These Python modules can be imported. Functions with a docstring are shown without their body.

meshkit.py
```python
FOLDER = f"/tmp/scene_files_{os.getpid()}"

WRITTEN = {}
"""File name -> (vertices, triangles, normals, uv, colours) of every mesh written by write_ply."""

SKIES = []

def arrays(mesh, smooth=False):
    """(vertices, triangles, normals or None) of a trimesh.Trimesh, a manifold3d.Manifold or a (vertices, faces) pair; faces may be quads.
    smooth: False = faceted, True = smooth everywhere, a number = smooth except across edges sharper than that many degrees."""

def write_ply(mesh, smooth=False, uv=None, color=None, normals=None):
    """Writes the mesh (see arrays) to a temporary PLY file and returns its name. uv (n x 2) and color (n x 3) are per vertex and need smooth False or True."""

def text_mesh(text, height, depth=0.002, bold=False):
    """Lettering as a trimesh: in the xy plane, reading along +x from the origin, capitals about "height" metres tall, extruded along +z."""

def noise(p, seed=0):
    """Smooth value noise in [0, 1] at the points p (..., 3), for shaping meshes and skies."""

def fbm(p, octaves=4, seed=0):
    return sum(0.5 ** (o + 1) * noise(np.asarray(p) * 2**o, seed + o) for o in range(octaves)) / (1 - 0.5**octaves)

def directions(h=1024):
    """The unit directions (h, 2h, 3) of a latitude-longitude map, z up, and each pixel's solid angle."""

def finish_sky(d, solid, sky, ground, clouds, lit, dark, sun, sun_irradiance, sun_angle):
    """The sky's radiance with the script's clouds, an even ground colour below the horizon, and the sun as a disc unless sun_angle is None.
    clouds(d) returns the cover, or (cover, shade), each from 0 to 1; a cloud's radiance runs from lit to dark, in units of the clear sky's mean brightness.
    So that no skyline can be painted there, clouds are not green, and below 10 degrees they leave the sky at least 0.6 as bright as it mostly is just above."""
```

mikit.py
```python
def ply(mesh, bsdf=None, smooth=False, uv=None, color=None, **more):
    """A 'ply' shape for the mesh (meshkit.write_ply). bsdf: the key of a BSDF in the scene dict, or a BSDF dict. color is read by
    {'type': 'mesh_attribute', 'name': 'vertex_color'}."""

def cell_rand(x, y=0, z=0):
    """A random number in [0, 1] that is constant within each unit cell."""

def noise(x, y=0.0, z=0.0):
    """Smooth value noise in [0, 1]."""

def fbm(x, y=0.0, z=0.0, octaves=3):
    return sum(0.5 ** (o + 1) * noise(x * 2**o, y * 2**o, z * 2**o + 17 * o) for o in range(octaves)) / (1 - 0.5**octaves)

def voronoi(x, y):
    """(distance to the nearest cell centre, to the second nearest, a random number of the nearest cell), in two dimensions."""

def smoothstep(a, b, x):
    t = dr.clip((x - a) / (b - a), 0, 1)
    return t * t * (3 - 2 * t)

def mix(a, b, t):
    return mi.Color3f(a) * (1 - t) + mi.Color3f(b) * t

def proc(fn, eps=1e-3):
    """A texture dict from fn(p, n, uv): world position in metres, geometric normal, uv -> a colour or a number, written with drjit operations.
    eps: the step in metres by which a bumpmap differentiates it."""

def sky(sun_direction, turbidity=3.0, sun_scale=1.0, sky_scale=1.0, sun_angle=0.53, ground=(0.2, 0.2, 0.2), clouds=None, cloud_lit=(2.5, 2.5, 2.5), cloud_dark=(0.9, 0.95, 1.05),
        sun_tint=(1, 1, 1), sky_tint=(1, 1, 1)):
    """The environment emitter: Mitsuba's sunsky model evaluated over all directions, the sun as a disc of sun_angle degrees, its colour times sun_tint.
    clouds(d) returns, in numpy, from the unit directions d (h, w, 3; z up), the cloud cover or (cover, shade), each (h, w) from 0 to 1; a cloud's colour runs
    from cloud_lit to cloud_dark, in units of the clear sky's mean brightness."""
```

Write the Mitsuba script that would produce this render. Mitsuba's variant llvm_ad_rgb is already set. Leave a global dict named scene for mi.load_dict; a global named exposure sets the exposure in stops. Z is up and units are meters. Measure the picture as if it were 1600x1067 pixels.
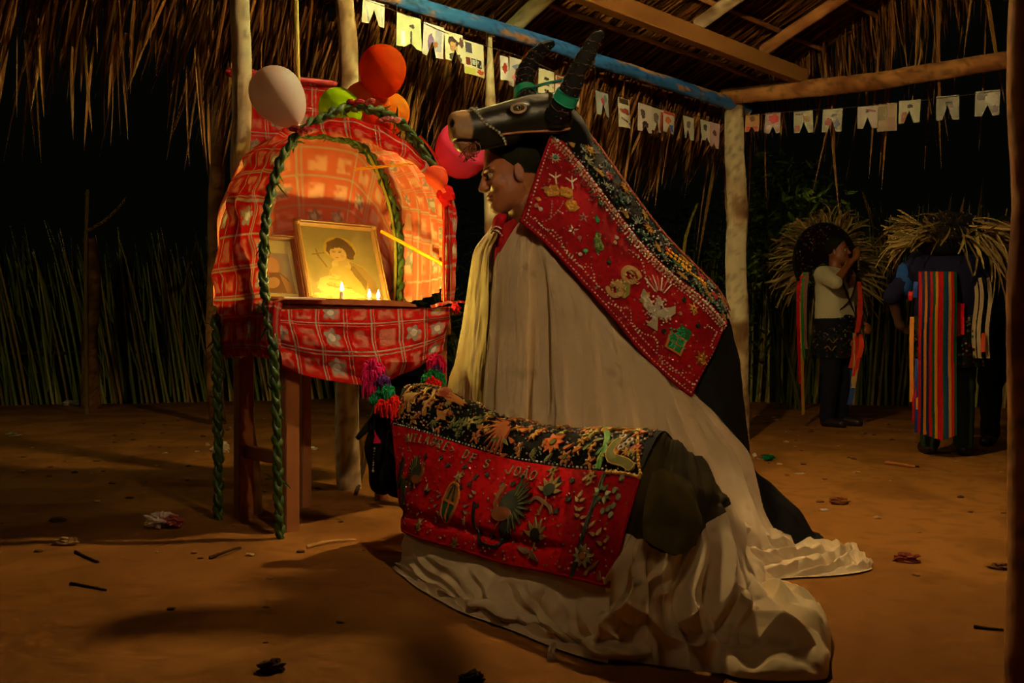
import math, random
import numpy as np, trimesh, mitsuba as mi, drjit as dr, mikit, meshkit
from scipy.interpolate import PchipInterpolator
from shapely.geometry import Polygon, Point, LineString, box as sbox
from shapely import affinity
from shapely.ops import unary_union

scene, labels = {}, {}
T = mi.ScalarTransform4f
F, CZ, HV = 1450.0, 0.75, 533.5          # focal length in pixels of the 1600-pixel frame, camera height, horizon row

# ---------------------------------------------------------------- camera, sky, lamps, exposure
scene['camera'] = {'type': 'perspective', 'fov': 2 * math.degrees(math.atan(800 / F)), 'fov_axis': 'x', 'near_clip': 0.05, 'far_clip': 100.0,
                   'to_world': T().look_at(origin=[0, 0, CZ], target=[0, 1, CZ], up=[0, 0, 1])}
exposure = 0.05
scene['night_sky'] = {'type': 'constant', 'radiance': {'type': 'rgb', 'value': [0.0009, 0.0010, 0.0007]}}
# bare bulbs that hang from the roof above the frame: (position, radius, radiance)
LAMPS = [((0.43, 3.72, 2.62), 0.045, (2700, 1920, 860)),
         ((0.45, 1.45, 2.15), 0.035, (1850, 1300, 660)),
         ((5.40, 7.60, 2.70), 0.050, (60, 36, 16)),
         ((-0.22, 4.52, 2.60), 0.030, (420, 400, 115)),
         ((-4.60, 5.40, 3.00), 0.050, (420, 380, 175))]

# ---------------------------------------------------------------- helpers
def lin(c):
    if isinstance(c, str):
        c = [int(c[i:i + 2], 16) for i in (0, 2, 4)]
    c = np.asarray(c, float) / 255.0
    return np.where(c <= 0.04045, c / 12.92, ((c + 0.055) / 1.055) ** 2.4)

def ll(c):
    return [float(x) for x in lin(c)]

def P(u, v, d):
    return np.array([(u - 800) * d / F, d, CZ - (v - HV) * d / F])
def flv(d):
    return HV + CZ * F / d
def FL(u, v, z=0.0):
    d = (CZ - z) * F / (v - HV)
    return np.array([(u - 800) * d / F, d, z])
def project(p):
    p = np.asarray(p)
    return np.stack([800 + p[..., 0] / p[..., 1] * F, HV - (p[..., 2] - CZ) / p[..., 1] * F], -1)
def unit(v):
    v = np.asarray(v, float)
    return v / np.maximum(np.linalg.norm(v, axis=-1, keepdims=True), 1e-12)

VC = {'type': 'mesh_attribute', 'name': 'vertex_color'}
def two(d):
    return {'type': 'twosided', 'bsdf': d}
def principled(**k):
    return lambda c: two({'type': 'principled', 'base_color': c, **k})
MATS = {
    'm_matte': principled(roughness=0.92, specular=0.15), 'm_satin': principled(roughness=0.45, specular=0.4), 'm_paint': principled(roughness=0.36, specular=0.3), 'm_gloss': principled(roughness=0.2, specular=0.5),
    'm_velvet': principled(roughness=0.85, specular=0.1, sheen=0.12, sheen_tint=1.0), 'm_metal': principled(roughness=0.24, metallic=1.0), 'm_glint': principled(roughness=0.42, metallic=0.45, specular=0.6),
    'm_thin': lambda c: {'type': 'principledthin', 'base_color': c, 'roughness': 0.38, 'diff_trans': 0.55, 'eta': 1.4},
    'm_leaf': lambda c: {'type': 'principledthin', 'base_color': c, 'roughness': 0.6, 'diff_trans': 0.35, 'eta': 1.3},
    'm_balloon': lambda c: {'type': 'principledthin', 'base_color': c, 'roughness': 0.16, 'diff_trans': 0.42, 'eta': 1.5},
    'm_cloth': lambda c: two({'type': 'bumpmap', 'arbitrary': WEAVE, 'scale': 0.0014, 'bsdf': {'type': 'principled', 'base_color': c, 'roughness': 0.9, 'specular': 0.15, 'sheen': 0.2}})}
WEAVE = mikit.proc(lambda p, n, uv: mikit.noise(p.x * 70, p.y * 70, p.z * 70), 2e-3)
def material(name, color=None):
    """The key of the BSDF: with the colours of the mesh's vertices, or with one plain colour (alike colours share one entry)."""
    if color is None:
        key = name
        scene.setdefault(key, MATS[name](VC))
    else:
        q = np.round(np.sqrt(np.clip(color, 0, 1)) * 24) / 24
        key = name + '_' + '_'.join(str(int(x * 24 + .5)) for x in q)
        if key not in scene:
            scene[key] = MATS[name]({'type': 'rgb', 'value': [float(x) for x in np.maximum(q * q, 0.0008)]})
    return key

def tm(mesh):
    if isinstance(mesh, trimesh.Trimesh):
        return mesh
    if hasattr(mesh, 'to_mesh'):
        m = mesh.to_mesh()
        return trimesh.Trimesh(m.vert_properties[:, :3], m.tri_verts, process=False)
    v, f = np.asarray(mesh[0], float), np.asarray(mesh[1], int)
    if f.shape[1] == 4:
        f = np.vstack([f[:, [0, 1, 2]], f[:, [0, 2, 3]]])
    return trimesh.Trimesh(v, f, process=False)

def cat(meshes):
    vs, fs, n = [], [], 0
    for m in meshes:
        m = tm(m)
        vs.append(m.vertices); fs.append(m.faces + n); n += len(m.vertices)
    return np.vstack(vs), np.vstack(fs)

def numbered(key, have):
    if key not in have:
        return key
    i = 1
    while f'{key}_{i:03d}' in have:
        i += 1
    return f'{key}_{i:03d}'

USED = set()
def thing(name, label, category, group=None):
    key = numbered(name, USED); USED.add(key)
    labels[key] = {'label': label, 'category': category}
    if group:
        labels[key]['group'] = group
    return key
def struct(name, label=None):
    USED.add(name)
    labels[name] = {'kind': 'structure'}
    if label:
        labels[name]['label'] = label
    return name

NEXT = {}
def add(key, mesh, color='888888', bsdf='m_matte', smooth=False, label=None, kind=None, own=False):
    """One entry. A part's key is numbered if taken; own=True keeps the key as it is."""
    if not own:
        n = NEXT.get(key, 0); NEXT[key] = n + 1
        key = f'{key}_{n:03d}' if n else key
    m = tm(mesh)
    if bsdf in NOVC:
        scene[key] = mikit.ply(m, bsdf, smooth=smooth)
    elif isinstance(color, np.ndarray) and color.ndim == 2:
        scene[key] = mikit.ply(m, material(bsdf), smooth=smooth, color=color)
    else:
        scene[key] = mikit.ply(m, material(bsdf, lin(color) if isinstance(color, (str, tuple, list)) else color), smooth=smooth)
    if label or kind:
        labels[key] = {**({'label': label} if label else {}), **({'kind': kind} if kind else {})}
    return key
NOVC = set()

def frames(pts):
    t = unit(np.gradient(pts, axis=0))
    up = np.array([0, 0, 1.0]) if abs(t[0][2]) < 0.9 else np.array([1.0, 0, 0])
    n = unit(np.cross(t[0], up)); N = [n]
    for i in range(1, len(pts)):
        n = n - t[i] * np.dot(n, t[i]); n = unit(n); N.append(n)
    N = np.array(N)
    return t, N, np.cross(t, N)

def smoothpath(pts, n=40):
    pts = np.asarray(pts, float)
    s = np.concatenate([[0], np.cumsum(np.linalg.norm(np.diff(pts, axis=0), axis=1))])
    return PchipInterpolator(s, pts)(np.linspace(0, s[-1], n))

def tube(pts, r, n=8, flat=1.0, jitter=0.0, seed=0):
    pts = np.asarray(pts, float); k = len(pts)
    r = np.broadcast_to(np.asarray(r, float), (k,)) if np.ndim(r) < 2 else r
    t, N, B = frames(pts)
    a = np.arange(n) * 2 * np.pi / n
    rr = np.tile(r[:, None], (1, n))
    if jitter:
        rr = rr * (1 + jitter * (np.random.RandomState(seed).rand(k, n) - 0.5) * 2)
    V = pts[:, None] + N[:, None] * (np.cos(a)[None, :, None] * rr[..., None]) + B[:, None] * (np.sin(a)[None, :, None] * rr[..., None] * flat)
    V = np.vstack([V.reshape(-1, 3), pts[:1], pts[-1:]])
    i = np.arange(k - 1)[:, None] * n; j = np.arange(n)[None]; j2 = (j + 1) % n
    q = np.stack([i + j, i + n + j, i + n + j2, i + j2], -1).reshape(-1, 4)
    f = np.vstack([q[:, [0, 2, 1]], q[:, [0, 3, 2]]])
    c0 = np.stack([np.full(n, k * n), np.arange(n), (np.arange(n) + 1) % n], 1)
    c1 = np.stack([np.full(n, k * n + 1), (k - 1) * n + (np.arange(n) + 1) % n, (k - 1) * n + np.arange(n)], 1)
    f = np.vstack([f, c0, c1])
    return V, f

def lathe(c, axis, z, r, n=40):
    """A profile (z along the axis, r from it) turned about the axis."""
    ax = unit(axis); N = unit(np.cross(ax, [0.3, 0.9, 0.2])); B = np.cross(ax, N)
    a = np.arange(n) * 2 * np.pi / n
    V = np.concatenate([np.asarray(c) + ax * zz + rr * (np.cos(a)[:, None] * N + np.sin(a)[:, None] * B) for zz, rr in zip(z, r)])
    i = np.arange(len(z) - 1)[:, None] * n; j = np.arange(n)[None]; j2 = (j + 1) % n
    q = np.stack([i + j, i + j2, i + n + j2, i + n + j], -1).reshape(-1, 4)
    return V, np.vstack([q[:, [0, 1, 2]], q[:, [0, 2, 3]]])

def beam(p0, p1, w, h, up=(0, 0, 1), bev=0.004, seg=1):
    p0, p1 = np.asarray(p0, float), np.asarray(p1, float)
    t = unit(p1 - p0); s = unit(np.cross(t, up)); u = np.cross(s, t)
    prof = np.array([(-w/2+bev, -h/2), (w/2-bev, -h/2), (w/2, -h/2+bev), (w/2, h/2-bev), (w/2-bev, h/2), (-w/2+bev, h/2), (-w/2, h/2-bev), (-w/2, -h/2+bev)])
    n = 8; V = []
    for k in range(seg + 1):
        c = p0 + (p1 - p0) * k / seg
        V += [c + s * a + u * b for a, b in prof]
    V = np.array(V)
    f = []
    for k in range(seg):
        for j in range(n):
            a, b = k * n + j, k * n + (j + 1) % n
            f += [(a, b, b + n), (a, b + n, a + n)]
    for j in range(1, n - 1):
        f += [(0, j + 1, j), (seg * n, seg * n + j, seg * n + j + 1)]
    return V, np.array(f)[:, [0, 2, 1]]

def gridfaces(nv, nu):
    i, j = np.meshgrid(np.arange(nv - 1), np.arange(nu - 1), indexing='ij')
    a = i * nu + j
    q = np.stack([a, a + 1, a + nu + 1, a + nu], -1).reshape(-1, 4)
    return np.vstack([q[:, [0, 1, 2]], q[:, [0, 2, 3]]])

class Patch:
    """A smooth surface through a net of control points (rows, columns, 3), sampled on a grid; t runs down the rows, s along the columns."""
    def __init__(self, ctrl, nt=60, ns=80, tk=None, sk=None, flip=False):
        c = np.asarray(ctrl, float)
        R, C = c.shape[:2]
        tk = np.linspace(0, 1, R) if tk is None else np.asarray(tk); sk = np.linspace(0, 1, C) if sk is None else np.asarray(sk)
        self.t, self.s = np.linspace(0, 1, nt), np.linspace(0, 1, ns)
        g = PchipInterpolator(tk, c, axis=0)(self.t)
        self.P = PchipInterpolator(sk, g, axis=1)(self.s)
        self.flip = flip
        self.normals()
    def normals(self):
        du = np.gradient(self.P, axis=1); dv = np.gradient(self.P, axis=0)
        n = unit(np.cross(du, dv))
        self.N = -n if self.flip else n
        self.px = project(self.P)
    def push(self, amount):
        self.P = self.P + self.N * np.asarray(amount)[..., None]
        self.normals()
        return self
    def grid(self):
        return np.meshgrid(self.s, self.t)
    def at(self, s, t, off=0.0):
        ns, nt = len(self.s), len(self.t)
        x = np.clip(np.asarray(s, float), 0, 1) * (ns - 1); y = np.clip(np.asarray(t, float), 0, 1) * (nt - 1)
        i = np.minimum(y.astype(int), nt - 2); j = np.minimum(x.astype(int), ns - 2)
        a, b = (y - i)[..., None], (x - j)[..., None]
        def bil(G):
            return (G[i, j] * (1-a) * (1-b) + G[i, j+1] * (1-a) * b + G[i+1, j] * a * (1-b) + G[i+1, j+1] * a * b)
        return bil(self.P) + unit(bil(self.N)) * np.asarray(off)[..., None]
    def find(self, u, v):
        d = ((self.px - np.array([u, v])) ** 2).sum(-1)
        i, j = np.unravel_index(np.argmin(d), d.shape)
        return self.s[j], self.t[i]
    def scale(self, s, t):
        e = 0.01
        s, t = np.clip(s, e, 1 - e), np.clip(t, e, 1 - e)
        return (np.linalg.norm(self.at(s + e, t) - self.at(s - e, t)) / (2 * e), np.linalg.norm(self.at(s, t + e) - self.at(s, t - e)) / (2 * e))
    def mesh(self, rows=None, cols=None):
        G = self.P[slice(*rows) if rows else slice(None), slice(*cols) if cols else slice(None)]
        f = gridfaces(*G.shape[:2])
        return G.reshape(-1, 3), (f if not self.flip else f[:, ::-1])

def sdf_mesh(fn, lo, hi, h):
    """Surface nets of fn(points (n, 3)) = 0 on a grid of step h."""
    lo, hi = np.asarray(lo, float), np.asarray(hi, float)
    n = np.maximum(np.ceil((hi - lo) / h).astype(int) + 1, 4)
    ax = [lo[k] + np.arange(n[k]) * h for k in range(3)]
    G = np.stack(np.meshgrid(*ax, indexing='ij'), -1)
    K = 4                                                  # look coarsely first, then only near the surface
    m = -(-n // K)
    Cc = np.stack(np.meshgrid(*[lo[k] + (np.arange(m[k]) * K + (K - 1) / 2) * h for k in range(3)], indexing='ij'), -1)
    Dc = fn(Cc.reshape(-1, 3)).reshape(m)
    D = np.repeat(np.repeat(np.repeat(Dc, K, 0), K, 1), K, 2)[:n[0], :n[1], :n[2]].copy()
    near_ = np.abs(D) < K * h * 1.9
    D[near_] = fn(G[near_])
    ins = D < 0
    corners = [(a, b, c) for a in (0, 1) for b in (0, 1) for c in (0, 1)]
    def sl(a, b, c):
        return (slice(a, n[0] - 1 + a), slice(b, n[1] - 1 + b), slice(c, n[2] - 1 + c))
    cnt = sum(ins[sl(*c)].astype(int) for c in corners)
    act = (cnt > 0) & (cnt < 8)
    idx = -np.ones(act.shape, int); cells = np.argwhere(act); idx[act] = np.arange(len(cells))
    acc, num = np.zeros((len(cells), 3)), np.zeros(len(cells))
    edges = [(p, q) for i, p in enumerate(corners) for q in corners[i + 1:] if sum(abs(x - y) for x, y in zip(p, q)) == 1]
    for p, q in edges:
        ip = cells + p; iq = cells + q
        dp, dq = D[tuple(ip.T)], D[tuple(iq.T)]
        cross = (dp < 0) != (dq < 0)
        w = np.where(cross, dp / np.where(cross, dp - dq, 1), 0)
        acc += np.where(cross[:, None], ip + (iq - ip) * w[:, None], 0); num += cross
    V = lo + acc / num[:, None] * h
    faces = []
    for k in range(3):
        a, b = [(1, 2), (2, 0), (0, 1)][k]
        e = np.zeros(3, int); e[k] = 1
        s0 = [slice(1, n[m] - 1) for m in range(3)]; s0[k] = slice(0, n[k] - 1)
        s1 = list(s0); s1[k] = slice(1, n[k])
        A, B = ins[tuple(s0)], ins[tuple(s1)]
        for sign in (0, 1):
            w = np.argwhere(A & ~B if sign == 0 else ~A & B)
            if not len(w):
                continue
            base = w + [s.start for s in s0]
            ea = np.zeros(3, int); ea[a] = 1; eb = np.zeros(3, int); eb[b] = 1
            q = [idx[tuple((base - x).T)] for x in (ea + eb, eb, 0 * ea, ea)]
            q = np.stack(q, 1)
            faces.append(q if sign == 0 else q[:, ::-1])
    return V, np.vstack(faces)

def s_round(p, a, b, ra, rb):
    a, b = np.asarray(a, float), np.asarray(b, float)
    ab = b - a
    h = np.clip(((p - a) @ ab) / (ab @ ab), 0, 1)
    return np.linalg.norm(p - a - h[:, None] * ab, axis=1) - (ra + (rb - ra) * h)
def s_ell(p, c, r, R=None):
    q = p - np.asarray(c)
    if R is not None:
        q = q @ np.asarray(R)          # columns of R are the axes
    r = np.asarray(r, float)
    k0 = np.linalg.norm(q / r, axis=1); k1 = np.linalg.norm(q / (r * r), axis=1)
    return k0 * (k0 - 1) / np.maximum(k1, 1e-9)
def smin(a, b, k):
    h = np.clip(0.5 + 0.5 * (b - a) / k, 0, 1)
    return b + (a - b) * h - k * h * (1 - h)
def smax(a, b, k):
    return -smin(-a, -b, k)

def vnormals(V, F_):
    F_ = np.asarray(F_)
    if F_.shape[1] == 4:
        F_ = np.vstack([F_[:, [0, 1, 2]], F_[:, [0, 2, 3]]])
    n = np.zeros_like(V); fn = np.cross(V[F_[:, 1]] - V[F_[:, 0]], V[F_[:, 2]] - V[F_[:, 0]])
    for k in range(3):
        np.add.at(n, F_[:, k], fn)
    return unit(n)

def blade(p0, direction, length, width, bend=0.0, twist=0.0, rng=random, segs=4, side=None, fold=0.25):
    """A palm leaf strip: a tapering, slightly folded blade that droops."""
    d = unit(direction)
    side = unit(np.cross(d, side if side is not None else [rng.uniform(-1, 1), rng.uniform(-1, 1), 0.2]))
    nrm = np.cross(side, d)
    V = []
    for i in range(segs + 1):
        x = i / segs
        w = width * (0.55 + 1.2 * x - 1.6 * x * x) if i < segs else width * 0.05
        a = twist * x
        sd = side * math.cos(a) + nrm * math.sin(a)
        c = p0 + d * (length * x) + nrm * (bend * x * x) + np.array([0, 0, -abs(bend) * 0.5 * x * x])
        V += [c - sd * w / 2, c + nrm * (w * fold), c + sd * w / 2]
    f = []
    for i in range(segs):
        for k in range(2):
            a = i * 3 + k
            f += [(a, a + 1, a + 4), (a, a + 4, a + 3)]
    return np.array(V), np.array(f)

class Heap:
    """Pieces that end up in one mesh, each with its own plain colour."""
    def __init__(self): self.v, self.f, self.c, self.n = [], [], [], 0
    def put(self, mesh, color):
        m = tm(mesh)
        self.v.append(np.asarray(m.vertices)); self.f.append(np.asarray(m.faces) + self.n); self.n += len(m.vertices)
        c = lin(color) if not isinstance(color, np.ndarray) else color
        self.c.append(np.tile(c, (len(m.vertices), 1)) if c.ndim == 1 else c)
    def done(self, key, bsdf='m_matte', smooth=False, **k):
        return add(key, (np.vstack(self.v), np.vstack(self.f)), np.vstack(self.c), bsdf, smooth, **k)
def vary(hexes, rng, amount=0.25):
    return lin(rng.choice(hexes)) * (1 + amount * rng.choice((-1, -0.3, 0.3, 1)))

# ---------------------------------------------------------------- floor of trodden earth
def floor_color(p, n, uv):
    a = mikit.fbm(p.x * 2.6, p.y * 2.6, 0.0, 2)
    b = mikit.noise(p.x * 17 + 5, p.y * 17 + 9 * a)
    col = mikit.mix(ll('6a4118'), ll('7b4e1f'), mikit.smoothstep(0.35, 0.65, a))
    return mikit.mix(col, ll('573412'), mikit.smoothstep(0.5, 0.9, b) * 0.35)
scene['m_floor'] = two({'type': 'bumpmap', 'arbitrary': mikit.proc(lambda p, n, uv: mikit.noise(p.x * 22, p.y * 22) + 0.4 * mikit.noise(p.x * 90, p.y * 90), 3e-3), 'scale': 0.009,
                        'bsdf': {'type': 'principled', 'base_color': mikit.proc(floor_color), 'roughness': 0.95, 'specular': 0.12}})
NOVC.add('m_floor')
def ground_z(x, y):
    p = np.stack([np.asarray(x, float), np.asarray(y, float), 0 * np.asarray(x, float)], -1)
    return (meshkit.fbm(p * 1.1 + 31, 3, seed=3) - 0.5) * 0.016 + (meshkit.noise(p * 7.0, seed=9) - 0.5) * 0.008
struct('floor', 'trodden brown earth floor scattered with litter')
gy = np.concatenate([np.linspace(0.2, 7, 260), np.linspace(7.06, 20, 90)]); gx = np.concatenate([np.linspace(-14, -4.05, 50), np.linspace(-4, 4, 260), np.linspace(4.05, 14, 50)])
GX, GY = np.meshgrid(gx, gy)
add('floor', (np.stack([GX, GY, ground_z(GX, GY)], -1).reshape(-1, 3), gridfaces(len(gy), len(gx))), bsdf='m_floor', smooth=True, own=True)

# ---------------------------------------------------------------- bark with lichen, painted pole: colours per vertex
def ss(a, b, x):
    t = np.clip((x - a) / (b - a), 0, 1)
    return (t * t * (3 - 2 * t))[..., None]
def nmix(a, b, t):
    return a * (1 - t) + b * t
def bark_color(p):
    a = meshkit.fbm(p * [9, 9, 5], 3); b = meshkit.fbm(p * [38, 38, 22], 3); c = meshkit.fbm(p * [5, 5, 2.6] + 3, 3)
    col = nmix(lin('6a4c30'), lin('a88f6a'), ss(0.35, 0.6, a))
    col = nmix(col, lin('cdbf98'), ss(0.45, 0.6, c))
    return nmix(col, lin('5a4329'), ss(0.50, 0.72, b) * 0.55)
def brown_color(p):
    a = meshkit.fbm(p * 5, 3); b = meshkit.fbm(p * 30, 2)
    return nmix(nmix(lin('6e4022'), lin('9c6c3c'), ss(0.35, 0.65, a)), lin('452813'), ss(0.5, 0.75, b) * 0.7)
def blue_color(p):
    a = meshkit.fbm(p * [6, 6, 20], 3); b = meshkit.fbm(p * [25, 25, 40], 2)
    col = nmix(nmix(lin('1e4b86'), lin('2f6ba8'), a[..., None]), lin('9c7346'), ss(0.6, 0.64, a))
    return nmix(col, lin('24304a'), ss(0.58, 0.7, b) * 0.7)
WOOD = {'m_bark': bark_color, 'm_brown': brown_color, 'm_blue': blue_color}

A_DIR, N_IN = np.array([0.725, 0.688, 0]), np.array([0.688, -0.725, 0])
CORNER = np.array([1.71, 7.09, 0])
def roof(p, q, z=0.0):
    """Point of the roof plane: p along the eave, q towards the ridge; z below it is negative."""
    return CORNER + A_DIR * p + N_IN * q + np.array([0, 0, 2.74 + 0.38 * q + z])

def log(key, pts, r, wood, n=18, wob=0.05, seed=0, m=None, **k):
    pts = np.asarray(pts, float)
    m = m or int(np.clip(np.linalg.norm(pts[-1] - pts[0]) / 0.02, 40, 200))
    pts = smoothpath(pts, m)
    rad = np.broadcast_to(r, (m,)) if np.ndim(r) == 0 else np.interp(np.linspace(0, 1, m), np.linspace(0, 1, len(r)), r)
    s = np.linspace(0, np.linalg.norm(pts[-1] - pts[0]), m)
    pts = pts + np.stack([meshkit.fbm(np.stack([s * 2.2, 0 * s + seed * 7.1 + c, 0 * s], -1), 2) - 0.5 for c in range(3)], -1) * np.array([0.05, 0.03, 0.02]) * np.minimum(1, s / 0.3)[:, None]
    V, f = tube(pts, rad, n)
    c = np.repeat(pts, n, axis=0)
    d = (meshkit.fbm(V[:-2] * [16, 16, 7] + seed, 3) - 0.5) * 2 * wob + (meshkit.fbm(V[:-2] * [60, 60, 25], 2) - 0.5) * wob * 0.8
    V[:-2] = c + (V[:-2] - c) * (1 + d)[:, None]
    return add(key, (V, f), WOOD[wood](V + seed * 1.37), 'm_matte' if wood != 'm_blue' else 'm_satin', True, **k)

k = thing('wooden_post', 'pale lichen-blotched post behind the left side of the altar', 'post')
log(k, [(-1.146, 4.07, -0.06), P(384, 560, 4.07), P(376, 250, 4.07), P(371, 0, 4.07), P(369, -140, 4.07)], [0.048, 0.042, 0.042, 0.042], 'm_bark', seed=1, own=True)
k = thing('wooden_post', 'pale lichen-blotched post behind the balloons and altar', 'post')
log(k, [(-0.825, 4.72, -0.06), P(542, 600, 4.69), P(541, 300, 4.69), P(539, 0, 4.69), P(538, -60, 4.69)], [0.062, 0.057, 0.05, 0.046], 'm_bark', seed=2, own=True)
k = thing('wooden_post', 'bright yellowish post with pointed top under the blue pole', 'post')
log(k, [(-0.11, 5.42, -0.06), P(769, 400, 5.4), P(769, 200, 5.4), P(768, 76, 5.4), P(769, 56, 5.4)], [0.052, 0.05, 0.047, 0.044, 0.012], 'm_bark', seed=3, own=True)
k = thing('wooden_post', 'grey-brown corner post behind the standing bull costume', 'post')
log(k, [(1.73, 7.09, -0.06), P(1152, 450, 7.09), P(1149, 250, 7.09), P(1148, 168, 7.09), P(1147, 150, 7.09)], [0.088, 0.082, 0.078, 0.07], 'm_bark', seed=4, own=True)
k = thing('wooden_post', 'dark red-brown post at the right edge in the foreground', 'post')
log(k, [(1.10, 1.97, -0.06), (1.108, 1.98, 0.7), (1.118, 1.98, 1.3), (1.12, 1.98, 2.6)], [0.05, 0.047, 0.044, 0.044], 'm_brown', seed=5, own=True)
k = thing('wooden_post', 'thin brown leaning post to the left behind the altar', 'post')
log(k, [(-2.66, 8.4, -0.06), (-2.68, 8.4, 1.2), (-2.63, 8.3, 2.4), (-2.55, 8.2, 3.0)], [0.075, 0.07, 0.065], 'm_brown', seed=6, own=True)
k = thing('wooden_post', 'crooked post standing against the dark frond fence at left', 'post')
log(k, [(-4.72, 10.4, -0.06), (-4.72, 10.4, 0.7), (-4.68, 10.4, 1.3), (-4.72, 10.4, 1.9)], [0.11, 0.085, 0.075, 0.07], 'm_brown', seed=7, own=True)

k = thing('blue_pole', 'blue-painted pole with worn patches running along the eave', 'pole')
log(k, [CORNER + A_DIR * s + np.array([0, 0, z]) for s, z in ((-5.6, 2.56), (-3.4, 2.555), (-2.3, 2.56), (-1.0, 2.56), (0.15, 2.55))], [0.045, 0.043, 0.042, 0.05], 'm_blue', seed=8, wob=0.03, own=True)
k = thing('roof_plank', 'squared timber running under the roof parallel to the blue pole', 'beam')
add(k, beam(CORNER + A_DIR * -5.5 + N_IN * 0.51 + [0, 0, 2.68], CORNER + A_DIR * 0.10 + N_IN * 0.51 + [0, 0, 2.68], 0.07, 0.11, seg=6), '8a5c34', smooth=30, own=True)
k = thing('cross_pole', 'brown pole running right from the corner post above the bunting', 'pole')
log(k, [P(1128, 152, 7.05), P(1250, 140, 6.75), P(1400, 122, 6.4), P(1597, 90, 5.95), P(1720, 70, 5.7)], [0.06, 0.065, 0.06, 0.055], 'm_brown', seed=9, own=True)

# ---------------------------------------------------------------- roof
struct('ceiling', 'palm-thatched shelter roof seen from below')
R = random.Random(5)
q0, q1, p0, p1 = -0.5, 4.6, -7.5, 0.42
add('ceiling__thatch_top', ([roof(p0, q0, 0.07), roof(p1, q0, 0.07), roof(p1, q1, 0.07), roof(p0, q1, 0.07), roof(p0, q0, 0.16), roof(p1, q0, 0.16), roof(p1, q1, 0.16), roof(p0, q1, 0.16)],
    [(0, 1, 2, 3), (7, 6, 5, 4), (0, 4, 5, 1), (1, 5, 6, 2), (2, 6, 7, 3), (3, 7, 4, 0)]), '4a3018')
rid = roof(0, q1)
h = Heap()
SL = unit(N_IN + np.array([0, 0, 0.38]))
THATCH = ['6e4620', '563418', '7c522a', '432812', '603c1c']
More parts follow.
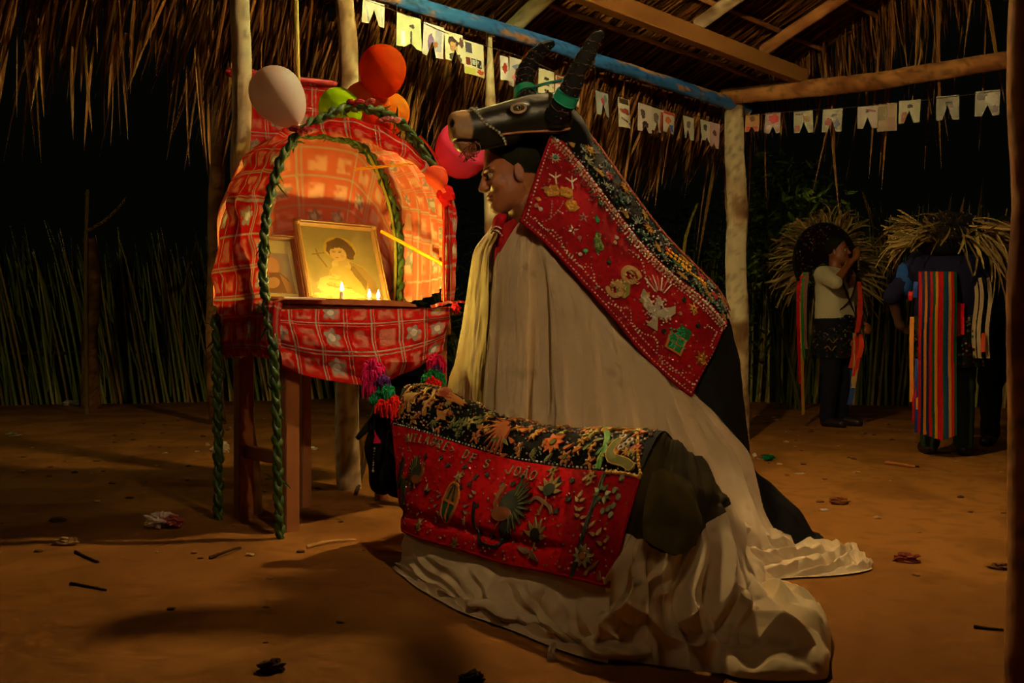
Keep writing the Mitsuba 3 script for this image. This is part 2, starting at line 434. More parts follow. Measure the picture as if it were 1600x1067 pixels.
for i in range(5200):
    p, q = R.uniform(p0, p1), R.uniform(q0, 3.6)
    if p < -4.6: continue
    d = -SL + A_DIR * R.uniform(-0.22, 0.10) + np.array([0, 0, -R.uniform(0.0, 0.05)])
    h.put(blade(roof(p, q + 0.3, R.uniform(-0.005, 0.06)), d, R.uniform(0.45, 0.8), R.uniform(0.02, 0.04), R.uniform(-0.02, 0.03), 0, R, 2, side=[0, 0, 1]), vary(THATCH, R))
h.done('ceiling__roof_leaves', 'm_leaf', kind='stuff', label='dry palm leaves of the roof')
for i, q in enumerate(np.arange(-0.30, 3.9, 0.42)):
    log('ceiling__batten', [roof(-6.5, q + R.uniform(-.04, .04), -0.03), roof(-2.5, q, -0.035), roof(p1 - R.uniform(0, .15), q + R.uniform(-.03, .03), -0.03)], 0.017 if i else 0.03, 'm_brown', n=8, m=60, seed=20 + i)
for i, (p, r, m) in enumerate(((-2.28, 0.05, 'm_bark'), (-1.07, 0.045, 'm_bark'), (-0.28, 0.042, 'm_brown'), (-3.7, 0.045, 'm_brown'))):
    log('ceiling__rafter', [roof(p, -0.12 if i != 1 and i != 2 else 0.40, -0.075), roof(p + 0.02, 1.5, -0.085), roof(p - 0.03, 4.2, -0.08)], r, m, n=10, m=80, seed=40 + i)

def hang(p0, length, width, lean, rng, segs=4):
    d = np.array([lean[0], lean[1], -1.0])
    return blade(p0, d, length, width, rng.uniform(-0.08, 0.08) * length, rng.uniform(-0.9, 0.9), rng, segs)
# the ragged eave: leaves that hang outwards and down from the roof's edge
EAVE = ['6a421e', '5a361a', '805428', '402412', '4a2c16', '744a24']
h = Heap(); big = []
for i in range(3000):
    p = R.uniform(-6.4, 0.3)
    if p < -3.9 and R.random() < 0.45: continue
    q = R.uniform(-0.58, -0.12)
    ln = R.uniform(0.22, 0.55) * (0.7 + 0.75 * (meshkit.noise(np.array([p * 3.1, 0, 0]))))
    k_ = R.uniform(0.15, 0.75)
    lean = -N_IN * k_ + A_DIR * R.uniform(-0.25, 0.15)
    b = hang(roof(p, q, R.uniform(-0.25, 0.05)), ln, R.uniform(0.012, 0.030), lean, R)
    if i % 14 == 0 and p > -5.8:
        big.append((hang(roof(p, q - 0.05, R.uniform(-0.35, -0.1)), ln * 1.05, R.uniform(0.024, 0.036), lean * 0.8, R, 5), vary(['b58a52', 'a67a45', '94683a'], R)))
    else:
        h.put(b, vary(EAVE, R, 0.35))
h.done('ceiling__eave_leaves', 'm_leaf', kind='stuff', label='dry brown palm leaves hanging from the eave')
for b, c in big:
    add('ceiling__palm_leaf', b, c, 'm_leaf')
# a few long straw leaves hang below the left part of the eave
for i in range(46):
    p = R.uniform(-5.9, -3.9)
    add('ceiling__palm_leaf', hang(roof(p, R.uniform(-0.65, -0.35), -0.4), R.uniform(0.3, 0.6), R.uniform(0.014, 0.024), -N_IN * 0.1 + A_DIR * R.uniform(-.15, .15), R, 5), vary(['b58a52', 'a07442'], R), 'm_leaf')
# strips that hang from the gable edge at the right
for i in range(64):
    q = R.uniform(-0.5, 3.0)
    ln = R.uniform(0.5, 1.25)
    add('ceiling__hanging_strip', hang(roof(p1 + R.uniform(-0.12, 0.25), q, -0.02), ln, R.uniform(0.022, 0.04), A_DIR * R.uniform(-0.1, 0.25) + N_IN * R.uniform(-0.25, 0.12), R, 6), vary(['8c6236', '7a5029', '9c7142'], R), 'm_leaf')
h = Heap()
for i in range(700):
    q = R.uniform(-0.6, 3.2)
    h.put(hang(roof(p1 + R.uniform(-0.2, 0.15), q, 0.05), R.uniform(0.15, 0.5), R.uniform(0.012, 0.03), A_DIR * R.uniform(0, 0.5), R), vary(EAVE, R, 0.35))
h.done('ceiling__gable_leaves', 'm_leaf', kind='stuff', label='short dry leaves along the gable edge')

# ---------------------------------------------------------------- fences of palm fronds
def fence(name, a, b, height, n, rs, lean, label, top=0.35):
    a, b = np.asarray(a, float), np.asarray(b, float)
    struct(name, label)
    e = unit(b - a); out = np.cross(e, [0, 0, 1])
    L_ = np.linalg.norm(b - a)
    back = []
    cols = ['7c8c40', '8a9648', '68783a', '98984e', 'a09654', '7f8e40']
    h = Heap()
    for i in range(int(L_ * 85)):
        x = rs.uniform(0, L_); z = rs.uniform(-0.05, height * 0.75)
        d = e * (lean + rs.uniform(-.14, .14)) + np.array([0, 0, 1.0]) + out * rs.uniform(-0.08, 0.08)
        h.put(blade(a + e * x + out * rs.uniform(-0.02, 0.10) + [0, 0, z], d, rs.uniform(0.4, 0.9), rs.uniform(0.025, 0.05), rs.uniform(-0.1, 0.1), rs.uniform(-1, 1), rs, 3), vary(cols, rs, 0.4))
    h.done(name + '__palm_leaves', 'm_leaf', kind='stuff')
    h = Heap()
    for i in range(int(L_ / 0.035)):                       # the dense inner layer of old fronds
        x = i * 0.035
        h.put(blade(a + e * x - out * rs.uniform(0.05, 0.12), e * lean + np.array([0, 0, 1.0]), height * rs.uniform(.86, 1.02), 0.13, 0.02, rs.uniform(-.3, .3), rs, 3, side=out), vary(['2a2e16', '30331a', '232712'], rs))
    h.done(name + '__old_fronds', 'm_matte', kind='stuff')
    for i in range(n):
        x = (i + rs.uniform(0.1, 0.9)) / n * L_
        base = a + e * x - out * 0.0 + out * rs.uniform(0.02, 0.12)
        hh = height * rs.uniform(0.8, 1.08)
        l2 = lean + rs.uniform(-.06, .06)
        pts = smoothpath([base + [0, 0, -0.05], base + e * l2 * hh * 0.5 + [0, 0, hh * 0.5], base + e * (l2 * hh + rs.uniform(-.08, .08)) + out * rs.uniform(-.05, .15) + [0, 0, hh]], 7)
        add(name + '__frond_stalk', tube(pts, np.linspace(0.019, 0.007, 7), 5), vary(['b0ac5c', '9ca054', 'b89e62', '8c964a', 'bc9858'], rs), 'm_matte', smooth=True)
    for z in (0.55, 1.35):
        add(name + '__rail', tube(smoothpath([a + [0, 0, z] + out * 0.02, (a + b) / 2 + [0, 0, z + 0.05] + out * 0.02, b + [0, 0, z + 0.1] + out * 0.02], 12), 0.025, 7), '4a3a20', 'm_matte', smooth=True)
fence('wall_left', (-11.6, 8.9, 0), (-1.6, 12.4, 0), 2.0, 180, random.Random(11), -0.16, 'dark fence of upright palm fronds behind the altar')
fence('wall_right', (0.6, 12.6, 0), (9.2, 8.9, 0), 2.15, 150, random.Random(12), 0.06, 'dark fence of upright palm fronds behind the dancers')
R = random.Random(77)
for i in range(26):                                        # dry sheaves that flare above the fence
    b = np.array([R.uniform(4.15, 5.1), 10.3, R.uniform(1.2, 1.6)])
    add('wall_right__dry_leaf', blade(b, [R.uniform(-.35, .35), R.uniform(-.1, .1), 1], R.uniform(0.6, 1.1), R.uniform(0.04, 0.07), R.uniform(-.15, .15), R.uniform(-.5, .5), R, 4), vary(['9a7844', '8a6a3a', '7a5a30'], R), 'm_leaf')
for i in range(14):
    b = np.array([R.uniform(-4.0, -3.2), 11.1, R.uniform(1.1, 1.5)])
    add('wall_left__dry_leaf', blade(b, [R.uniform(-.4, .3), R.uniform(-.1, .1), 1], R.uniform(0.5, 0.9), R.uniform(0.035, 0.06), R.uniform(-.15, .15), R.uniform(-.5, .5), R, 4), vary(['8a7a48', '7a6a3a'], R), 'm_leaf')

# ---------------------------------------------------------------- shrubs beyond the shelter
def shrub(label, c, r, n, cols, seed, leaf=0.09):
    rs = random.Random(seed)
    k = thing('leafy_shrub', label, 'shrub')
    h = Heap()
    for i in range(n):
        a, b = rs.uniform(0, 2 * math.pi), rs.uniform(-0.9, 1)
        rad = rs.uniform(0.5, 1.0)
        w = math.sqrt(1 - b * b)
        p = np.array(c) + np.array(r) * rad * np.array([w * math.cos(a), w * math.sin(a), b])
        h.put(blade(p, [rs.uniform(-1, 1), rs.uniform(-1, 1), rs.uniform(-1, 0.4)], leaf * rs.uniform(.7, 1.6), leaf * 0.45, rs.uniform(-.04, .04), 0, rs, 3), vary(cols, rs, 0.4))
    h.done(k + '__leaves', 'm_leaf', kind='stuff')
    for i in range(7):
        tip = np.array(c) + np.array(r) * np.array([rs.uniform(-.7, .7), rs.uniform(-.6, .6), rs.uniform(0.1, .8)])
        root = np.array([c[0] + rs.uniform(-.2, .2), c[1] + rs.uniform(-.1, .1), -0.03])
        add(k + '__stem', tube(smoothpath([root, (root + tip) / 2 + [rs.uniform(-.1, .1), 0, .1], tip], 8), np.linspace(0.022, 0.006, 8), 6), '4a4524', 'm_matte', smooth=True)
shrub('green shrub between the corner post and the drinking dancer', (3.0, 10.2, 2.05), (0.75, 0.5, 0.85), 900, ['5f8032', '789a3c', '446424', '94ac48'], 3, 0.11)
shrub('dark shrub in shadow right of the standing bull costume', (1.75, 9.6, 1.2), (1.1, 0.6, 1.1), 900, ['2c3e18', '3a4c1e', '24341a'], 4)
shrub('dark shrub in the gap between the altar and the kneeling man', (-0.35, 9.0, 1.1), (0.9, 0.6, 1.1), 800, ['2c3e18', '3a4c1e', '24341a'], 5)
k = thing('bare_sapling', 'thin yellowish sapling in the dark right of the costume', 'sapling')
add(k, tube(smoothpath([(1.62, 8.4, -0.05), (1.63, 8.4, 0.9), (1.55, 8.4, 1.5), (1.68, 8.4, 2.0)], 14), np.linspace(0.035, 0.012, 14), 7), '8a7a34', 'm_matte', smooth=True, own=True)
k = thing('bare_stick', 'thin upright stick with a forked branch above the left fence', 'stick')
add(k + '__stick', tube(smoothpath([(-4.35, 9.5, -0.05), (-4.36, 9.5, 1.5), (-4.34, 9.5, 2.3)], 10), 0.022, 6), '7a5a34', 'm_matte', smooth=True)
add(k + '__branch', tube(smoothpath([(-4.35, 9.5, 1.88), (-4.15, 9.5, 2.0), (-3.95, 9.5, 2.22)], 10), np.linspace(0.025, 0.012, 10), 6), '6a4e2e', 'm_matte', smooth=True)
k = thing('bamboo_pole', 'thin yellow bamboo pole hanging above the plaid back sheet', 'pole')
add(k, tube(smoothpath([P(467, 200, 4.28), P(464, 60, 4.28), P(461, -90, 4.28)], 12), 0.0115, 10, jitter=0.04), 'c8a84a', 'm_satin', smooth=True, own=True)

# ---------------------------------------------------------------- lamps: bare bulbs on cords above the frame
for i, (pos, rad, L_) in enumerate(LAMPS):
    k = thing('light_bulb', ['bare bulb above the standing bull costume', 'bulb above the near floor in an added cone that narrows its light', 'bare bulb outside at the right', 'yellowish bulb under the eave above the altar', 'bare bulb outside at the left'][i], 'light bulb')
    v, f = meshkit.arrays(trimesh.creation.icosphere(2, rad))[:2]
    scene[k + '__bulb'] = mikit.ply((v + np.array(pos), f), {'type': 'diffuse'}, smooth=True, emitter={'type': 'area', 'radiance': {'type': 'rgb', 'value': list(L_)}})
    add(k + '__socket', tube([np.array(pos) + [0, 0, rad * 0.98], np.array(pos) + [0, 0, rad + 0.05]], 0.022, 12), '20201c', 'm_satin', smooth=40)
    if i == 1:                                             # added cone, out of view: narrows this light to the costumes
        aim = unit(np.array([0.40, 3.15, 0.92]) - np.array(pos))
        add(k + '__added_shade', lathe(pos, aim, [-.06, -.055, -.045, .0, .178, .178, .0, -.040, -.048, -.05], [.001, .03, .050, .064, .110, .107, .060, .045, .03, .001]), '26262a', 'm_matte', smooth=40)
    add(k + '__cord', tube([np.array(pos) + [0, 0, rad + 0.05], np.array(pos) + [0.0, 0, 0.5], np.array(pos) + [0.01, 0.02, 1.3]], 0.004, 6), '20201c', 'm_satin', smooth=True)

# ================================================================ the altar
AO, EX, EY = np.array([-0.92, 3.62, 0.0]), np.array([0.78, 0.626, 0.0]), np.array([-0.626, 0.78, 0.0])
AW, AD, AZ = 0.846, 0.46, 0.90
def L(x, y, z):
    return AO + EX * x + EY * y + np.array([0, 0, z])
def alt(u, v, y):
    """The point of the altar's plane (local depth y) that stands at this place of the picture."""
    r = np.array([(u - 800) / F, 1, -(v - HV) / F]); c = np.array([0, 0, CZ])
    return c + r * ((y - (c - AO) @ EY) / (r @ EY))
def loc(p):
    q = np.asarray(p) - AO
    return np.stack([q @ EX, q @ EY, q[..., 2]], -1)
WOODS = ['8a5230', '7c4728', '935b36']

def plaid(a, b, seed=0, tones=('cf2a20', 'dd9c86', 'a79c96')):
    """Printed plastic tablecloth: red ground, pale double lines, faded squares and grey flowers; a, b in metres."""
    per = 0.125
    fa, fb = (a / per) % 1, (b / per) % 1
    col = np.tile(lin(tones[0]), a.shape + (1,))
    wob = meshkit.fbm(np.stack([a * 30, b * 30, a * 0 + seed], -1), 2)
    sq = ss(0.25, 0.36, fa)[..., 0] * ss(0.92, 0.82, fa)[..., 0] * ss(0.25, 0.36, fb)[..., 0] * ss(0.92, 0.82, fb)[..., 0]
    col = nmix(col, lin(tones[1]), (sq * 0.75 * ss(0.25, 0.6, wob)[..., 0])[..., None])
    for f in (fa, fb):
        ln = np.maximum((f < 0.055) * 1.0, ((f > 0.12) & (f < 0.155)) * 0.8)
        col = nmix(col, lin(tones[2]), (ln * 0.8)[..., None])
    ia, ib = np.floor(a / per), np.floor(b / per)
    r1 = meshkit.noise(np.stack([ia * 7.3 + 0.5, ib * 5.1 + 0.5, ia * 0 + seed * 3], -1))
    ang = np.arctan2(fb - 0.55, fa - 0.55); rad = np.hypot(fb - 0.55, fa - 0.55)
    fl = (rad < 0.33 * (0.8 + 0.2 * np.cos(5 * ang + r1 * 9))) & (r1 > 0.62)
    col = nmix(col, lin('8f8c8a'), (fl * 0.85)[..., None])
    return nmix(col, lin('d8d4cc'), (((rad < 0.13) & (r1 > 0.62)) * 0.7)[..., None])
def plaid_patch(key, ctrl, nt, ns, push=0.0, seed=0, size=None, bsdf='m_thin', tones=('a01815', 'c07c6c', '9a9088'), **k):
    p = Patch(ctrl, nt, ns, **k)
    S, T_ = p.grid()
    if callable(push):
        p.push(push(S, T_, p.P))
    w, h = size or (np.linalg.norm(np.diff(p.P[nt // 2], axis=0), axis=1).sum(), np.linalg.norm(np.diff(p.P[:, ns // 2], axis=0), axis=1).sum())
    add(key, p.mesh(), plaid(S * w + seed * 0.31, T_ * h + seed * 0.17, seed, tones).reshape(-1, 3), bsdf, True)
    return p

# ---- table
tb = thing('altar_table', 'rough wooden table on square legs carrying the plaid-covered altar', 'table')
def leg(x, y, w, z1=0.86, dx=0.0):
    add(tb + '__leg', beam(L(x + dx, y, -0.02), L(x, y, z1), w, w, up=EX, seg=4), WOODS[int(x * 50) % 3], smooth=30)
leg(0.075, 0.04, 0.060); leg(0.035, 0.40, 0.065); leg(0.345, 0.455, 0.045); leg(0.725, 0.43, 0.045); leg(0.80, 0.05, 0.055)
add(tb + '__stretcher', beam(L(0.055, 0.04, 0.285), L(0.035, 0.40, 0.285), 0.028, 0.055), '6e3f22', smooth=30)
add(tb + '__apron', beam(L(0.0, 0.035, 0.82), L(AW, 0.035, 0.82), 0.025, 0.085), '7c4728', smooth=30)
add(tb + '__apron', beam(L(0.0, 0.43, 0.82), L(AW, 0.43, 0.82), 0.025, 0.085), '7c4728', smooth=30)
add(tb + '__apron', beam(L(0.02, 0.03, 0.82), L(0.02, 0.43, 0.82), 0.025, 0.085), '7c4728', smooth=30)
for i in range(4):
    add(tb + '__plank', beam(L(-0.01, 0.06 + i * 0.115, AZ - 0.018), L(AW, 0.06 + i * 0.115, AZ - 0.018), 0.11, 0.026), WOODS[i % 3], smooth=30)

# ---- tablecloth: front skirt, side skirt, hidden top
tc = thing('plaid_tablecloth', 'red plaid plastic cloth with grey flowers hanging from the altar table', 'tablecloth')
fr = [[alt(u, v, -0.035 + o) for u, v, o in row] for row in (
    ((428, 482, .0), (500, 481, .0), (570, 481, 0), (640, 481, 0), (706, 478, 0)),
    ((432, 505, -.01), (500, 512, -.02), (570, 514, -.02), (640, 508, -.015), (704, 500, -.005)),
    ((437, 540, -.01), (510, 553, -.035), (575, 555, -.035), (640, 545, -.02), (700, 525, -.005)),
    ((440, 574, -.0), (515, 594, -.02), (580, 600, -.02), (640, 582, -.012), (694, 548, -.0)))]
def skirt_fold(S, T_, P_):
    n = meshkit.fbm(np.stack([S * 7, T_ * 3.5, S * 0], -1), 3, seed=4) - 0.5
    sag = np.sin((S * 1.0 + T_ * 0.75) * 9.0) * 0.012 * T_ * (1 - S * 0.3)
    crease = -np.abs(((S * 0.55 - T_ * 0.9 + 0.35) % 0.5) - 0.25) * 0.12 * T_ * np.minimum(1, (1 - S) * 4)
    return -(n * 0.035 * np.minimum(1, T_ * 2 + .15) + sag + crease + 0.012)
plaid_patch(tc + '__front_skirt', fr, 110, 220, skirt_fold, seed=1, flip=True)
sd = [[L(-0.035, 0.46 - 0.49 * s, AZ - dz + b * math.sin(s * 3)) - EX * o for s in (0, .33, .66, 1)] for dz, o, b in ((0, 0.0, 0), (0.07, 0.01, .004), (0.15, 0.012, .01), (0.23, 0.0, 0.02))]
plaid_patch(tc + '__side_skirt', sd, 60, 90, lambda S, T_, P_: (meshkit.fbm(np.stack([S * 6, T_ * 3, S * 0], -1), 3, seed=8) - 0.5) * 0.05 * T_, seed=2)
add(tc + '__top_sheet', ([L(-0.03, -0.03, AZ - .002), L(AW, -0.03, AZ - .002), L(AW, AD, AZ - .002), L(-0.03, AD, AZ - .002)], [(0, 1, 2, 3)]), 'b03028', 'm_satin')
sp = [[alt(414, 470, -.06), alt(428, 470, -.075), alt(440, 474, -.06)], [alt(415, 505, -.06), alt(424, 503, -.08), alt(436, 508, -.06)], [alt(420, 545, -.06), alt(428, 548, -.075), alt(438, 550, -.055)]]
plaid_patch(tc + '__gathered_strip', sp, 30, 24, lambda S, T_, P_: 0.006 * np.sin(S * 18), seed=5)

# ---- canopy (inner sheets: the same plastic, candlelight painted in as paler tones)
CANDLE_TONES = ('d4745a', 'ecc2ac', 'bcb0a0')
cn = thing('altar_canopy', 'domed canopy of red plaid plastic over palm-braid arches on the altar', 'canopy')
CFp = [(428, 486), (416, 405), (422, 318), (443, 246), (480, 206), (540, 196), (600, 210), (652, 246), (690, 292), (697, 365), (695, 447)]
CBp = [(338, 488), (336, 420), (345, 322), (375, 256), (424, 214), (500, 207), (547, 215), (580, 242), (604, 284), (621, 335), (622, 474)]
tt_ = np.linspace(0, 1, 11)
CF = PchipInterpolator(tt_, np.array([alt(u, v, 0.0) for u, v in CFp])); CB = PchipInterpolator(tt_, np.array([alt(u, v, 0.45) for u, v in CBp]))
def tunnel(t0, t1, n, bulge):
    rows = []
    for w in np.linspace(0, 1, 6):
        ts = np.linspace(t0, t1, n)
        c = CF(ts) * (1 - w) + CB(ts) * w
        mid = L(AW * 0.5, 0.22, 1.15)
        rows.append(c + unit(c - mid) * (bulge * math.sin(w * math.pi)))
    return np.array(rows)
def pleat(S, T_, P_):
    n = meshkit.fbm(np.stack([S * 5, T_ * 4, S * 0], -1), 3, seed=12) - 0.5
    return n * 0.05 + 0.008 * np.sin(S * 26 + n * 8)
plaid_patch(cn + '__left_side', tunnel(0, 0.40, 12, 0.02), 70, 150, pleat, seed=3)
plaid_patch(cn + '__roof_sheet', tunnel(0.40, 0.72, 9, -0.01), 70, 90, lambda S, T_, P_: 0.010 * np.sin(T_ * 5 + S * 30), seed=4, tones=CANDLE_TONES)
plaid_patch(cn + '__right_side', tunnel(0.72, 1.0, 9, 0.03), 90, 140, lambda S, T_, P_: 0.012 * np.sin(T_ * 34 + S * 6 + 3 * meshkit.noise(np.stack([S * 4, T_ * 4, S * 0], -1))), seed=6, tones=CANDLE_TONES)
# back sheet: from the back arch down to the table, gathered in pleats
bw = []
for w in np.linspace(0, 1, 5):
    ts = np.linspace(0.02, 0.98, 14)
    top = CB(ts); base = np.array([L(x, 0.45, AZ) for x in np.linspace(-0.02, AW, 14)])
    mid = top * (1 - w) + base * w
    low = ts * 0 + 1
    bw.append(mid + EY * (0.05 * math.sin(w * math.pi)))
plaid_patch(cn + '__back_sheet', np.array(bw), 90, 170, lambda S, T_, P_: 0.009 * np.sin(S * 44 + 4 * meshkit.noise(np.stack([S * 6, T_ * 2, S * 0], -1))), seed=7, tones=CANDLE_TONES)
va = [[alt(u, v, y) for u, v, y in row] for row in (
    ((462, 200, -.02), (500, 187, -.02), (545, 184, -.02), (600, 200, -.02), (648, 232, -.02), (688, 276, -.02)),
    ((464, 206, -.05), (502, 200, -.055), (547, 201, -.055), (602, 222, -.055), (646, 246, -.05), (686, 286, -.04)),
    ((468, 213, -.03), (506, 211, -.03), (550, 217, -.03), (604, 234, -.03), (640, 252, -.03), (682, 292, -.03)))]
plaid_patch(cn + '__valance', va, 24, 160, lambda S, T_, P_: 0.004 * np.sin(S * 40), seed=8)
# gathered plastic curtain at the right front corner
cu = [[alt(u, v, y) for u, v, y in row] for row in (
    ((688, 292, -.0), (700, 292, -.03), (708, 300, .02)), ((690, 350, -.0), (702, 350, -.04), (712, 352, .02)), ((691, 410, 0), (702, 410, -.04), (712, 405, .02)), ((692, 470, 0), (701, 470, -.03), (710, 468, .01)))]
plaid_patch(cn + '__corner_curtain', cu, 60, 40, lambda S, T_, P_: 0.007 * np.sin(S * 22 + T_ * 5) + 0.012 * (meshkit.fbm(np.stack([S * 3, T_ * 9, S * 0], -1), 2) - .5), seed=9)
add(cn + '__red_cord', tube(smoothpath([alt(690, 290, -.03), alt(694, 330, -.035), alt(693, 400, -.03), alt(694, 476, -.03)], 20), 0.006, 8), 'd23020', 'm_satin', smooth=True)
bp = [[P(368, 108, 4.22), P(410, 112, 4.26), P(455, 124, 4.3), P(522, 131, 4.5)], [P(370, 150, 4.22), P(415, 155, 4.25), P(460, 160, 4.32), P(518, 165, 4.48)],
      [P(366, 200, 4.2), P(418, 205, 4.25), P(462, 205, 4.32), P(516, 200, 4.46)], [P(364, 262, 4.2), P(420, 262, 4.24), P(464, 262, 4.3), P(512, 262, 4.44)]]
plaid_patch(cn + '__back_banner', bp, 90, 100, lambda S, T_, P_: 0.04 * (meshkit.fbm(np.stack([S * 5, T_ * 5, S * 0], -1), 3) - .5), seed=10)
add(cn + '__banner_hem', tube(smoothpath([P(440, 122, 4.27), P(470, 124, 4.3), P(524, 131, 4.5)], 16), 0.012, 8, jitter=.1), 'c04048', 'm_satin', smooth=True)

GREENS = ['223c16', '2c4a1a', '365620']
def braid(key, path, r, seed, tufts=40, n=None):
    rs = random.Random(seed)
    p = np.asarray(path, float)
    p = smoothpath(p, n or 160)
    s = np.concatenate([[0], np.cumsum(np.linalg.norm(np.diff(p, axis=0), axis=1))])
    t, N, B = frames(p)
    for k in range(3):
        ph = s / 0.085 * 2 * np.pi / 2 + 2 * np.pi * k / 3
        q = p + N * (np.cos(ph) * r * 0.75)[:, None] + B * (np.sin(2 * ph) * r * 0.45)[:, None]
        rad = r * (0.62 + 0.16 * np.sin(s * 95 + k * 2))
        add(key, tube(q, rad, 8, jitter=0.12, seed=seed + k), GREENS[k], 'm_satin', smooth=True)
    h = Heap()
    for i in range(tufts):
        j = rs.randrange(2, len(p) - 2)
        d = t[j] * rs.choice((-1, 1)) + N[j] * rs.uniform(-1, 1) + B[j] * rs.uniform(-1, 1)
        h.put(blade(p[j], d, rs.uniform(0.03, 0.08), rs.uniform(0.008, 0.014), rs.uniform(-.03, .03), 0, rs, 3), lin(rs.choice(GREENS)))
    return h
FA = [(438, 828, -.07), (434, 740, -.07), (432, 640, -.075), (428, 560, -.08), (418, 485, -.05), (411, 420, -.03), (416, 340, -.03), (437, 256, -.03), (470, 206, -.03), (508, 182, -.03), (560, 167, -.03), (604, 178, -.03), (640, 208, -.03), (668, 250, -.03), (688, 287, -.03)]
FAP = [alt(u, v, y) for u, v, y in FA]
FAP[0] = np.array([FAP[0][0], FAP[0][1], -0.01])
hp = braid(cn + '__palm_braid', FAP, 0.0175, 3, 90, 260)
BA = [(470, 211, .40), (512, 212, .40), (556, 224, .40), (584, 252, .40), (606, 300, .40), (618, 345, .40), (624, 400, .40), (620, 472, .40)]
h2 = braid(cn + '__palm_braid', [alt(*q) for q in BA], 0.019, 5, 60)
h3 = braid(cn + '__palm_braid', [L(-0.06, 0.44, -0.01), L(-0.06, 0.44, 0.3), L(-0.065, 0.44, 0.6), L(-0.07, 0.44, 0.86)], 0.019, 7, 30)
for h_ in (hp, h2, h3):
    h_.done(cn + '__leaf_tips', 'm_leaf', kind='stuff')
add(cn + '__bamboo_rib', tube(smoothpath([alt(570, 232, .385), alt(592, 275, .38), (alt(612, 340, .38)), alt(618, 400, .38), alt(614, 474, .38)], 40), 0.0075, 8), '7a7a2c', 'm_satin', smooth=True)
add(cn + '__slat', beam(alt(553, 265, .36), alt(668, 253, .06), 0.004, 0.012, seg=2), 'd8a030', 'm_satin', smooth=30)
add(cn + '__slat', beam(alt(595, 361, .38), alt(692, 413, .02), 0.005, 0.017, seg=2), 'e0a824', 'm_satin', smooth=30)

def crumple(c, r, seed, flat=(1, 1, 1), n=2, rough=0.5):
    m = trimesh.creation.icosphere(n, 1.0)
    v = np.array(m.vertices)
    d = 1 + rough * (meshkit.fbm(v * 2.2 + seed * 5.3, 3, seed) - 0.5) * 2 - rough * 0.5 * np.abs(meshkit.noise(v * 3.1 + seed) - 0.5) * 2
    return v * d[:, None] * r * np.array(flat) + np.asarray(c), m.faces
def bow(key, c, size, color, seed):
    rs = random.Random(seed)
    vs = []
    for s in (-1, 1):
        vs.append(crumple(c + np.array([s * size * 0.7, 0, rs.uniform(-.2, .5) * size]), size * 0.62, seed + s + 3, (1.15, 0.5, 0.7)))
    vs.append(crumple(c, size * 0.4, seed, (1, .8, 1)))
    add(key, cat(vs), color, 'm_matte')
for i, (u, v, sz, col) in enumerate(((468, 206, .030, 'b04048'), (478, 208, .022, 'd88c86'), (554, 163, .024, 'b03038'), (573, 160, .030, 'd05a54'), (612, 186, .030, 'cf7a74'), (598, 190, .018, 'a84a48'), (376, 120, .05, 'b8403c'))):
    bow(cn + '__paper_bow', alt(u, v, -.055) if i < 6 else P(u, v, 4.15), sz, col, i)
add(cn + '__red_rag', crumple(alt(697, 305, -.05), 0.045, 11, (.9, .6, 1.1)), 'c81e28', 'm_thin')
add(cn + '__red_rag', crumple(alt(712, 482, -.03), 0.026, 12, (.9, .8, 1.1)), 'c0222a', 'm_matte')
add(cn + '__red_rag', tube(smoothpath([alt(655, 212, .01), alt(680, 245, .01), alt(693, 290, .0)], 20), 0.010, 6, flat=.4), 'd22a24', 'm_satin', smooth=True)
kn = [[alt(672, 477, -.05), alt(690, 472, -.06), alt(705, 470, -.06), alt(728, 470, -.05)], [alt(674, 481, -.06), alt(690, 478, -.07), alt(706, 474, -.07), alt(729, 474, -.06)]]
plaid_patch(cn + '__tied_strip', kn, 8, 40, lambda S, T_, P_: 0.003 * np.sin(S * 20), seed=12)

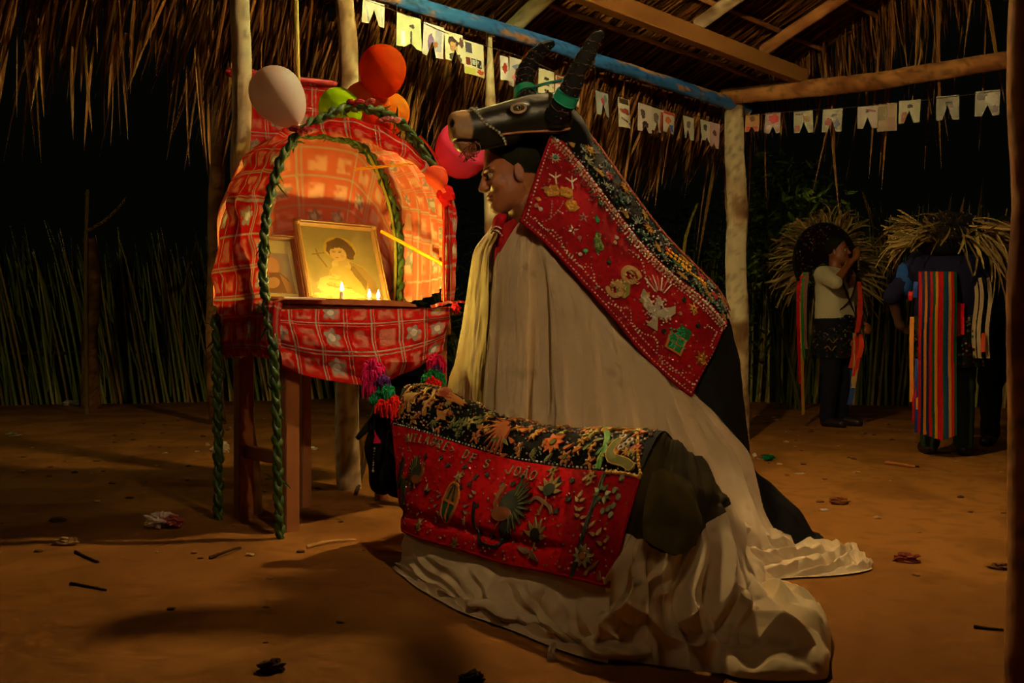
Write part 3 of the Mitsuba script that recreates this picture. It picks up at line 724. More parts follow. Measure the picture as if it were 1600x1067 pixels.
# ---- things on the altar
def rectframe(u0, u1, vb, y, width, height, lean, name, label, paint, wood, moulding, mat=None, right=False):
    """A framed print that leans back; its foot runs from picture column u0 to u1 at row vb."""
    z = AZ + 0.012
    b1 = alt(u1, vb, y); x1 = loc(b1)[0]
    x0 = loc(alt(u0, vb, y))[0] if u0 is not None else x1 - width
    W = x1 - x0
    o = L(x0, y, z); up = np.array([0, 0, 1]) * math.cos(lean) + EY * math.sin(lean); nr = -EY * math.cos(lean) + np.array([0, 0, 1]) * math.sin(lean)
    H = height
    k = thing(name, label, 'picture')
    add(k + '__backing', beam(o + EX * W / 2 - nr * .012, o + EX * W / 2 + up * H - nr * .012, W * 0.98, 0.008, up=nr), '5a4028')
    m = moulding
    nx, ny = 130, int(130 * H / W)
    X, Y = np.meshgrid(np.linspace(0, 1, nx), np.linspace(0, 1, ny))
    G = o + EX * (m * .8 + X * (W - 1.6 * m))[..., None] + up * (m * .8 + Y * (H - 1.6 * m))[..., None] - nr * 0.004
    add(k + '__print', (G.reshape(-1, 3), gridfaces(ny, nx)), paint(X, Y).reshape(-1, 3), 'm_matte', True)
    prof = [(0, -.012), (0, .004), (.25, .012), (.4, .007), (.6, .010), (.8, .004), (1, .001), (1, -.006)]
    cs = [(0, 0), (W, 0), (W, H), (0, H)]; inn = [(1, 1), (-1, 1), (-1, -1), (1, -1)]
    for i in range(4):
        V = []
        for (cx, cy), (ix, iy) in ((cs[i], inn[i]), (cs[(i + 1) % 4], inn[(i + 1) % 4])):
            V += [o + EX * (cx + ix * m * a) + up * (cy + iy * m * a) + nr * b for a, b in prof]
        n = len(prof)
        f = [(j, (j + 1) % n, (j + 1) % n + n, j + n) for j in range(n)]
        f += [(0, j + 1, j, 0) for j in range(1, n - 1)] + [(n, n + j, n + j + 1, n) for j in range(1, n - 1)]
        f = [t for t in f]
        fac = []
        for t in f:
            fac.append(t[:3])
            if t[3] != t[0]: fac.append((t[0], t[2], t[3]))
        add(k + '__moulding', (np.array(V), np.array(fac)), wood, 'm_satin', smooth=25)
    if name.startswith('large'):
        for i in range(4):
            c = o + EX * (cs[i][0] + inn[i][0] * m * .5) + up * (cs[i][1] + inn[i][1] * m * .5) + nr * .012
            add(k + '__corner_ornament', crumple(c, m * .45, i, (1, 1, 1), 2, .35), wood, 'm_satin', smooth=40)
    return k, o, up, nr, W, H
from shapely import contains_xy
def blob(cx, cy, rx, ry, n=48, wob=0.0, seed=0, rot=0.0):
    a = np.linspace(0, 2 * np.pi, n, endpoint=False)
    r = 1 + wob * (meshkit.noise(np.stack([np.cos(a) * 2.5 + seed, np.sin(a) * 2.5, a * 0], -1)) - .5) * 2
    x, y = np.cos(a) * rx * r, np.sin(a) * ry * r
    return Polygon(np.stack([cx + x * math.cos(rot) - y * math.sin(rot), cy + x * math.sin(rot) + y * math.cos(rot)], 1))
def painter(layers, ground, asp):
    def paint(X, Y):
        g = meshkit.fbm(np.stack([X * 4, Y * 4 * asp, X * 0], -1), 3)
        c = nmix(lin(ground[0]), lin(ground[1]), g[..., None]) + np.zeros(X.shape + (3,))
        for poly, col in layers:
            m = contains_xy(poly, X, Y * asp)
            c[m] = lin(col) * (0.9 + 0.2 * g[m][:, None])
        return c
    return paint
def boy():
    A = 1.33
    Ls = [(blob(.50, .93, .225, .225), '6e541a'), (blob(.50, .93, .19, .19), '664f1f')]
    Ls += [(Polygon([(.40, .70), (.56, .74), (.78, .62), (.93, .30), (.97, .06), (.14, .06), (.10, .30), (.2, .36), (.36, .5)]), '6e592d')]
    Ls += [(Polygon([(.50, .66), (.62, .70), (.78, .60), (.92, .34), (.96, .12), (.82, .10), (.80, .34), (.70, .52), (.56, .60)]), '5c4624')]
    Ls += [(Polygon([(.56, .60), (.66, .62), (.80, .34), (.76, .16), (.70, .34)]), '4c381b'), (blob(.48, .62, .13, .13), '746239'), (blob(.46, .46, .17, .16), '6e5c34')]
    Ls += [(blob(.505, .945, .18, .185, wob=.14, seed=2), '3a2614'), (blob(.625, .86, .075, .115, wob=.2, seed=5), '3a2614'), (blob(.365, .92, .055, .085, wob=.2, seed=6), '3a2614')]
    Ls += [(Polygon([(.44, .74), (.56, .76), (.58, .64), (.44, .60)]), '6e5936'), (blob(.465, .84, .112, .138, rot=.10), '79613f'), (blob(.50, .99, .10, .045, wob=.3, seed=7, rot=-.1), '3a2614'), (blob(.40, .955, .05, .03, wob=.3, seed=8, rot=.5), '3a2614')]
    Ls += [(blob(.41, .865, .024, .009), '3a2412'), (blob(.495, .868, .024, .009), '3a2412'), (blob(.41, .888, .034, .006), '5c4020'), (blob(.50, .893, .036, .006), '5c4020'),
           (Polygon([(.445, .86), (.432, .80), (.455, .795)]), '846237'), (blob(.44, .765, .030, .009), '6e3824'), (blob(.36, .80, .0, .0) if 0 else blob(.52, .80, .03, .025), '745734')]
    Ls += [(LineString([(.17, .82), (.285, .58)]).buffer(.010), '4a3418'), (LineString([(.17, .90), (.20, .76)]).buffer(.009), '4a3418'), (LineString([(.11, .80), (.27, .84)]).buffer(.009), '4a3418'), (LineString([(.285, .58), (.33, .36), (.34, .26)]).buffer(.007), '6a4c24')]
    Ls += [(Polygon([(.10, .20), (.16, .38), (.36, .46), (.46, .44), (.40, .36), (.25, .30), (.24, .24), (.56, .22), (.60, .13), (.2, .10)]), '76633c'), (LineString([(.24, .27), (.34, .23), (.56, .215)]).buffer(.008), '5b4221'),
           (blob(.34, .40, .07, .045, rot=.3), '79663e'), (blob(.36, .33, .075, .04, rot=-.2), '746139'), (LineString([(.28, .37), (.43, .36)]).buffer(.005), '654c28'), (LineString([(.22, .45), (.36, .42)]).buffer(.004), '654c28')]
    Ls += [(blob(x, y, .10, .05, wob=.4, seed=i), '76683e') for i, (x, y) in enumerate(((.16, .08), (.38, .07), (.62, .08), (.84, .09)))]
    return painter(Ls, ('574a2d', '635436'), A)
pk = rectframe(481, 611, 474, 0.24, None, 0.405, math.radians(21), 'large_picture', 'large wood-framed old print of a curly-haired child with a halo and cross', boy(), '74552d', 0.030)
def small():
    A = 1.35
    Ls = [(sbox(0, 0, 1, A), '847548'), (Polygon([(.08, .10), (.92, .10), (.86, 1.02), (.08, 1.02)]), '5d4e3d'), (blob(.42, .72, .24, .28, wob=.1), '6a4a30'), (blob(.46, .72, .15, .19), '815934'),
          (Polygon([(.10, .12), (.88, .12), (.78, .44), (.58, .58), (.3, .56), (.10, .44)]), '513016'), (blob(.40, .34, .17, .12, rot=.4), '76542d'), (Polygon([(.58, .56), (.86, .30), (.9, .12), (.7, .12)]), '654321')]
    return painter(Ls, ('847548', '897d54'), A)
sk = rectframe(None, 477, 474, 0.10, 0.215, 0.295, math.radians(20), 'small_picture', 'smaller framed print with a wide pale mat behind the left arch', small(), '5a3418', 0.020)

cb = thing('candle_board', 'rough dark wooden board holding the lit candles', 'board')
bx0, bx1 = loc(alt(434, 479, 0.03))[0], loc(alt(646, 479, 0.03))[0]
nb = 40
V = []
for i in range(nb):
    x = bx0 + (bx1 - bx0) * i / (nb - 1)
    e = min(1, i / 4, (nb - 1 - i) / 3)
    w0 = 0.0 + 0.012 * meshkit.noise(np.array([i * .5, 0, 3.]))
    th = 0.022 * (0.35 + 0.65 * e) + 0.004 * meshkit.noise(np.array([i * .4, 9., 0]))
    V += [L(x, w0, AZ + .001), L(x, 0.17, AZ + .001), L(x, 0.17, AZ + th), L(x, w0 + .006, AZ + th)]
f = [(i * 4 + j, i * 4 + (j + 1) % 4, i * 4 + 4 + (j + 1) % 4, i * 4 + 4 + j) for i in range(nb - 1) for j in range(4)] + [(0, 3, 2, 1), (nb * 4 - 4, nb * 4 - 3, nb * 4 - 2, nb * 4 - 1)]
add(cb, (np.array(V), np.array(f)), '6a3a1c', 'm_matte', own=True)
wp = thing('folded_paper', 'folded white paper lying at the left end of the altar', 'paper')
wx0, wx1 = loc(alt(436, 476, .02))[0], loc(alt(500, 476, .02))[0]
add(wp, beam(L(wx0, 0.0, AZ + .019), L(wx1, -0.006, AZ + .022), 0.05, 0.010, bev=.002), 'efe6c0', 'm_matte', own=True)

FLAME = (2100, 1480, 250)
def candle(u, vb, vt, y, label, r=0.0085):
    """A lit candle; its flame's middle stands at row vt."""
    k = thing('candle', label, 'candle', 'lit candles on the altar')
    x = loc(alt(u, vb, y))[0]
    base = L(x, y, AZ + 0.020)
    top = max(alt(u, vt + 9, y)[2], base[2] + .012)
    n = 14; zz = np.linspace(base[2], top, n)
    pts = np.stack([base[0] + 0 * zz, base[1] + 0 * zz, zz], -1)
    rad = r * (1 + 0.5 * np.exp(-(zz - base[2]) / .006)); rad[-1] *= .8
    add(k + '__wax', tube(pts, rad, 14, jitter=.05), 'efe6b8', 'm_satin', smooth=True)
    add(k + '__wick', tube([[base[0], base[1], top - .002], [base[0], base[1], top + .007], [base[0] + .001, base[1], top + .010]], .0012, 6), '201810')
    a = np.linspace(0, 1, 12)
    fr_ = 0.0085 * np.sin(np.pi * a ** 0.62) * (1.05 - a * .35) + 0.0003
    pts = np.stack([base[0] + 0 * a, base[1] + 0 * a, top + 0.004 + a * 0.038], -1)
    fv, ff = tube(pts, fr_, 12)
    scene[k + '__flame'] = mikit.ply((fv, ff), {'type': 'diffuse'}, smooth=True, emitter={'type': 'area', 'radiance': {'type': 'rgb', 'value': list(FLAME)}})
candle(534, 474, 447, 0.06, 'tallest lit candle in front of the large framed print')
candle(577, 474, 466, 0.055, 'low lit candle stub, left of the pair')
candle(591, 474, 461, 0.075, 'low lit candle stub, right of the pair')

# ---- balloons
def balloon(c, r, stretch, knot_dir, color, label, shell='m_balloon'):
    k = thing('balloon', label, 'balloon')
    a = np.linspace(0, np.pi, 40)
    s = -np.cos(a)                                         # -1 at the crown, 1 at the knot
    prof = np.sin(a) * r * (1 - 0.12 * (s > 0) * s ** 2)
    z = s * r * np.where(s > 0, stretch, 1.0)
    prof[-6:] = np.maximum(prof[-6:], r * 0.05)
    kd = unit(np.asarray(knot_dir, float)); c = np.asarray(c, float)
    pts = c + kd * z[:, None]
    V, f = tube(pts[np.concatenate([[0], np.arange(1, 39), [39]])], np.maximum(prof, 1e-4), 36)
    add(k + '__skin', (V, f), color, shell, smooth=True)
    tip = c + kd * r * stretch
    add(k + '__knot', cat([crumple(tip + kd * 0.004, 0.010, 3, (1, 1, .8), 1, .2), tube([tip + kd * .004, tip + kd * .018], [0.004, 0.010], 10)]), color, 'm_satin', smooth=True)
balloon(P(431, 145, 3.72), 0.106, 1.42, P(470, 202, 3.75) - P(431, 145, 3.72), 'f4e6da', 'large white balloon tied to the left of the arch')
balloon(P(529, 168, 3.95), 0.085, 1.25, P(560, 185, 3.95) - P(529, 168, 3.95), 'b4e01a', 'yellow-green balloon behind the top of the arch')
balloon(P(598, 107, 3.98), 0.101, 1.25, P(597, 160, 4.0) - P(598, 107, 3.98), 'f0481a', 'topmost orange-red balloon above the arch')
balloon(P(572, 163, 4.07), 0.100, 1.2, P(596, 190, 4.05) - P(572, 163, 4.07), 'f06a1c', 'orange balloon behind the pink bow at the top of the arch')
balloon(P(609, 176, 4.15), 0.090, 1.2, np.array([-0.35, 0.1, -1.0]), 'f07a22', 'orange balloon low on the right of the cluster')
balloon(P(586, 194, 3.98), 0.062, 1.25, P(600, 196, 3.98) - P(586, 192, 3.98), 'e8401c', 'small red-orange balloon squeezed under the orange cluster')
balloon(P(721, 238, 4.3), 0.122, 1.2, np.array([-0.2, 0, 1.0]), 'f0507a', 'pink balloon under the bull\'s muzzle')
balloon(P(682, 276, 3.96), 0.049, 1.2, np.array([0.5, 0, -1.0]), 'f05a3a', 'small orange-red balloon at the right end of the arch')

# ================================================================ embroidery on cloth
def frame_at(patch, s, t):
    """Tangent axes at a place of the cloth (right and up as one faces it) and the map from metres to (s, t)."""
    e = 0.012
    s, t = float(np.clip(s, e, 1 - e)), float(np.clip(t, e, 1 - e))
    ps = (patch.at(s + e, t) - patch.at(s - e, t)) / (2 * e); pt = (patch.at(s, t + e) - patch.at(s, t - e)) / (2 * e)
    n = unit(np.cross(ps, pt)); n = -n if patch.flip else n
    up = np.array([0, 0, 1.0]); up = up - n * (up @ n)
    if np.linalg.norm(up) < 0.15:
        up = np.array([0, 1.0, 0]) - n * n[1]
    up = unit(up); right = np.cross(up, n)
    M = np.array([[ps @ right, pt @ right], [ps @ up, pt @ up]])
    return np.linalg.inv(M)
def stitch(key, patch, st, polys, color, h=0.003, bsdf='m_satin', rot=0.0, size=1.0, **k):
    """Raised needlework: polygons (metres, x right, y up about st) laid on the cloth, as one piece."""
    M = frame_at(patch, *st)
    vs = []
    for poly in polys:
        if poly.is_empty: continue
        poly = affinity.rotate(affinity.scale(poly, size, size, origin=(0, 0)), rot, origin=(0, 0)).simplify(0.0006)
        for g in getattr(poly, 'geoms', [poly]):
            try:
                m = trimesh.creation.extrude_polygon(g, h, engine='earcut')
            except Exception:
                continue
            v, f = m.vertices, m.faces
            if np.ptp(v[:, 0]) > 0.03 or np.ptp(v[:, 1]) > 0.03:
                v, f = trimesh.remesh.subdivide_to_size(v, f, 0.03)
            d = v[:, :2] @ M.T
            vs.append((patch.at(st[0] + d[:, 0], st[1] + d[:, 1], v[:, 2] + 0.001), f))
    if vs:
        return add(key, cat(vs), color, bsdf, False, **k)
BEAD = trimesh.creation.icosahedron()
def beads(key, patch, pts, r, color, bsdf='m_glint', off=None, seed=0, jitter=0.25, **k):
    """A row or a scatter of little faceted beads sewn on at (s, t)."""
    rs = np.random.RandomState(seed)
    pts = np.asarray(pts, float)
    c = patch.at(pts[:, 0], pts[:, 1], np.full(len(pts), r * 0.5 if off is None else off))
    vs = []
    for i in range(len(c)):
        q = np.linalg.qr(rs.randn(3, 3))[0]
        q = q * np.sign(np.linalg.det(q))
        vs.append(((BEAD.vertices * r * (1 + jitter * rs.uniform(-1, 1))) @ q.T + c[i], BEAD.faces))
    return add(key, cat(vs), color, bsdf, False, kind='stuff', **k)
def row(patch, px, step, wob=0.0, seed=0):
    """(s, t) of beads along a line given by places of the picture where the line runs over the cloth."""
    st = np.array([patch.find(*p) for p in px])
    st = smoothpath(st, 80) if len(st) > 2 else np.linspace(st[0], st[1], 80)
    p = patch.at(st[:, 0], st[:, 1]); s = np.concatenate([[0], np.cumsum(np.linalg.norm(np.diff(p, axis=0), axis=1))])
    n = max(int(s[-1] / step), 2); x = np.linspace(0, s[-1], n)
    o = np.stack([np.interp(x, s, st[:, 0]), np.interp(x, s, st[:, 1])], 1)
    return o
def scatter(patch, n, seed, s0=0.02, s1=0.98, t0=0.04, t1=0.96):
    rs = np.random.RandomState(seed)
    return np.stack([rs.uniform(s0, s1, n), rs.uniform(t0, t1, n)], 1)
def petal(l, w, a, r0=0.0, tip=0.5):
    x = np.linspace(0, 1, 13); y = np.sin(np.pi * x ** tip) * w / 2
    pts = np.concatenate([np.stack([r0 + x * l, y], 1), np.stack([r0 + x[::-1] * l, -y[::-1]], 1)[1:-1]])
    return affinity.rotate(Polygon(pts).buffer(0), a, origin=(0, 0))
def petals(n, l, w, r0=0.0, a0=0.0, span=360.0):
    return [petal(l, w, a0 + span * i / (n if span == 360 else max(n - 1, 1)), r0) for i in range(n)]
def line(pts, w):
    return LineString(smoothpath(np.array(pts, float), 24) if len(pts) > 2 else pts).buffer(w / 2, cap_style=1, quad_segs=3)
def flower(key, patch, st, n, r, col, ccol, rot=0, bsdf='m_satin'):
    stitch(key + '__flower', patch, st, petals(n, r * 0.72, r * 0.46, r * 0.28, rot), col, 0.003, bsdf)
    stitch(key + '__flower_centre', patch, st, [Point(0, 0).buffer(r * 0.27, 6)], ccol, 0.005, 'm_glint')

# ================================================================ the standing bull costume
def cols(rows):
    """Columns of (u, v, depth), top to bottom, to a (rows, columns, 3) net."""
    return np.array([[P(*q) if len(q) == 3 else FL(*q[:2], q[3]) for q in c] for c in rows]).transpose(1, 0, 2)
CREAM = 'cbb592'
def stain(P_, base=CREAM, dark='a08a68', amount=0.5):
    n = meshkit.fbm(P_ * 3.1, 4, 5); m = meshkit.fbm(P_ * 14 + 9, 3, 6)
    return nmix(nmix(lin(base), lin(dark), ss(0.5, 0.72, n) * amount), lin('74603f'), ss(0.66, 0.8, m) * 0.35)
bull = thing('bull_costume', 'standing bull costume with black head and red embroidered blanket worn over the kneeling man', 'costume')

near = cols([
    [(811, 347, 3.26), (790, 378, 3.20), (774, 415, 3.17), (768, 500, 3.16), (762, 560, 3.16), (756, 640, 3.18), (752, 760, 3.20), (750, flv(3.2), 3.2)],
    [(822, 350, 3.22), (812, 390, 3.14), (806, 440, 3.10), (801, 520, 3.09), (797, 590, 3.09), (794, 660, 3.10), (792, 770, 3.12), (790, flv(3.13), 3.13)],
    [(835, 350, 3.19), (834, 395, 3.14), (836, 450, 3.13), (834, 530, 3.12), (832, 600, 3.12), (830, 670, 3.12), (830, 775, 3.12), (828, flv(3.13), 3.13)],
    [(862, 375, 3.16), (868, 440, 3.07), (872, 500, 3.03), (872, 570, 3.01), (872, 640, 3.0), (872, 700, 3.01), (872, 790, 3.03), (874, flv(3.04), 3.04)],
    [(925, 440, 3.16), (925, 490, 3.09), (926, 540, 3.06), (928, 600, 3.04), (930, 660, 3.03), (932, 725, 3.02), (936, 800, 3.02), (942, flv(3.02), 3.02)],
    [(985, 510, 3.16), (990, 550, 3.10), (995, 590, 3.07), (1000, 635, 3.05), (1006, 685, 3.03), (1012, 745, 3.01), (1020, 810, 2.99), (1034, flv(2.98), 2.98)],
    [(1040, 570, 3.17), (1048, 595, 3.13), (1056, 625, 3.11), (1066, 665, 3.08), (1078, 710, 3.05), (1092, 765, 3.02), (1108, 825, 2.99), (1135, flv(2.95), 2.95)],
    [(1072, 605, 3.18), (1086, 622, 3.17), (1102, 642, 3.16), (1124, 675, 3.14), (1148, 715, 3.12), (1164, 770, 3.08), (1180, 830, 3.02), (1235, flv(2.96), 2.96)],
    [(1080, 612, 3.20), (1096, 630, 3.19), (1116, 652, 3.19), (1142, 684, 3.18), (1168, 716, 3.18), (1180, 772, 3.18), (1210, 832, 3.14), (1330, flv(3.02), 3.02)],
])
def settle(patch, t0=.86, lift=.004):
    """The cloth lies on the ground: nothing below it, the hem right on it."""
    S, T_ = patch.grid(); g = ground_z(patch.P[..., 0], patch.P[..., 1]) + lift
    z = np.maximum(patch.P[..., 2], g); w = ss(t0, 1.0, T_)[..., 0]
    patch.P[..., 2] = z * (1 - w) + np.minimum(z, g + .002) * w
    patch.normals()
cape = Patch(near, 150, 260, flip=True)
S_, T_ = cape.grid()
def capefold(S, T_, Pg):
    f = meshkit.fbm(np.stack([S * 11, T_ * 1.1, S * 0], -1), 3, 21) - 0.5
    fine = meshkit.fbm(np.stack([S * 30, T_ * 5, S * 0], -1), 3, 22) - 0.5
    env = np.minimum(1, T_ * 2.2)
    g = f * 0.075 * env + fine * 0.016
    for s0, dep, w, sl in ((0.235, 0.050, 0.014, 0.02), (0.31, 0.016, 0.012, 0.02), (0.42, 0.026, 0.016, 0.03), (0.52, 0.016, 0.012, 0.04), (0.6, 0.026, 0.014, 0.05), (0.78, 0.026, 0.016, 0.05), (0.9, 0.02, 0.012, 0.04)):
        g = g - dep * np.exp(-((S - s0 - sl * (T_ - .5)) / w) ** 2) * env
    return g * np.minimum(1, S * 8 + 0.15)
cape.push(capefold(S_, T_, cape.P))
settle(cape)
add(bull + '__cape', cape.mesh(), stain(cape.P).reshape(-1, 3), 'm_cloth', True, label='cream cloth hanging from the bull frame')
flap = Patch(cols([
    [(784, 350, 3.30), (775, 372, 3.26), (766, 400, 3.23), (767, 500, 3.215), (760, 560, 3.22), (754, 640, 3.225), (750, flv(3.23), 3.23)],
    [(784, 343, 3.34), (770, 370, 3.31), (758, 400, 3.30), (752, 490, 3.31), (745, 560, 3.31), (738, 640, 3.32), (732, flv(3.33), 3.33)],
    [(785, 338, 3.40), (766, 365, 3.39), (750, 397, 3.40), (740, 483, 3.42), (730, 557, 3.43), (722, 632, 3.44), (714, flv(3.45), 3.45)],
    [(787, 334, 3.46), (763, 362, 3.47), (742, 393, 3.52), (728, 478, 3.56), (713, 555, 3.58), (700, 616, 3.60), (690, flv(3.62), 3.62)],
    [(812, 331, 3.54), (786, 362, 3.60), (764, 393, 3.66), (752, 478, 3.70), (738, 555, 3.72), (727, 616, 3.73), (718, flv(3.74), 3.74)],
    [(850, 340, 3.58), (840, 372, 3.66), (830, 403, 3.70), (825, 478, 3.74), (820, 555, 3.75), (817, 616, 3.76), (814, flv(3.77), 3.77)]]), 120, 120, flip=True)
S_, T_ = flap.grid()
flap.push((meshkit.fbm(np.stack([S_ * 6, T_ * 2, S_ * 0 + 3], -1), 3, 25) - .5) * 0.04 * np.minimum(1, T_ * 3) + (meshkit.fbm(np.stack([S_ * 18, T_ * 9, S_ * 0], -1), 2, 26) - .5) * 0.010)
settle(flap)
add(bull + '__cape', flap.mesh(), stain(flap.P).reshape(-1, 3), 'm_cloth', True, label='front flap of the cream cloth lit yellow by the candles')
# rolled seam between the two
sm = [cape.at(0.004, t, 0.004) for t in np.linspace(0.22, 1, 50)]
add(bull + '__seam', tube(sm, 0.006, 6, jitter=.2), 'b09a70', 'm_cloth', smooth=True)

# the far side of the costume
farp = Patch(cols([
    [(850, 300, 3.50), (845, 345, 3.62), (832, 420, 3.74), (822, 560, 3.76), (816, flv(3.77), 3.77)],
    [(905, 240, 3.45), (905, 330, 3.62), (900, 450, 3.76), (895, 600, 3.80), (890, flv(3.82), 3.82)],
    [(985, 330, 3.46), (990, 420, 3.64), (992, 520, 3.78), (995, 640, 3.84), (1000, flv(3.86), 3.86)],
    [(1070, 430, 3.47), (1078, 500, 3.62), (1090, 580, 3.74), (1105, 680, 3.80), (1120, flv(3.84), 3.84)],
    [(1128, 495, 3.46), (1138, 545, 3.54), (1152, 620, 3.60), (1166, 700, 3.64), (1230, flv(3.62), 3.62)]]), 60, 90)
settle(farp)
add(bull + '__cape', farp.mesh(), stain(farp.P).reshape(-1, 3), 'm_cloth', True)
# black rump cloth that runs down to a tail on the floor
rump = Patch(cols([
    [(1078, 604, 3.20), (1096, 624, 3.20), (1122, 650, 3.20), (1150, 690, 3.20), (1170, 735, 3.20), (1185, 785, 3.20), (1215, 840, 3.17), (1262, flv(3.14), 3.14)],
    [(1095, 575, 3.21), (1112, 606, 3.21), (1134, 640, 3.22), (1156, 690, 3.24), (1174, 735, 3.27), (1194, 780, 3.29), (1226, 826, 3.30), (1272, flv(3.35), 3.35)],
    [(1122, 535, 3.26), (1136, 575, 3.27), (1150, 615, 3.29), (1164, 680, 3.32), (1176, 728, 3.36), (1202, 764, 3.40), (1240, 802, 3.42), (1284, flv(3.47), 3.47)],
    [(1136, 500, 3.34), (1150, 545, 3.36), (1160, 595, 3.39), (1167, 660, 3.43), (1176, 722, 3.46), (1208, 757, 3.49), (1248, 794, 3.52), (1286, flv(3.56), 3.56)],
    [(1130, 498, 3.44), (1144, 545, 3.48), (1156, 600, 3.54), (1162, 670, 3.58), (1172, 730, 3.60), (1204, 765, 3.62), (1240, 805, 3.63), (1270, flv(3.64), 3.64)]]), 90, 70, flip=True)
S_, T_ = rump.grid()
rump.push((meshkit.fbm(np.stack([S_ * 4, T_ * 5, S_ * 0], -1), 3, 31) - .5) * 0.03)
settle(rump)
add(bull + '__rump_cloth', rump.mesh(), '17190f', 'm_velvet', True, label='black cloth of the rump trailing to the floor')
# cream cloth trailing flat on the floor
trail = Patch(cols([
    [(1168, 800, 3.05), (1150, 840, 2.97), (1140, flv(2.93) - 3, 2.93)], [(1205, 828, 3.10), (1192, 860, 2.99), (1188, flv(2.90) - 2, 2.90)],
    [(1250, 845, 3.16), (1245, 868, 3.03), (1250, flv(2.93) - 2, 2.93)], [(1300, 848, 3.22), (1300, 872, 3.08), (1308, flv(2.96) - 2, 2.96)],
    [(1330, 852, 3.22), (1338, 874, 3.10), (1345, flv(3.0) - 2, 3.00)], [(1352, 878, 3.10), (1358, 884, 3.06), (1362, flv(3.04) - 2, 3.04)]]), 60, 140, flip=True)
S_, T_ = trail.grid()
def tri(x): return np.abs((x % 1.0) * 2 - 1)
def warp(S, T, fs, ft, seed): return meshkit.fbm(np.stack([S * fs, T * ft, S * 0 + seed * 1.7], -1), 2, seed) - .5
trail.push(((tri(S_ * 3.2 + T_ * 2.6 + warp(S_, T_, 4, 3, 41) * 2.2) - .5) * .030 + (tri(S_ * 9 - T_ * 3 + warp(S_, T_, 7, 5, 42) * 2) - .5) * .012) * np.minimum(1, (1 - T_) * 5) + 0.004)
settle(trail)
add(bull + '__trailing_hem', trail.mesh(), stain(trail.P, 'd0ba94').reshape(-1, 3), 'm_cloth', True, label='crumpled cream hem lying on the floor')

# red blanket on the near side
top = [(862, 208, 3.26), (900, 245, 3.25), (950, 310, 3.24), (1000, 375, 3.24), (1050, 425, 3.25), (1100, 466, 3.27), (1134, 504, 3.30)]
bot = [(814, 346, 3.16), (860, 386, 3.12), (905, 436, 3.11), (955, 491, 3.11), (1000, 546, 3.115), (1040, 586, 3.14), (1079, 618, 3.17)]
def between(a, b, w, bulge):
    return tuple(np.array(a) * (1 - w) + np.array(b) * w - np.array([0, 0, bulge]))
blk = np.array([[P(*between(a, b, w, bu)) for a, b in zip(top, bot)] for w, bu in ((0, 0), (0.3, .03), (0.65, .035), (1, 0.012))])
blanket = Patch(blk, 90, 200, flip=True)
S_, T_ = blanket.grid()
blanket.push((meshkit.fbm(np.stack([S_ * 5, T_ * 2.5, S_ * 0], -1), 3, 51) - .5) * 0.016 + 0.004)
bk = bull + '__blanket'
def velvet(P_, a='700a10', b='8a0e15'):
    n = meshkit.fbm(P_ * 9, 3, 71); m = meshkit.fbm(P_ * 90, 2, 72)
    return nmix(nmix(lin(a), lin(b), ss(0.3, 0.7, n)), lin('56070c'), ss(0.55, 0.8, m) * 0.5)
add(bk, blanket.mesh(), velvet(blanket.P).reshape(-1, 3), 'm_velvet', True, own=True, label='dark red velvet blanket with beadwork')
NEXT[bk] = 1
# padded hem
hem = [blanket.at(s, t, 0.0) for s, t in [(0.003, x) for x in np.linspace(0, 1, 20)] + [(x, 0.997) for x in np.linspace(0.03, 1, 50)] + [(0.997, x) for x in np.linspace(0.95, 0, 20)]]
add(bk + '__hem', tube(hem, 0.006, 7), '7c0c12', 'm_velvet', smooth=True)
# spine band
rid = [(884, 168, 3.38), (930, 225, 3.37), (985, 300, 3.36), (1040, 371, 3.37), (1092, 424, 3.38), (1122, 456, 3.39), (1137, 486, 3.40)]
fr2 = [between(a, b, 0.0, 0) for a, b in zip(rid, top)]
band = np.array([[P(u + 8, v + 20, d + 0.14) for u, v, d in rid], [P(u + 1, v + 1, d + 0.05) for u, v, d in rid], [P(*q) for q in rid], [P(*between(a, b, .5, .03)) for a, b in zip(rid, top)], [P(u - 1, v + 3, d - .002) for u, v, d in top]])
spine = Patch(band, 60, 200, flip=True)
sk_ = bull + '__spine_band'
add(sk_, spine.mesh(), '0a0a07', 'm_velvet', True, own=True, label='black spine band with gold and green embroidery'); NEXT[sk_] = 1
SILVER, GOLD, GREEN, DGOLD = 'f0e8dc', 'e0b058', '1c8a58', 'b07a2c'

# ---- beadwork of the red blanket
def bpx(pts): return [blanket.find(*p) for p in pts]
topl = [(u, v + 6) for u, v, d in top]
for o in (0, 1, 2):
    pts = row(blanket, [(u - o * 3.4, v + o * 2.4) for u, v in topl], 0.0125)
    beads(bk + '__bead_braid', blanket, pts + np.random.RandomState(o).uniform(-.002, .002, pts.shape), 0.0062 - o * .001, [SILVER, 'c8a070', SILVER][o], seed=o)
for o, r in ((0, .0042), (9, .0036)):
    beads(bk + '__bead_row', blanket, row(blanket, [(u + o * .8, v - 5 - o) for u, v, d in bot], 0.013), r, SILVER, seed=4 + o)
beads(bk + '__bead_row', blanket, row(blanket, [(858, 226), (840, 285), (822, 340)], 0.013), 0.004, SILVER, seed=6)
beads(bk + '__bead_row', blanket, row(blanket, [(1128, 512), (1108, 565), (1082, 606)], 0.013), 0.004, SILVER, seed=7)
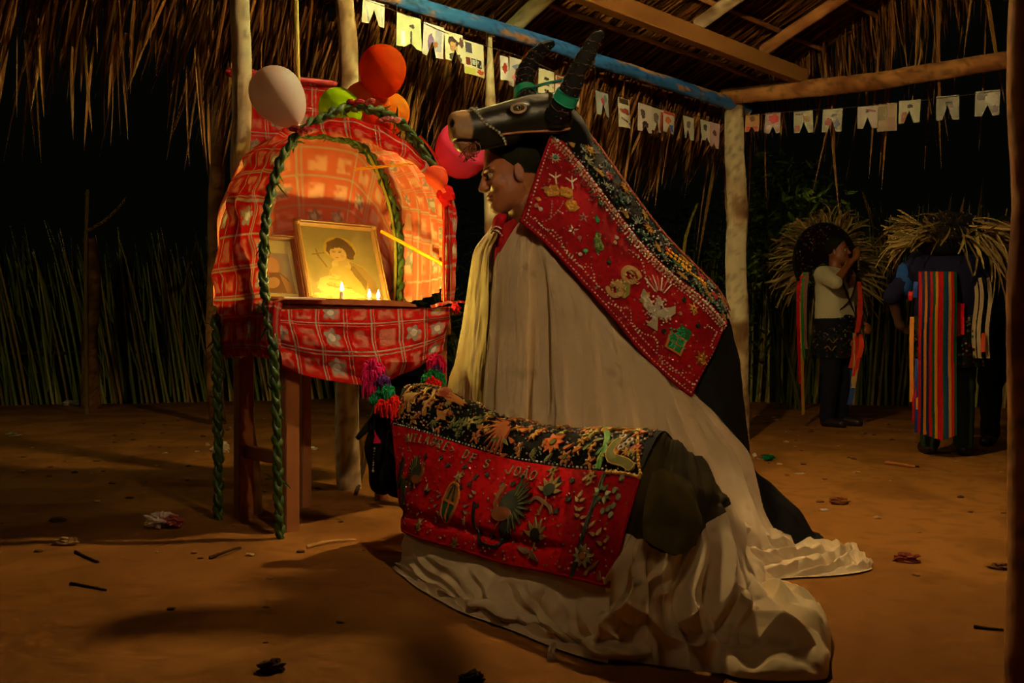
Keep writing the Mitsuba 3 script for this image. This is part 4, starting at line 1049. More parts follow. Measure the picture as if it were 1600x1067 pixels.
for i, pts in enumerate([[(836, 340), (850, 357), (866, 362), (874, 372), (886, 395), (905, 415), (924, 418), (928, 438)], [(950, 473), (965, 480), (984, 484), (988, 505), (1000, 518), (1022, 528), (1026, 552)], [(985, 392), (1000, 405), (1008, 430), (1012, 448)],
                         [(1100, 512), (1112, 512), (1120, 520), (1112, 535), (1116, 550)], [(1030, 560), (1045, 575), (1066, 582)]]):
    beads(bk + '__bead_scroll', blanket, row(blanket, pts, 0.011), 0.0036, SILVER, seed=20 + i)
for (u, v), r in (((878, 300), .030), ((866, 300), .026)): pass
TUL = Polygon([(-.024, -.026), (.022, -.028), (.032, -.004), (.026, .028), (.010, .020), (0.0, .030), (-.012, .018), (-.030, .026), (-.034, 0)]).buffer(.004)
for (u, v), sz, rt in (((863, 299), .70, 8), ((884, 301), .66, -16), ((893, 322), .66, -62)):
    stitch(bk + '__tulip', blanket, blanket.find(u, v), [TUL], DGOLD, 0.006, 'm_satin', rt, sz)
for pts in ([(863, 314), (862, 330), (860, 342)], [(881, 315), (872, 328), (862, 338), (853, 346)], [(884, 330), (876, 332)]):
    beads(bk + '__bead_stem', blanket, row(blanket, pts, .009), .0034, 'a8a090', seed=31)
for (u, v) in ((868, 280), (893, 287)):
    st = blanket.find(u, v)
    stitch(bk + '__bead_sprig', blanket, st, [line([(0, -.02), (0, .01)], .005), line([(0, .005), (-.02, .022)], .005), line([(0, .005), (.02, .02)], .005), line([(0, 0), (0.004, .028)], .004)], SILVER, .003, 'm_glint')
leafp = petal(.072, .032, 90, -.036)
stitch(bk + '__leaf', blanket, blanket.find(933, 378), [leafp], '4c5c2a', .005, 'm_satin', 6)
stitch(bk + '__leaf', blanket, blanket.find(932, 342), [petal(.03, .016, 90, -.015)], GREEN, .004, 'm_glint', 10)
beads(bk + '__bead_row', blanket, row(blanket, [(933, 361), (927, 378), (933, 396), (939, 378), (933, 361)], .008), .003, GREEN, seed=33)
for (u, v), rr, a in (((983, 432), .036, 0), ((962, 452), .028, 180)):
    st = blanket.find(u, v)
    th = np.linspace(0, 1.75 * np.pi, 26); rad = rr * (1 - 0.45 * th / th[-1])
    pts = np.stack([np.cos(th + math.radians(a)) * rad, np.sin(th + math.radians(a)) * rad], 1)
    stitch(bk + '__scroll_horn', blanket, st, [LineString(pts).buffer(.0085, quad_segs=3)], 'b08a50', .006, 'm_glint')
stitch(bk + '__shield', blanket, blanket.find(972, 450), [Polygon([(-.02, .022), (.024, .018), (.018, -.022), (0, -.034), (-.022, -.016)]).buffer(.004)], '6a6a30', .005, 'm_satin')
wing = Polygon([(0, 0), (-.03, .022), (-.062, .052), (-.068, .020), (-.050, -.010), (-.018, -.020)])
dst = blanket.find(1024, 486)
stitch(bk + '__dove', blanket, dst, [wing, affinity.scale(wing, -1.05, .9, origin=(0, 0)).buffer(.001), blob(0, -.006, .015, .034), blob(.004, .036, .013, .013), Polygon([(-.006, -.03), (.012, -.03), (.022, -.07), (-.022, -.066)])], 'c8b8a0', .006, 'm_glint', -24, 1.0)
for i, a in enumerate(np.linspace(-34, 50, 7)):
    c = blanket.find(1030, 466)
    d = math.radians(90 - a)
    stitch(bk + '__ray', blanket, c, [line([(math.cos(d) * .028, math.sin(d) * .028), (math.cos(d) * .082, math.sin(d) * .082)], .0042)], 'b06850' if i % 2 else SILVER, .003, 'm_glint')
bst = blanket.find(1056, 532)
for dx, dy, w_, h_, c in ((.0, -.012, .062, .052, '1f7a48'), (.018, .036, .040, .036, '2a6a40')):
    stitch(bk + '__green_panel', blanket, bst, [affinity.translate(sbox(-w_ / 2, -h_ / 2, w_ / 2, h_ / 2).buffer(.003), dx, dy)], c, .005, 'm_glint', -28)
stitch(bk + '__panel_border', blanket, bst, [affinity.translate(sbox(-.035, -.031, .035, .031).difference(sbox(-.028, -.024, .028, .024)), 0, -.012), line([(-.03, -.012), (.03, -.012)], .004), line([(0, -.04), (0, .014)], .004)], 'b8703c', .007, 'm_glint', -28)
for (u, v), n, r, c in (((1083, 482), 6, .020, GOLD), ((1095, 560), 7, .026, '9a6a34'), ((912, 340), 5, .016, 'a8a090'), ((895, 360), 4, .018, SILVER), ((868, 247), 10, .018, SILVER)):
    stitch(bk + '__star', blanket, blanket.find(u, v), petals(n, r, r * .42, r * .2, 12), c, .004, 'm_glint')
for (u, v), c in (((868, 247), '1f5a38'), ((906, 398), 'c8c0b0'), ((914, 392), GREEN), ((841, 312), 'd8b060'), ((846, 328), SILVER), ((838, 322), 'b08a70'), ((1068, 470), '0e3c22'), ((1090, 510), '0e2c1e'), ((1035, 518), '0e2c1e'), ((950, 410), '0f3c28'), ((905, 372), 'a06a50'), ((960, 380), 'b89a80'), ((1010, 462), GOLD), ((1062, 490), 'b0805a'), ((1000, 470), 'c8a070'), ((935, 318), '0f5030'), ((962, 372), 'd0c8b8')):
    stitch(bk + '__gem', blanket, blanket.find(u, v), [Point(0, 0).buffer(.0075, 5)], c, .007, 'm_glint')
for (u, v), rad, n, c in (((1024, 486), (.05, .05), 130, 'd8ccb8'), ((983, 432), (.03, .03), 46, 'c8a878'), ((966, 450), (.024, .028), 40, 'c8a878'), ((1056, 530), (.034, .036), 80, '2a9a64'), ((933, 378), (.010, .026), 26, '8a9a50'), ((864, 300), (.018, .018), 22, GOLD), ((884, 302), (.016, .016), 18, GOLD), ((893, 322), (.016, .016), 18, GOLD), ((1095, 560), (.02, .02), 16, GOLD)):
    M_ = frame_at(blanket, *blanket.find(u, v)); q0 = np.array(blanket.find(u, v)); rs_ = np.random.RandomState(u)
    off_ = rs_.uniform(-1, 1, (n, 2)) * rad
    beads(bk + '__motif_beads', blanket, q0 + off_ @ M_.T, .0036, c, off=.007, seed=u)
def words(key, patch, text, px, height, color, bsdf, h=.003, bold=False):
    """Lettering sewn along a line over the cloth."""
    st = np.array([patch.find(*p) for p in px]); st = smoothpath(st, 60)
    p = patch.at(st[:, 0], st[:, 1]); s = np.concatenate([[0], np.cumsum(np.linalg.norm(np.diff(p, axis=0), axis=1))])
    letters = [c for c in text]
    for i, ch in enumerate(letters):
        if ch == ' ': continue
        x = s[-1] * (i + .5) / len(letters)
        q = (np.interp(x, s, st[:, 0]), np.interp(x, s, st[:, 1]))
        e = s[-1] * .02
        pa = patch.at(np.interp(x + e, s, st[:, 0]), np.interp(x + e, s, st[:, 1])) - patch.at(np.interp(x - e, s, st[:, 0]), np.interp(x - e, s, st[:, 1]))
        M = np.linalg.inv(frame_at(patch, *q)); 
        d = M @ (np.array([np.interp(x + e, s, st[:, 0]), np.interp(x + e, s, st[:, 1])]) - np.array([np.interp(x - e, s, st[:, 0]), np.interp(x - e, s, st[:, 1])]))
        ang = math.degrees(math.atan2(d[1], d[0]))
        m = meshkit.text_mesh(ch, height, h, bold)
        v = np.array(m.vertices); v[:, 0] -= (v[:, 0].min() + v[:, 0].max()) / 2; v[:, 1] -= height / 2
        a = math.radians(ang); R_ = np.array([[math.cos(a), -math.sin(a)], [math.sin(a), math.cos(a)]])
        xy = v[:, :2] @ R_.T @ frame_at(patch, *q).T
        add(key, (patch.at(q[0] + xy[:, 0], q[1] + xy[:, 1], v[:, 2] + .001), m.faces), color, bsdf)
words(bk + '__letter', blanket, 'PROMESSA', [(880, 242), (905, 275), (935, 315), (968, 358), (990, 385)], .034, 'b0a498', 'm_metal')
beads(bk + '__sequins', blanket, scatter(blanket, 90, 5), .0032, 'a09080', seed=61)
beads(bk + '__sequins', blanket, scatter(blanket, 120, 6), .0036, 'fff4e4', 'm_metal', seed=62)
beads(bk + '__bead_braid', blanket, row(blanket, [(u - 4, v + 9) for u, v, d in top], .016), .0046, 'fff4e4', 'm_metal', seed=63)

# ---- spine band needlework
beads(sk_ + '__bead_cord', spine, [(x, .47) for x in np.linspace(0.02, .98, 85)], .0045, SILVER, seed=70)
add(sk_ + '__cord', tube([spine.at(x, 0.50, .006) for x in np.linspace(0, 1, 60)], 0.005, 6), 'a05040', 'm_satin', smooth=True)
R = random.Random(9)
for i in range(40):
    s = 0.03 + 0.94 * i / 39; t = (0.60, 0.80, 0.70, 0.88)[i % 4]
    st = (s, t)
    kind = i % 6
    if kind == 0: stitch(sk_ + '__gold_flower', spine, st, petals(9, .026, .007, .003, R.uniform(0, 90)), '8a6028', .004, 'm_satin')
    elif kind == 1: stitch(sk_ + '__leaf', spine, st, petals(3, .030, .011, .004, -40 + R.uniform(-30, 30), 120), R.choice(('24402c', '2c4a34', '55562c')), .004, 'm_satin')
    elif kind in (2, 5): stitch(sk_ + '__silver_leaf', spine, st, petals(5, .030, .0055, .004, R.uniform(0, 360), 110), '6a7068', .003, 'm_glint')
    elif kind == 3: stitch(sk_ + '__gold_leaf', spine, st, [petal(.048, .016, 110 + R.uniform(-30, 30), -.024)] + petals(2, .022, .010, 0, 20, 140), '7c5a2c', .004, 'm_satin')
    else: stitch(sk_ + '__red_flower', spine, st, petals(5, .020, .011, .003, R.uniform(0, 90)), R.choice(('8a2426', '7a1c24', '7a5a24')), .004, 'm_satin')
for i, (s, t) in enumerate(((.60, .66), (.615, .72), (.70, .70))):
    stitch(sk_ + '__yellow_row', spine, (s, t), [affinity.translate(Point(0, 0).buffer(.007, 4), x * .014, -x * .011) for x in range(-3, 4)], 'd8a020', .005, 'm_satin')
beads(sk_ + '__sequins', spine, scatter(spine, 240, 8, t0=.5), .0038, 'd0c8bc', seed=71)
beads(sk_ + '__sequins', spine, scatter(spine, 160, 18, t0=.5), .0042, 'fff4e4', 'm_metal', seed=73)
beads(sk_ + '__sequins', spine, scatter(spine, 110, 9, t0=.5), .0035, '2a7a5c', seed=72)

# ---- the bull's head
hd = bull + '__head'
A0, A1 = P(708, 206, 3.16), P(874, 176, 3.26)             # muzzle centre, poll
ax = unit(A1 - A0); hl = np.linalg.norm(A1 - A0)
sd_ = unit(np.cross([0, 0, 1.0], ax)); hu = np.cross(ax, sd_)      # towards/away from the viewer, up
if sd_[1] > 0: sd_, hu = -sd_, hu
hu = hu if hu[2] > 0 else -hu
RH = np.stack([ax, sd_, hu], 1)
def hp_(x, y, z): return A0 + ax * x + sd_ * y + hu * z
def head_sdf(p):
    q = (p - A0) @ RH
    x = q[:, 0]
    rz = np.interp(x, [-.03, 0, .05, .11, .2, .28, .36, .44], [.056, .066, .066, .060, .066, .074, .078, .070])
    ry = np.interp(x, [-.03, 0, .05, .11, .2, .28, .36, .44], [.048, .056, .052, .050, .060, .074, .078, .068])
    zc = np.interp(x, [0, .1, .2, .3, .4], [.0, .0, .004, .002, -.006])
    d = (np.sqrt((q[:, 1] / ry) ** 2 + ((q[:, 2] - zc) / rz) ** 2) - 1) * np.minimum(ry, rz) * 0.9
    d = smax(d, np.maximum(-x - 0.012, x - hl - .03), 0.035)
    lower = s_round(q, [0.03, 0, -.052], [.20, 0, -.045], .026, .034)
    d = smin(d, lower, .015)
    mouth = s_round(q, [-.035, 0, -.036], [.085, 0, -.062], .0035, .0035)
    cut = np.maximum(np.abs(q[:, 2] + .040 + .22 * (x - .02)) - .0035, np.maximum(np.abs(q[:, 1]) - .09, x - .075))
    d = smax(d, -cut, .004)
    for s in (-1, 1):
        d = smax(d, -s_ell(q, [-.014, s * .030, .022], [.020, .012, .012]), .006)
        d = smin(d, s_ell(q, [.225, s * .062, .026], [.034, .014, .018]), .015)
    return d
V, f = sdf_mesh(head_sdf, hp_(.2, 0, 0) - np.array([.34, .22, .22]), hp_(.2, 0, 0) + np.array([.34, .22, .22]), 0.0055)
q = (V - A0) @ RH
paint = np.tile(lin('15130a'), (len(V), 1))
mz = (q[:, 0] < .045 + .02 * np.sin(q[:, 2] * 30)) & (q[:, 2] > -.075)
tan = ss(0.062, 0.054, q[:, 0] + 0.35 * np.maximum(0, -q[:, 2] - .01))
paint = nmix(paint, lin('8a6a48'), tan)
for s in (-1, 1):
    nd = np.linalg.norm((q - [-.012, s * .032, .022]) / [.022, .016, .013], axis=1)
    paint = nmix(paint, lin('16120c'), ss(1.25, 0.9, nd))
paint = nmix(paint, lin('1a1610'), ss(.006, .003, np.abs(q[:, 2] + .040 + .22 * (q[:, 0] - .02))) * (q[:, 0] < .085)[:, None] * 0.9)
add(hd, (V, f), paint, 'm_paint', True, own=True, label='black painted bull head with a tan muzzle'); NEXT[hd] = 1
for s in (-1, 1):
    c = hp_(.222, s * .083, .026)
    R3 = np.stack([ax, hu, sd_ * s], 1)
    for rx, ry_, z, col in ((.030, .019, .000, 'c8ac84'), (.021, .012, .003, '3a2c18'), (.012, .009, .005, 'c8a878'), (.007, .007, .007, '100c08')):
        a = np.linspace(0, 2 * np.pi, 24, endpoint=False)
        V_ = np.vstack([c + R3[:, 0] * (np.cos(t_) * rx) + R3[:, 1] * (np.sin(t_) * ry_) + R3[:, 2] * (z - .006) for t_ in a] + [c + R3[:, 2] * (z + .003)])
        f_ = np.array([(i, (i + 1) % 24, 24) for i in range(24)])
        add(hd + '__eye', (V_, f_ if s > 0 else f_[:, ::-1]), col, 'm_gloss', smooth=True)
# neck: black cloth from the poll down behind the man's head to the blanket
nk = lambda p: smin(smin(s_round(p, hp_(.36, 0, .0), P(872, 215, 3.36), .07, .10), s_round(p, P(872, 215, 3.36), P(905, 300, 3.42), .10, .13), .05), s_round(p, P(845, 230, 3.40), P(840, 330, 3.45), .05, .07), .05)
V, f = sdf_mesh(nk, P(870, 250, 3.4) - .36, P(870, 250, 3.4) + .36, 0.014)
add(bull + '__neck', (V, f), '0b0a07', 'm_velvet', True)
def horn(base, pts, r, seed):
    p = smoothpath(np.array(pts), 60)
    rad = np.interp(np.linspace(0, 1, 60), [0, .25, .6, .9, 1], r)
    key = add(bull + '__horn', tube(p, rad, 20, jitter=.05, seed=seed), '12120e', 'm_velvet', smooth=True)
    t, N, B = frames(p)
    for j, w in ((int(60 * .26), .020),):
        ring = p[j - 3:j + 4]; add(key + '__ribbon', tube(ring, rad[j - 3:j + 4] * 1.10 + .002, 20), '1a7a62', 'm_satin', smooth=True)
    rs = random.Random(seed)
    vs, cs = {}, None
    for kcol, n, rr in (('c8c0b0', 50, .0026), ('b88a3c', 40, .0028), ('a02c3c', 26, .0035), ('1f7a58', 22, .0035)):
        m = []
        for i in range(n):
            j = rs.randrange(4, 58); a = rs.uniform(0, 2 * math.pi)
            c = p[j] + (N[j] * math.cos(a) + B[j] * math.sin(a)) * rad[j] * 1.0
            qm = np.linalg.qr(np.random.RandomState(seed * 1000 + i).randn(3, 3))[0]
            m.append((BEAD.vertices @ qm.T * rr + c, BEAD.faces))
        add(key + '__sequins', cat(m), kcol, 'm_metal', kind='stuff')
    th = np.linspace(0, 7 * 2 * np.pi, 200); jj = np.linspace(8, 56, 200)
    ji = jj.astype(int)
    sp_ = p[ji] + (N[ji] * np.cos(th)[:, None] + B[ji] * np.sin(th)[:, None]) * (rad[ji] + .001)[:, None]
    add(key + '__cord', tube(sp_, .0013, 5), '5a4c34', 'm_satin', smooth=True)
    for (j, a) in ((20, 2.6), (32, 2.2), (40, 2.9)):
        c = p[j]; u_ = N[j] * math.cos(a) + B[j] * math.sin(a)
        th = np.linspace(0, 1.8 * np.pi, 20)
        w_ = np.cross(t[j], u_)
        add(key + '__ring_motif', tube([c + u_ * rad[j] * 1.02 + t[j] * math.cos(x) * .016 + w_ * math.sin(x) * .013 for x in th], .003, 5), 'b88a3c', 'm_metal', smooth=True)
    return p
h_near = horn(None, [P(868, 182, 3.18), P(886, 150, 3.12), P(902, 115, 3.09), P(918, 84, 3.08), P(932, 60, 3.08), P(941, 51, 3.09)], [.042, .036, .031, .022, .010], 1)
h_far = horn(None, [P(838, 170, 3.36), P(820, 138, 3.42), P(822, 115, 3.45), P(834, 92, 3.46), P(850, 75, 3.45), P(866, 67, 3.44)], [.040, .038, .034, .022, .010], 2)
add(bull + '__teal_bar', tube(smoothpath([P(832, 137, 3.36), P(852, 131, 3.28), P(878, 126, 3.18)], 12), 0.006, 8), '1f8a8a', 'm_satin', smooth=True)
def chain(key, pts, r, step, color, seed=0, parent=bull):
    p = np.array(pts); s = np.concatenate([[0], np.cumsum(np.linalg.norm(np.diff(p, axis=0), axis=1))])
    n = max(int(s[-1] / step), 3); x = np.linspace(0, s[-1], n)
    c = np.stack([np.interp(x, s, p[:, k]) for k in range(3)], 1)
    rs = np.random.RandomState(seed); m = []
    for i in range(n):
        qm = np.linalg.qr(rs.randn(3, 3))[0]
        m.append((BEAD.vertices @ qm.T * r * rs.uniform(.85, 1.2) + c[i], BEAD.faces))
    add(parent + key, cat(m), color, 'm_glint', kind='stuff')
def on_head(x, a, off=.004):
    """On the head's skin, at angle a round its axis (0 = towards the viewer, pi/2 = up)."""
    d = sd_ * math.cos(a) + hu * math.sin(a)
    lo_, hi_ = 0.0, 0.14
    for _ in range(22):
        m_ = (lo_ + hi_) / 2
        if head_sdf((A0 + ax * x + d * m_)[None])[0] < 0: lo_ = m_
        else: hi_ = m_
    return A0 + ax * x + d * (lo_ + off)
chain('__noseband_beads', [on_head(.10 - .02 * math.sin(a) + .025 * (a < 0) * -math.sin(a) * 0 + .05 * max(0, -math.sin(a)), a) for a in np.linspace(1.9, -1.3, 40)], .0056, .012, SILVER, 1)
add(bull + '__halter_cord', tube(smoothpath([on_head(x, -.95 + .12 * math.sin(x * 9), .003) for x in np.linspace(.155, .40, 14)], 40), .0045, 7), '9a6a40', 'm_satin', smooth=True)
chain('__neck_beads', [P(887, 168, 3.22), P(876, 185, 3.21), P(868, 200, 3.22), P(862, 212, 3.235)], .0042, .010, SILVER, 2)
add(bull + '__head_bolt', trimesh.creation.icosphere(2, .009).apply_translation(on_head(.10, 1.75, .004)), SILVER, 'm_metal', smooth=True)
R = random.Random(4)
h = Heap()
for i in range(22):                                        # dry tassel at the halter's knot
    b = P(738, 226, 3.10) + np.array([R.uniform(-.012, .012), R.uniform(-.01, .01), R.uniform(-.01, .01)])
    h.put(tube(smoothpath([b, b + np.array([R.uniform(-.03, .02), R.uniform(-.02, .02), -.02]), b + np.array([R.uniform(-.04, .02), R.uniform(-.02, .02), R.uniform(-.055, -.03)])], 6), .0016, 4), lin('6a3c28'))
h.done(bull + '__tassel', 'm_matte', kind='stuff')

# ================================================================ the man under the costume
from collections import namedtuple
def figure_sdf(J):
    """Limbs as joined tapering bones: J = list of (a, b, ra, rb)."""
    def fn(p):
        d = None
        for a, b, ra, rb in J:
            e = s_round(p, a, b, ra, rb)
            d = e if d is None else smin(d, e, .03)
        return d
    return fn
def hand_bones(wrist, direction, palm_n, size=1.0, curl=0.5):
    """Palm, four fingers and a thumb as small bones that start inside the palm."""
    d, n = unit(direction), unit(palm_n); n = unit(n - d * (n @ d)); s = np.cross(d, n)
    out = []
    w = np.asarray(wrist)
    for k, o in enumerate((-.028, -.0095, .0095, .028)):
        out.append((w + s * o * .6 * size, w + d * .085 * size + s * o * size, .013 * size, .011 * size))
        p = w + d * .085 * size + s * o * size; dd = d
        for L_, r in zip((.042, .026, .020), (.0090, .0082, .0074)):
            L2 = L_ * (0.9 if k in (0,) else 1.05 if k in (1, 2) else .78) * size
            dd = unit(dd * math.cos(curl) + n * math.sin(curl))
            out.append((p, p + dd * L2, r * size, r * size * .93)); p = p + dd * L2
    t0 = w + d * .025 * size - s * .024 * size
    t1 = t0 + unit(d * .6 - s * .9 + n * .3) * .045 * size; t2 = t1 + unit(d - s * .2 + n * .5) * .032 * size
    out += [(w + d * .02 * size, t0, .014 * size, .012 * size), (t0, t1, .011 * size, .010 * size), (t1, t2, .010 * size, .008 * size)]
    return out
def head_parts(C, fwd, up, sc=1.0):
    fx = unit(fwd); upv = unit(np.asarray(up) - fx * (np.asarray(up) @ fx)); ly = np.cross(upv, fx)
    Rm = np.stack([fx, ly, upv], 1)
    def fn(p):
        q = (p - C) @ Rm / sc
        q = np.stack([q[:, 0], np.abs(q[:, 1]), q[:, 2]], 1)
        d = s_ell(q, [-.018, 0, .042], [.098, .077, .092])
        d = smin(d, s_ell(q, [.030, 0, -.035], [.058, .058, .088]), .03)
        d = smin(d, s_round(q, [-.012, .048, -.050], [.055, .012, -.104], .024, .020), .025)
        d = smin(d, s_ell(q, [.070, 0, -.108], [.020, .022, .017]), .02)
        d = smin(d, s_ell(q, [.078, .026, .016], [.014, .030, .009]), .014)
        d = smin(d, s_ell(q, [.062, .040, -.034], [.022, .020, .018]), .02)
        d = smax(d, -s_ell(q, [.094, .031, -.003], [.016, .017, .011]), .012)
        d = smin(d, s_round(q, [.086, 0, .006], [.107, 0, -.038], .0085, .0115), .012)
        d = smin(d, s_ell(q, [.096, .013, -.042], [.012, .009, .009]), .006)
        d = smin(d, s_ell(q, [.084, 0, -.067], [.014, .026, .007]), .006)
        d = smin(d, s_ell(q, [.081, 0, -.082], [.014, .023, .008]), .006)
        d = smin(d, s_ell(q, [-.010, .079, -.018], [.018, .007, .032]), .008)
        d = smax(d, -s_ell(q, [-.004, .088, -.014], [.008, .006, .016]), .005)
        d = smin(d, s_round(q, [-.030, 0, -.06], [-.055, 0, -.20], .054, .060), .03)
        return d * sc
    def hair(p):
        q = (p - C) @ Rm / sc
        d = s_ell(q, [-.021, 0, .046], [.103, .082, .094])
        cut = -(q[:, 0] * -.72 + q[:, 2] * .70 - .004)
        cut2 = -(q[:, 2] + .055)
        fr_ = q[:, 0] - .068 + .3 * np.maximum(0, .09 - q[:, 2])
        return smax(smax(smax(d, cut, .006), cut2, .006), fr_, .006) * sc
    return fn, hair, Rm
def make_head(k, C, fwd, up, skin, hairc, sc=1.0, h=.0045, extra=None):
    fn, hair, Rm = head_parts(C, fwd, up, sc)
    g = fn if extra is None else (lambda p: smin(fn(p), extra(p), .03))
    lo, hi = C - .30 * sc, C + .22 * sc
    V, f = sdf_mesh(fn, C + Rm @ np.array([-.02, 0, -.03]) * sc - .20 * sc, C + Rm @ np.array([-.02, 0, -.03]) * sc + .20 * sc, h)
    q = (V - C) @ Rm / sc
    col = np.tile(lin(skin), (len(V), 1))
    lips = ss(1.35, .95, np.linalg.norm((q - [.090, 0, -.074]) / [.014, .026, .013], axis=1))
    col = nmix(col, lin(skin) * [.75, .5, .5], lips)
    brow = ss(1.2, .8, np.linalg.norm((np.abs(q) * [1, 1, 1] - [.083, .030, .019]) / [.014, .026, .006], axis=1)) * (q[:, 2] > 0)[:, None]
    col = nmix(col, lin('140e0a'), brow * .85)
    add(k + '__head', (V, f), col, 'm_satin', True)
    V, f = sdf_mesh(hair, C + Rm @ np.array([-.02, 0, .03]) * sc - .14 * sc, C + Rm @ np.array([-.02, 0, .03]) * sc + .14 * sc, h)
    V = V + vnormals(V, f) * ((meshkit.noise(V * 260) - .5) * .0035)[:, None]
    add(k + '__hair', (V, f), hairc, 'm_matte', True)
    for s in (-1, 1):
        c = C + Rm @ np.array([.0745, s * .031, -.004]) * sc
        add(k + '__eye', trimesh.creation.icosphere(2, .0115 * sc).apply_translation(c), 'a09078', 'm_satin', smooth=True)
        add(k + '__iris', trimesh.creation.icosphere(2, .0062 * sc).apply_translation(c + Rm @ np.array([.0068, 0, -.001]) * sc), '1c100a', 'm_gloss', smooth=True)
    return Rm
man = thing('person', 'person in a red shirt kneeling before the altar under the standing bull costume', 'person')
HC = P(797, 270, 3.34)
def V3(*a): return np.array(a, float)
make_head(man, HC, (-0.955, -0.22, -0.20), (-0.16, 0, 1), '8a5334', '120e0b', 1.07)
neck0 = HC + V3(.05, .01, -.16)
sh_l, sh_r = V3(.09, 3.29, 1.06), V3(.09, 3.58, 1.06)
hip = V3(.20, 3.40, .58)
body = [(neck0 + V3(0, 0, .04), V3(.09, 3.42, 1.08), .060, .080), (sh_l, sh_r, .065, .065), (V3(.09, 3.37, 1.0), V3(.17, 3.38, .66), .10, .10), (V3(.09, 3.50, 1.0), V3(.17, 3.50, .66), .10, .10)]
legs = []
for s, y in ((-1, 3.36), (1, 3.53)):
    legs += [(V3(.20, y, .58), V3(-.02, y + s * .03, .32), .095, .065), (V3(-.02, y + s * .03, .32), V3(.20, y + s * .02, .075), .06, .042), (V3(.20, y + s * .02, .05), V3(.05, y + s * .03, .035), .042, .032)]
arms, hands = [], []
for y, s in ((3.29, -1), (3.58, 1)):
    el, wr = V3(.0, y + s * .03, .80), V3(.10, y - s * .04, .98)
    arms += [((.09, y, 1.06), el, .055, .042), (el, wr, .042, .030)]
    hands += hand_bones(wr, (.35, 0, .95), (1, 0, 0), 1.0, .55)
fn = figure_sdf(body + legs + arms + hands)
V, f = sdf_mesh(fn, V3(-.25, 3.02, -.02), V3(.48, 3.76, 1.34), .012)
add(man + '__body', (V, f), '6c3d26', 'm_satin', True)
sh = figure_sdf([(a, b, ra + .012, rb + .012) for a, b, ra, rb in body[1:] + [arms[0], arms[2]]])
V, f = sdf_mesh(lambda p: np.maximum(sh(p), p[:, 2] - (1.135 + (p[:, 0] - .09) * .5)), V3(-.25, 3.02, .45), V3(.48, 3.76, 1.30), .012)
V = V + vnormals(V, f) * ((meshkit.fbm(V * 9, 3) - .5) * .012)[:, None]
add(man + '__shirt', (V, f), '6e1016', 'm_cloth', True, label='dark red shirt')
tr = figure_sdf([(a, b, ra + .014, rb + .014) for a, b, ra, rb in (legs[0], legs[1], legs[3], legs[4])])
V, f = sdf_mesh(lambda p: np.maximum(tr(p), .10 - p[:, 2]), V3(-.25, 3.02, .0), V3(.48, 3.76, .75), .014)
add(man + '__trousers', (V, f), '20222a', 'm_cloth', True)
col_ = Patch(cols([[(771, 341, 3.24), (769, 352, 3.23), (768, 366, 3.24)], [(782, 333, 3.22), (779, 345, 3.20), (774, 362, 3.21)], [(793, 336, 3.24), (788, 350, 3.23), (783, 372, 3.23)]]), 16, 20, flip=True)
add(man + '__collar', col_.mesh(), 'a01820', 'm_velvet', True, label='bright red collar edged with white beads')
beads(man + '__collar_beads', col_, [(x, .93) for x in np.linspace(.02, .98, 9)], .0038, SILVER, seed=5)
beads(man + '__collar_beads', col_, [(x, .78) for x in np.linspace(.02, .8, 8)], .0036, SILVER, seed=6)
front = Patch(cols([[(778, 362, 3.29), (772, 400, 3.27), (770, 440, 3.24), (768, 470, 3.23)], [(795, 345, 3.30), (782, 395, 3.27), (776, 440, 3.25), (772, 470, 3.235)], [(812, 340, 3.33), (795, 390, 3.28), (782, 440, 3.25), (774, 470, 3.24)]]), 30, 20, flip=True)
S_, T_ = front.grid(); front.push((meshkit.fbm(np.stack([S_ * 4, T_ * 7, S_ * 0], -1), 3) - .5) * .02)
add(man + '__shirt_front', front.mesh(), '8a141a', 'm_cloth', True)

# ================================================================ the second bull costume, lying on the floor
lb = thing('bull_costume', 'second bull costume lying on the floor, red blanket lettered along its side', 'costume')
LS, LM, LE = np.array([-0.36, 3.27, 0]), unit([-0.76, -0.65, 0]), unit([0.65, -0.76, 0])
def lie(u, v, l):
    """The point at distance l from the spine's upright plane (towards the viewer) that stands at this place of the picture."""
    r = np.array([(u - 800) / F, 1, -(v - HV) / F]); c = np.array([0, 0, CZ])
    return c + r * ((l - (c - LS) @ LM) / (r @ LM))
LCOL = [0, .1, .25, .4, .55, .7, .85, 1]
ridge = [(632, 606), (655, 600), (690, 607), (735, 626), (788, 648), (850, 664), (916, 668), (987, 670), (1037, 673)]
edge = [(614, 664, .085), (634, 668, .092), (664, 676, .10), (706, 690, .105), (757, 706, .11), (815, 721, .115), (880, 731, .12), (945, 737, .125), (1001, 745, .13)]
rows_ = [[], [], [], [], []]
for (ru, rv), (eu, ev, el) in zip(ridge, edge):
    a, b = lie(ru, rv, 0.0), lie(eu, ev, el)
    rows_[1].append(a); rows_[4].append(b)
    rows_[0].append(a - LM * el * .9 + np.array([0, 0, -.10]))
    rows_[2].append(a * .62 + b * .38 + np.array([0, 0, .022])); rows_[3].append(a * .25 + b * .75 + np.array([0, 0, .022]))
ltop = Patch(np.array(rows_), 70, 200, flip=True)
S_, T_ = ltop.grid(); ltop.push((meshkit.fbm(np.stack([S_ * 8, T_ * 3, S_ * 0], -1), 3, 81) - .5) * .014)
lt = lb + '__back_cloth'
add(lt, ltop.mesh(), '0b0a07', 'm_velvet', True, own=True, label='black cloth over the back covered with gold embroidery and sequins'); NEXT[lt] = 1
lowb = [(630, 829, .16), (650, 837, .185), (682, 848, .205), (720, 858, .22), (762, 873, .228), (815, 886, .235), (868, 896, .24), (910, 906, .24), (951, 917, .235)]
rr = []
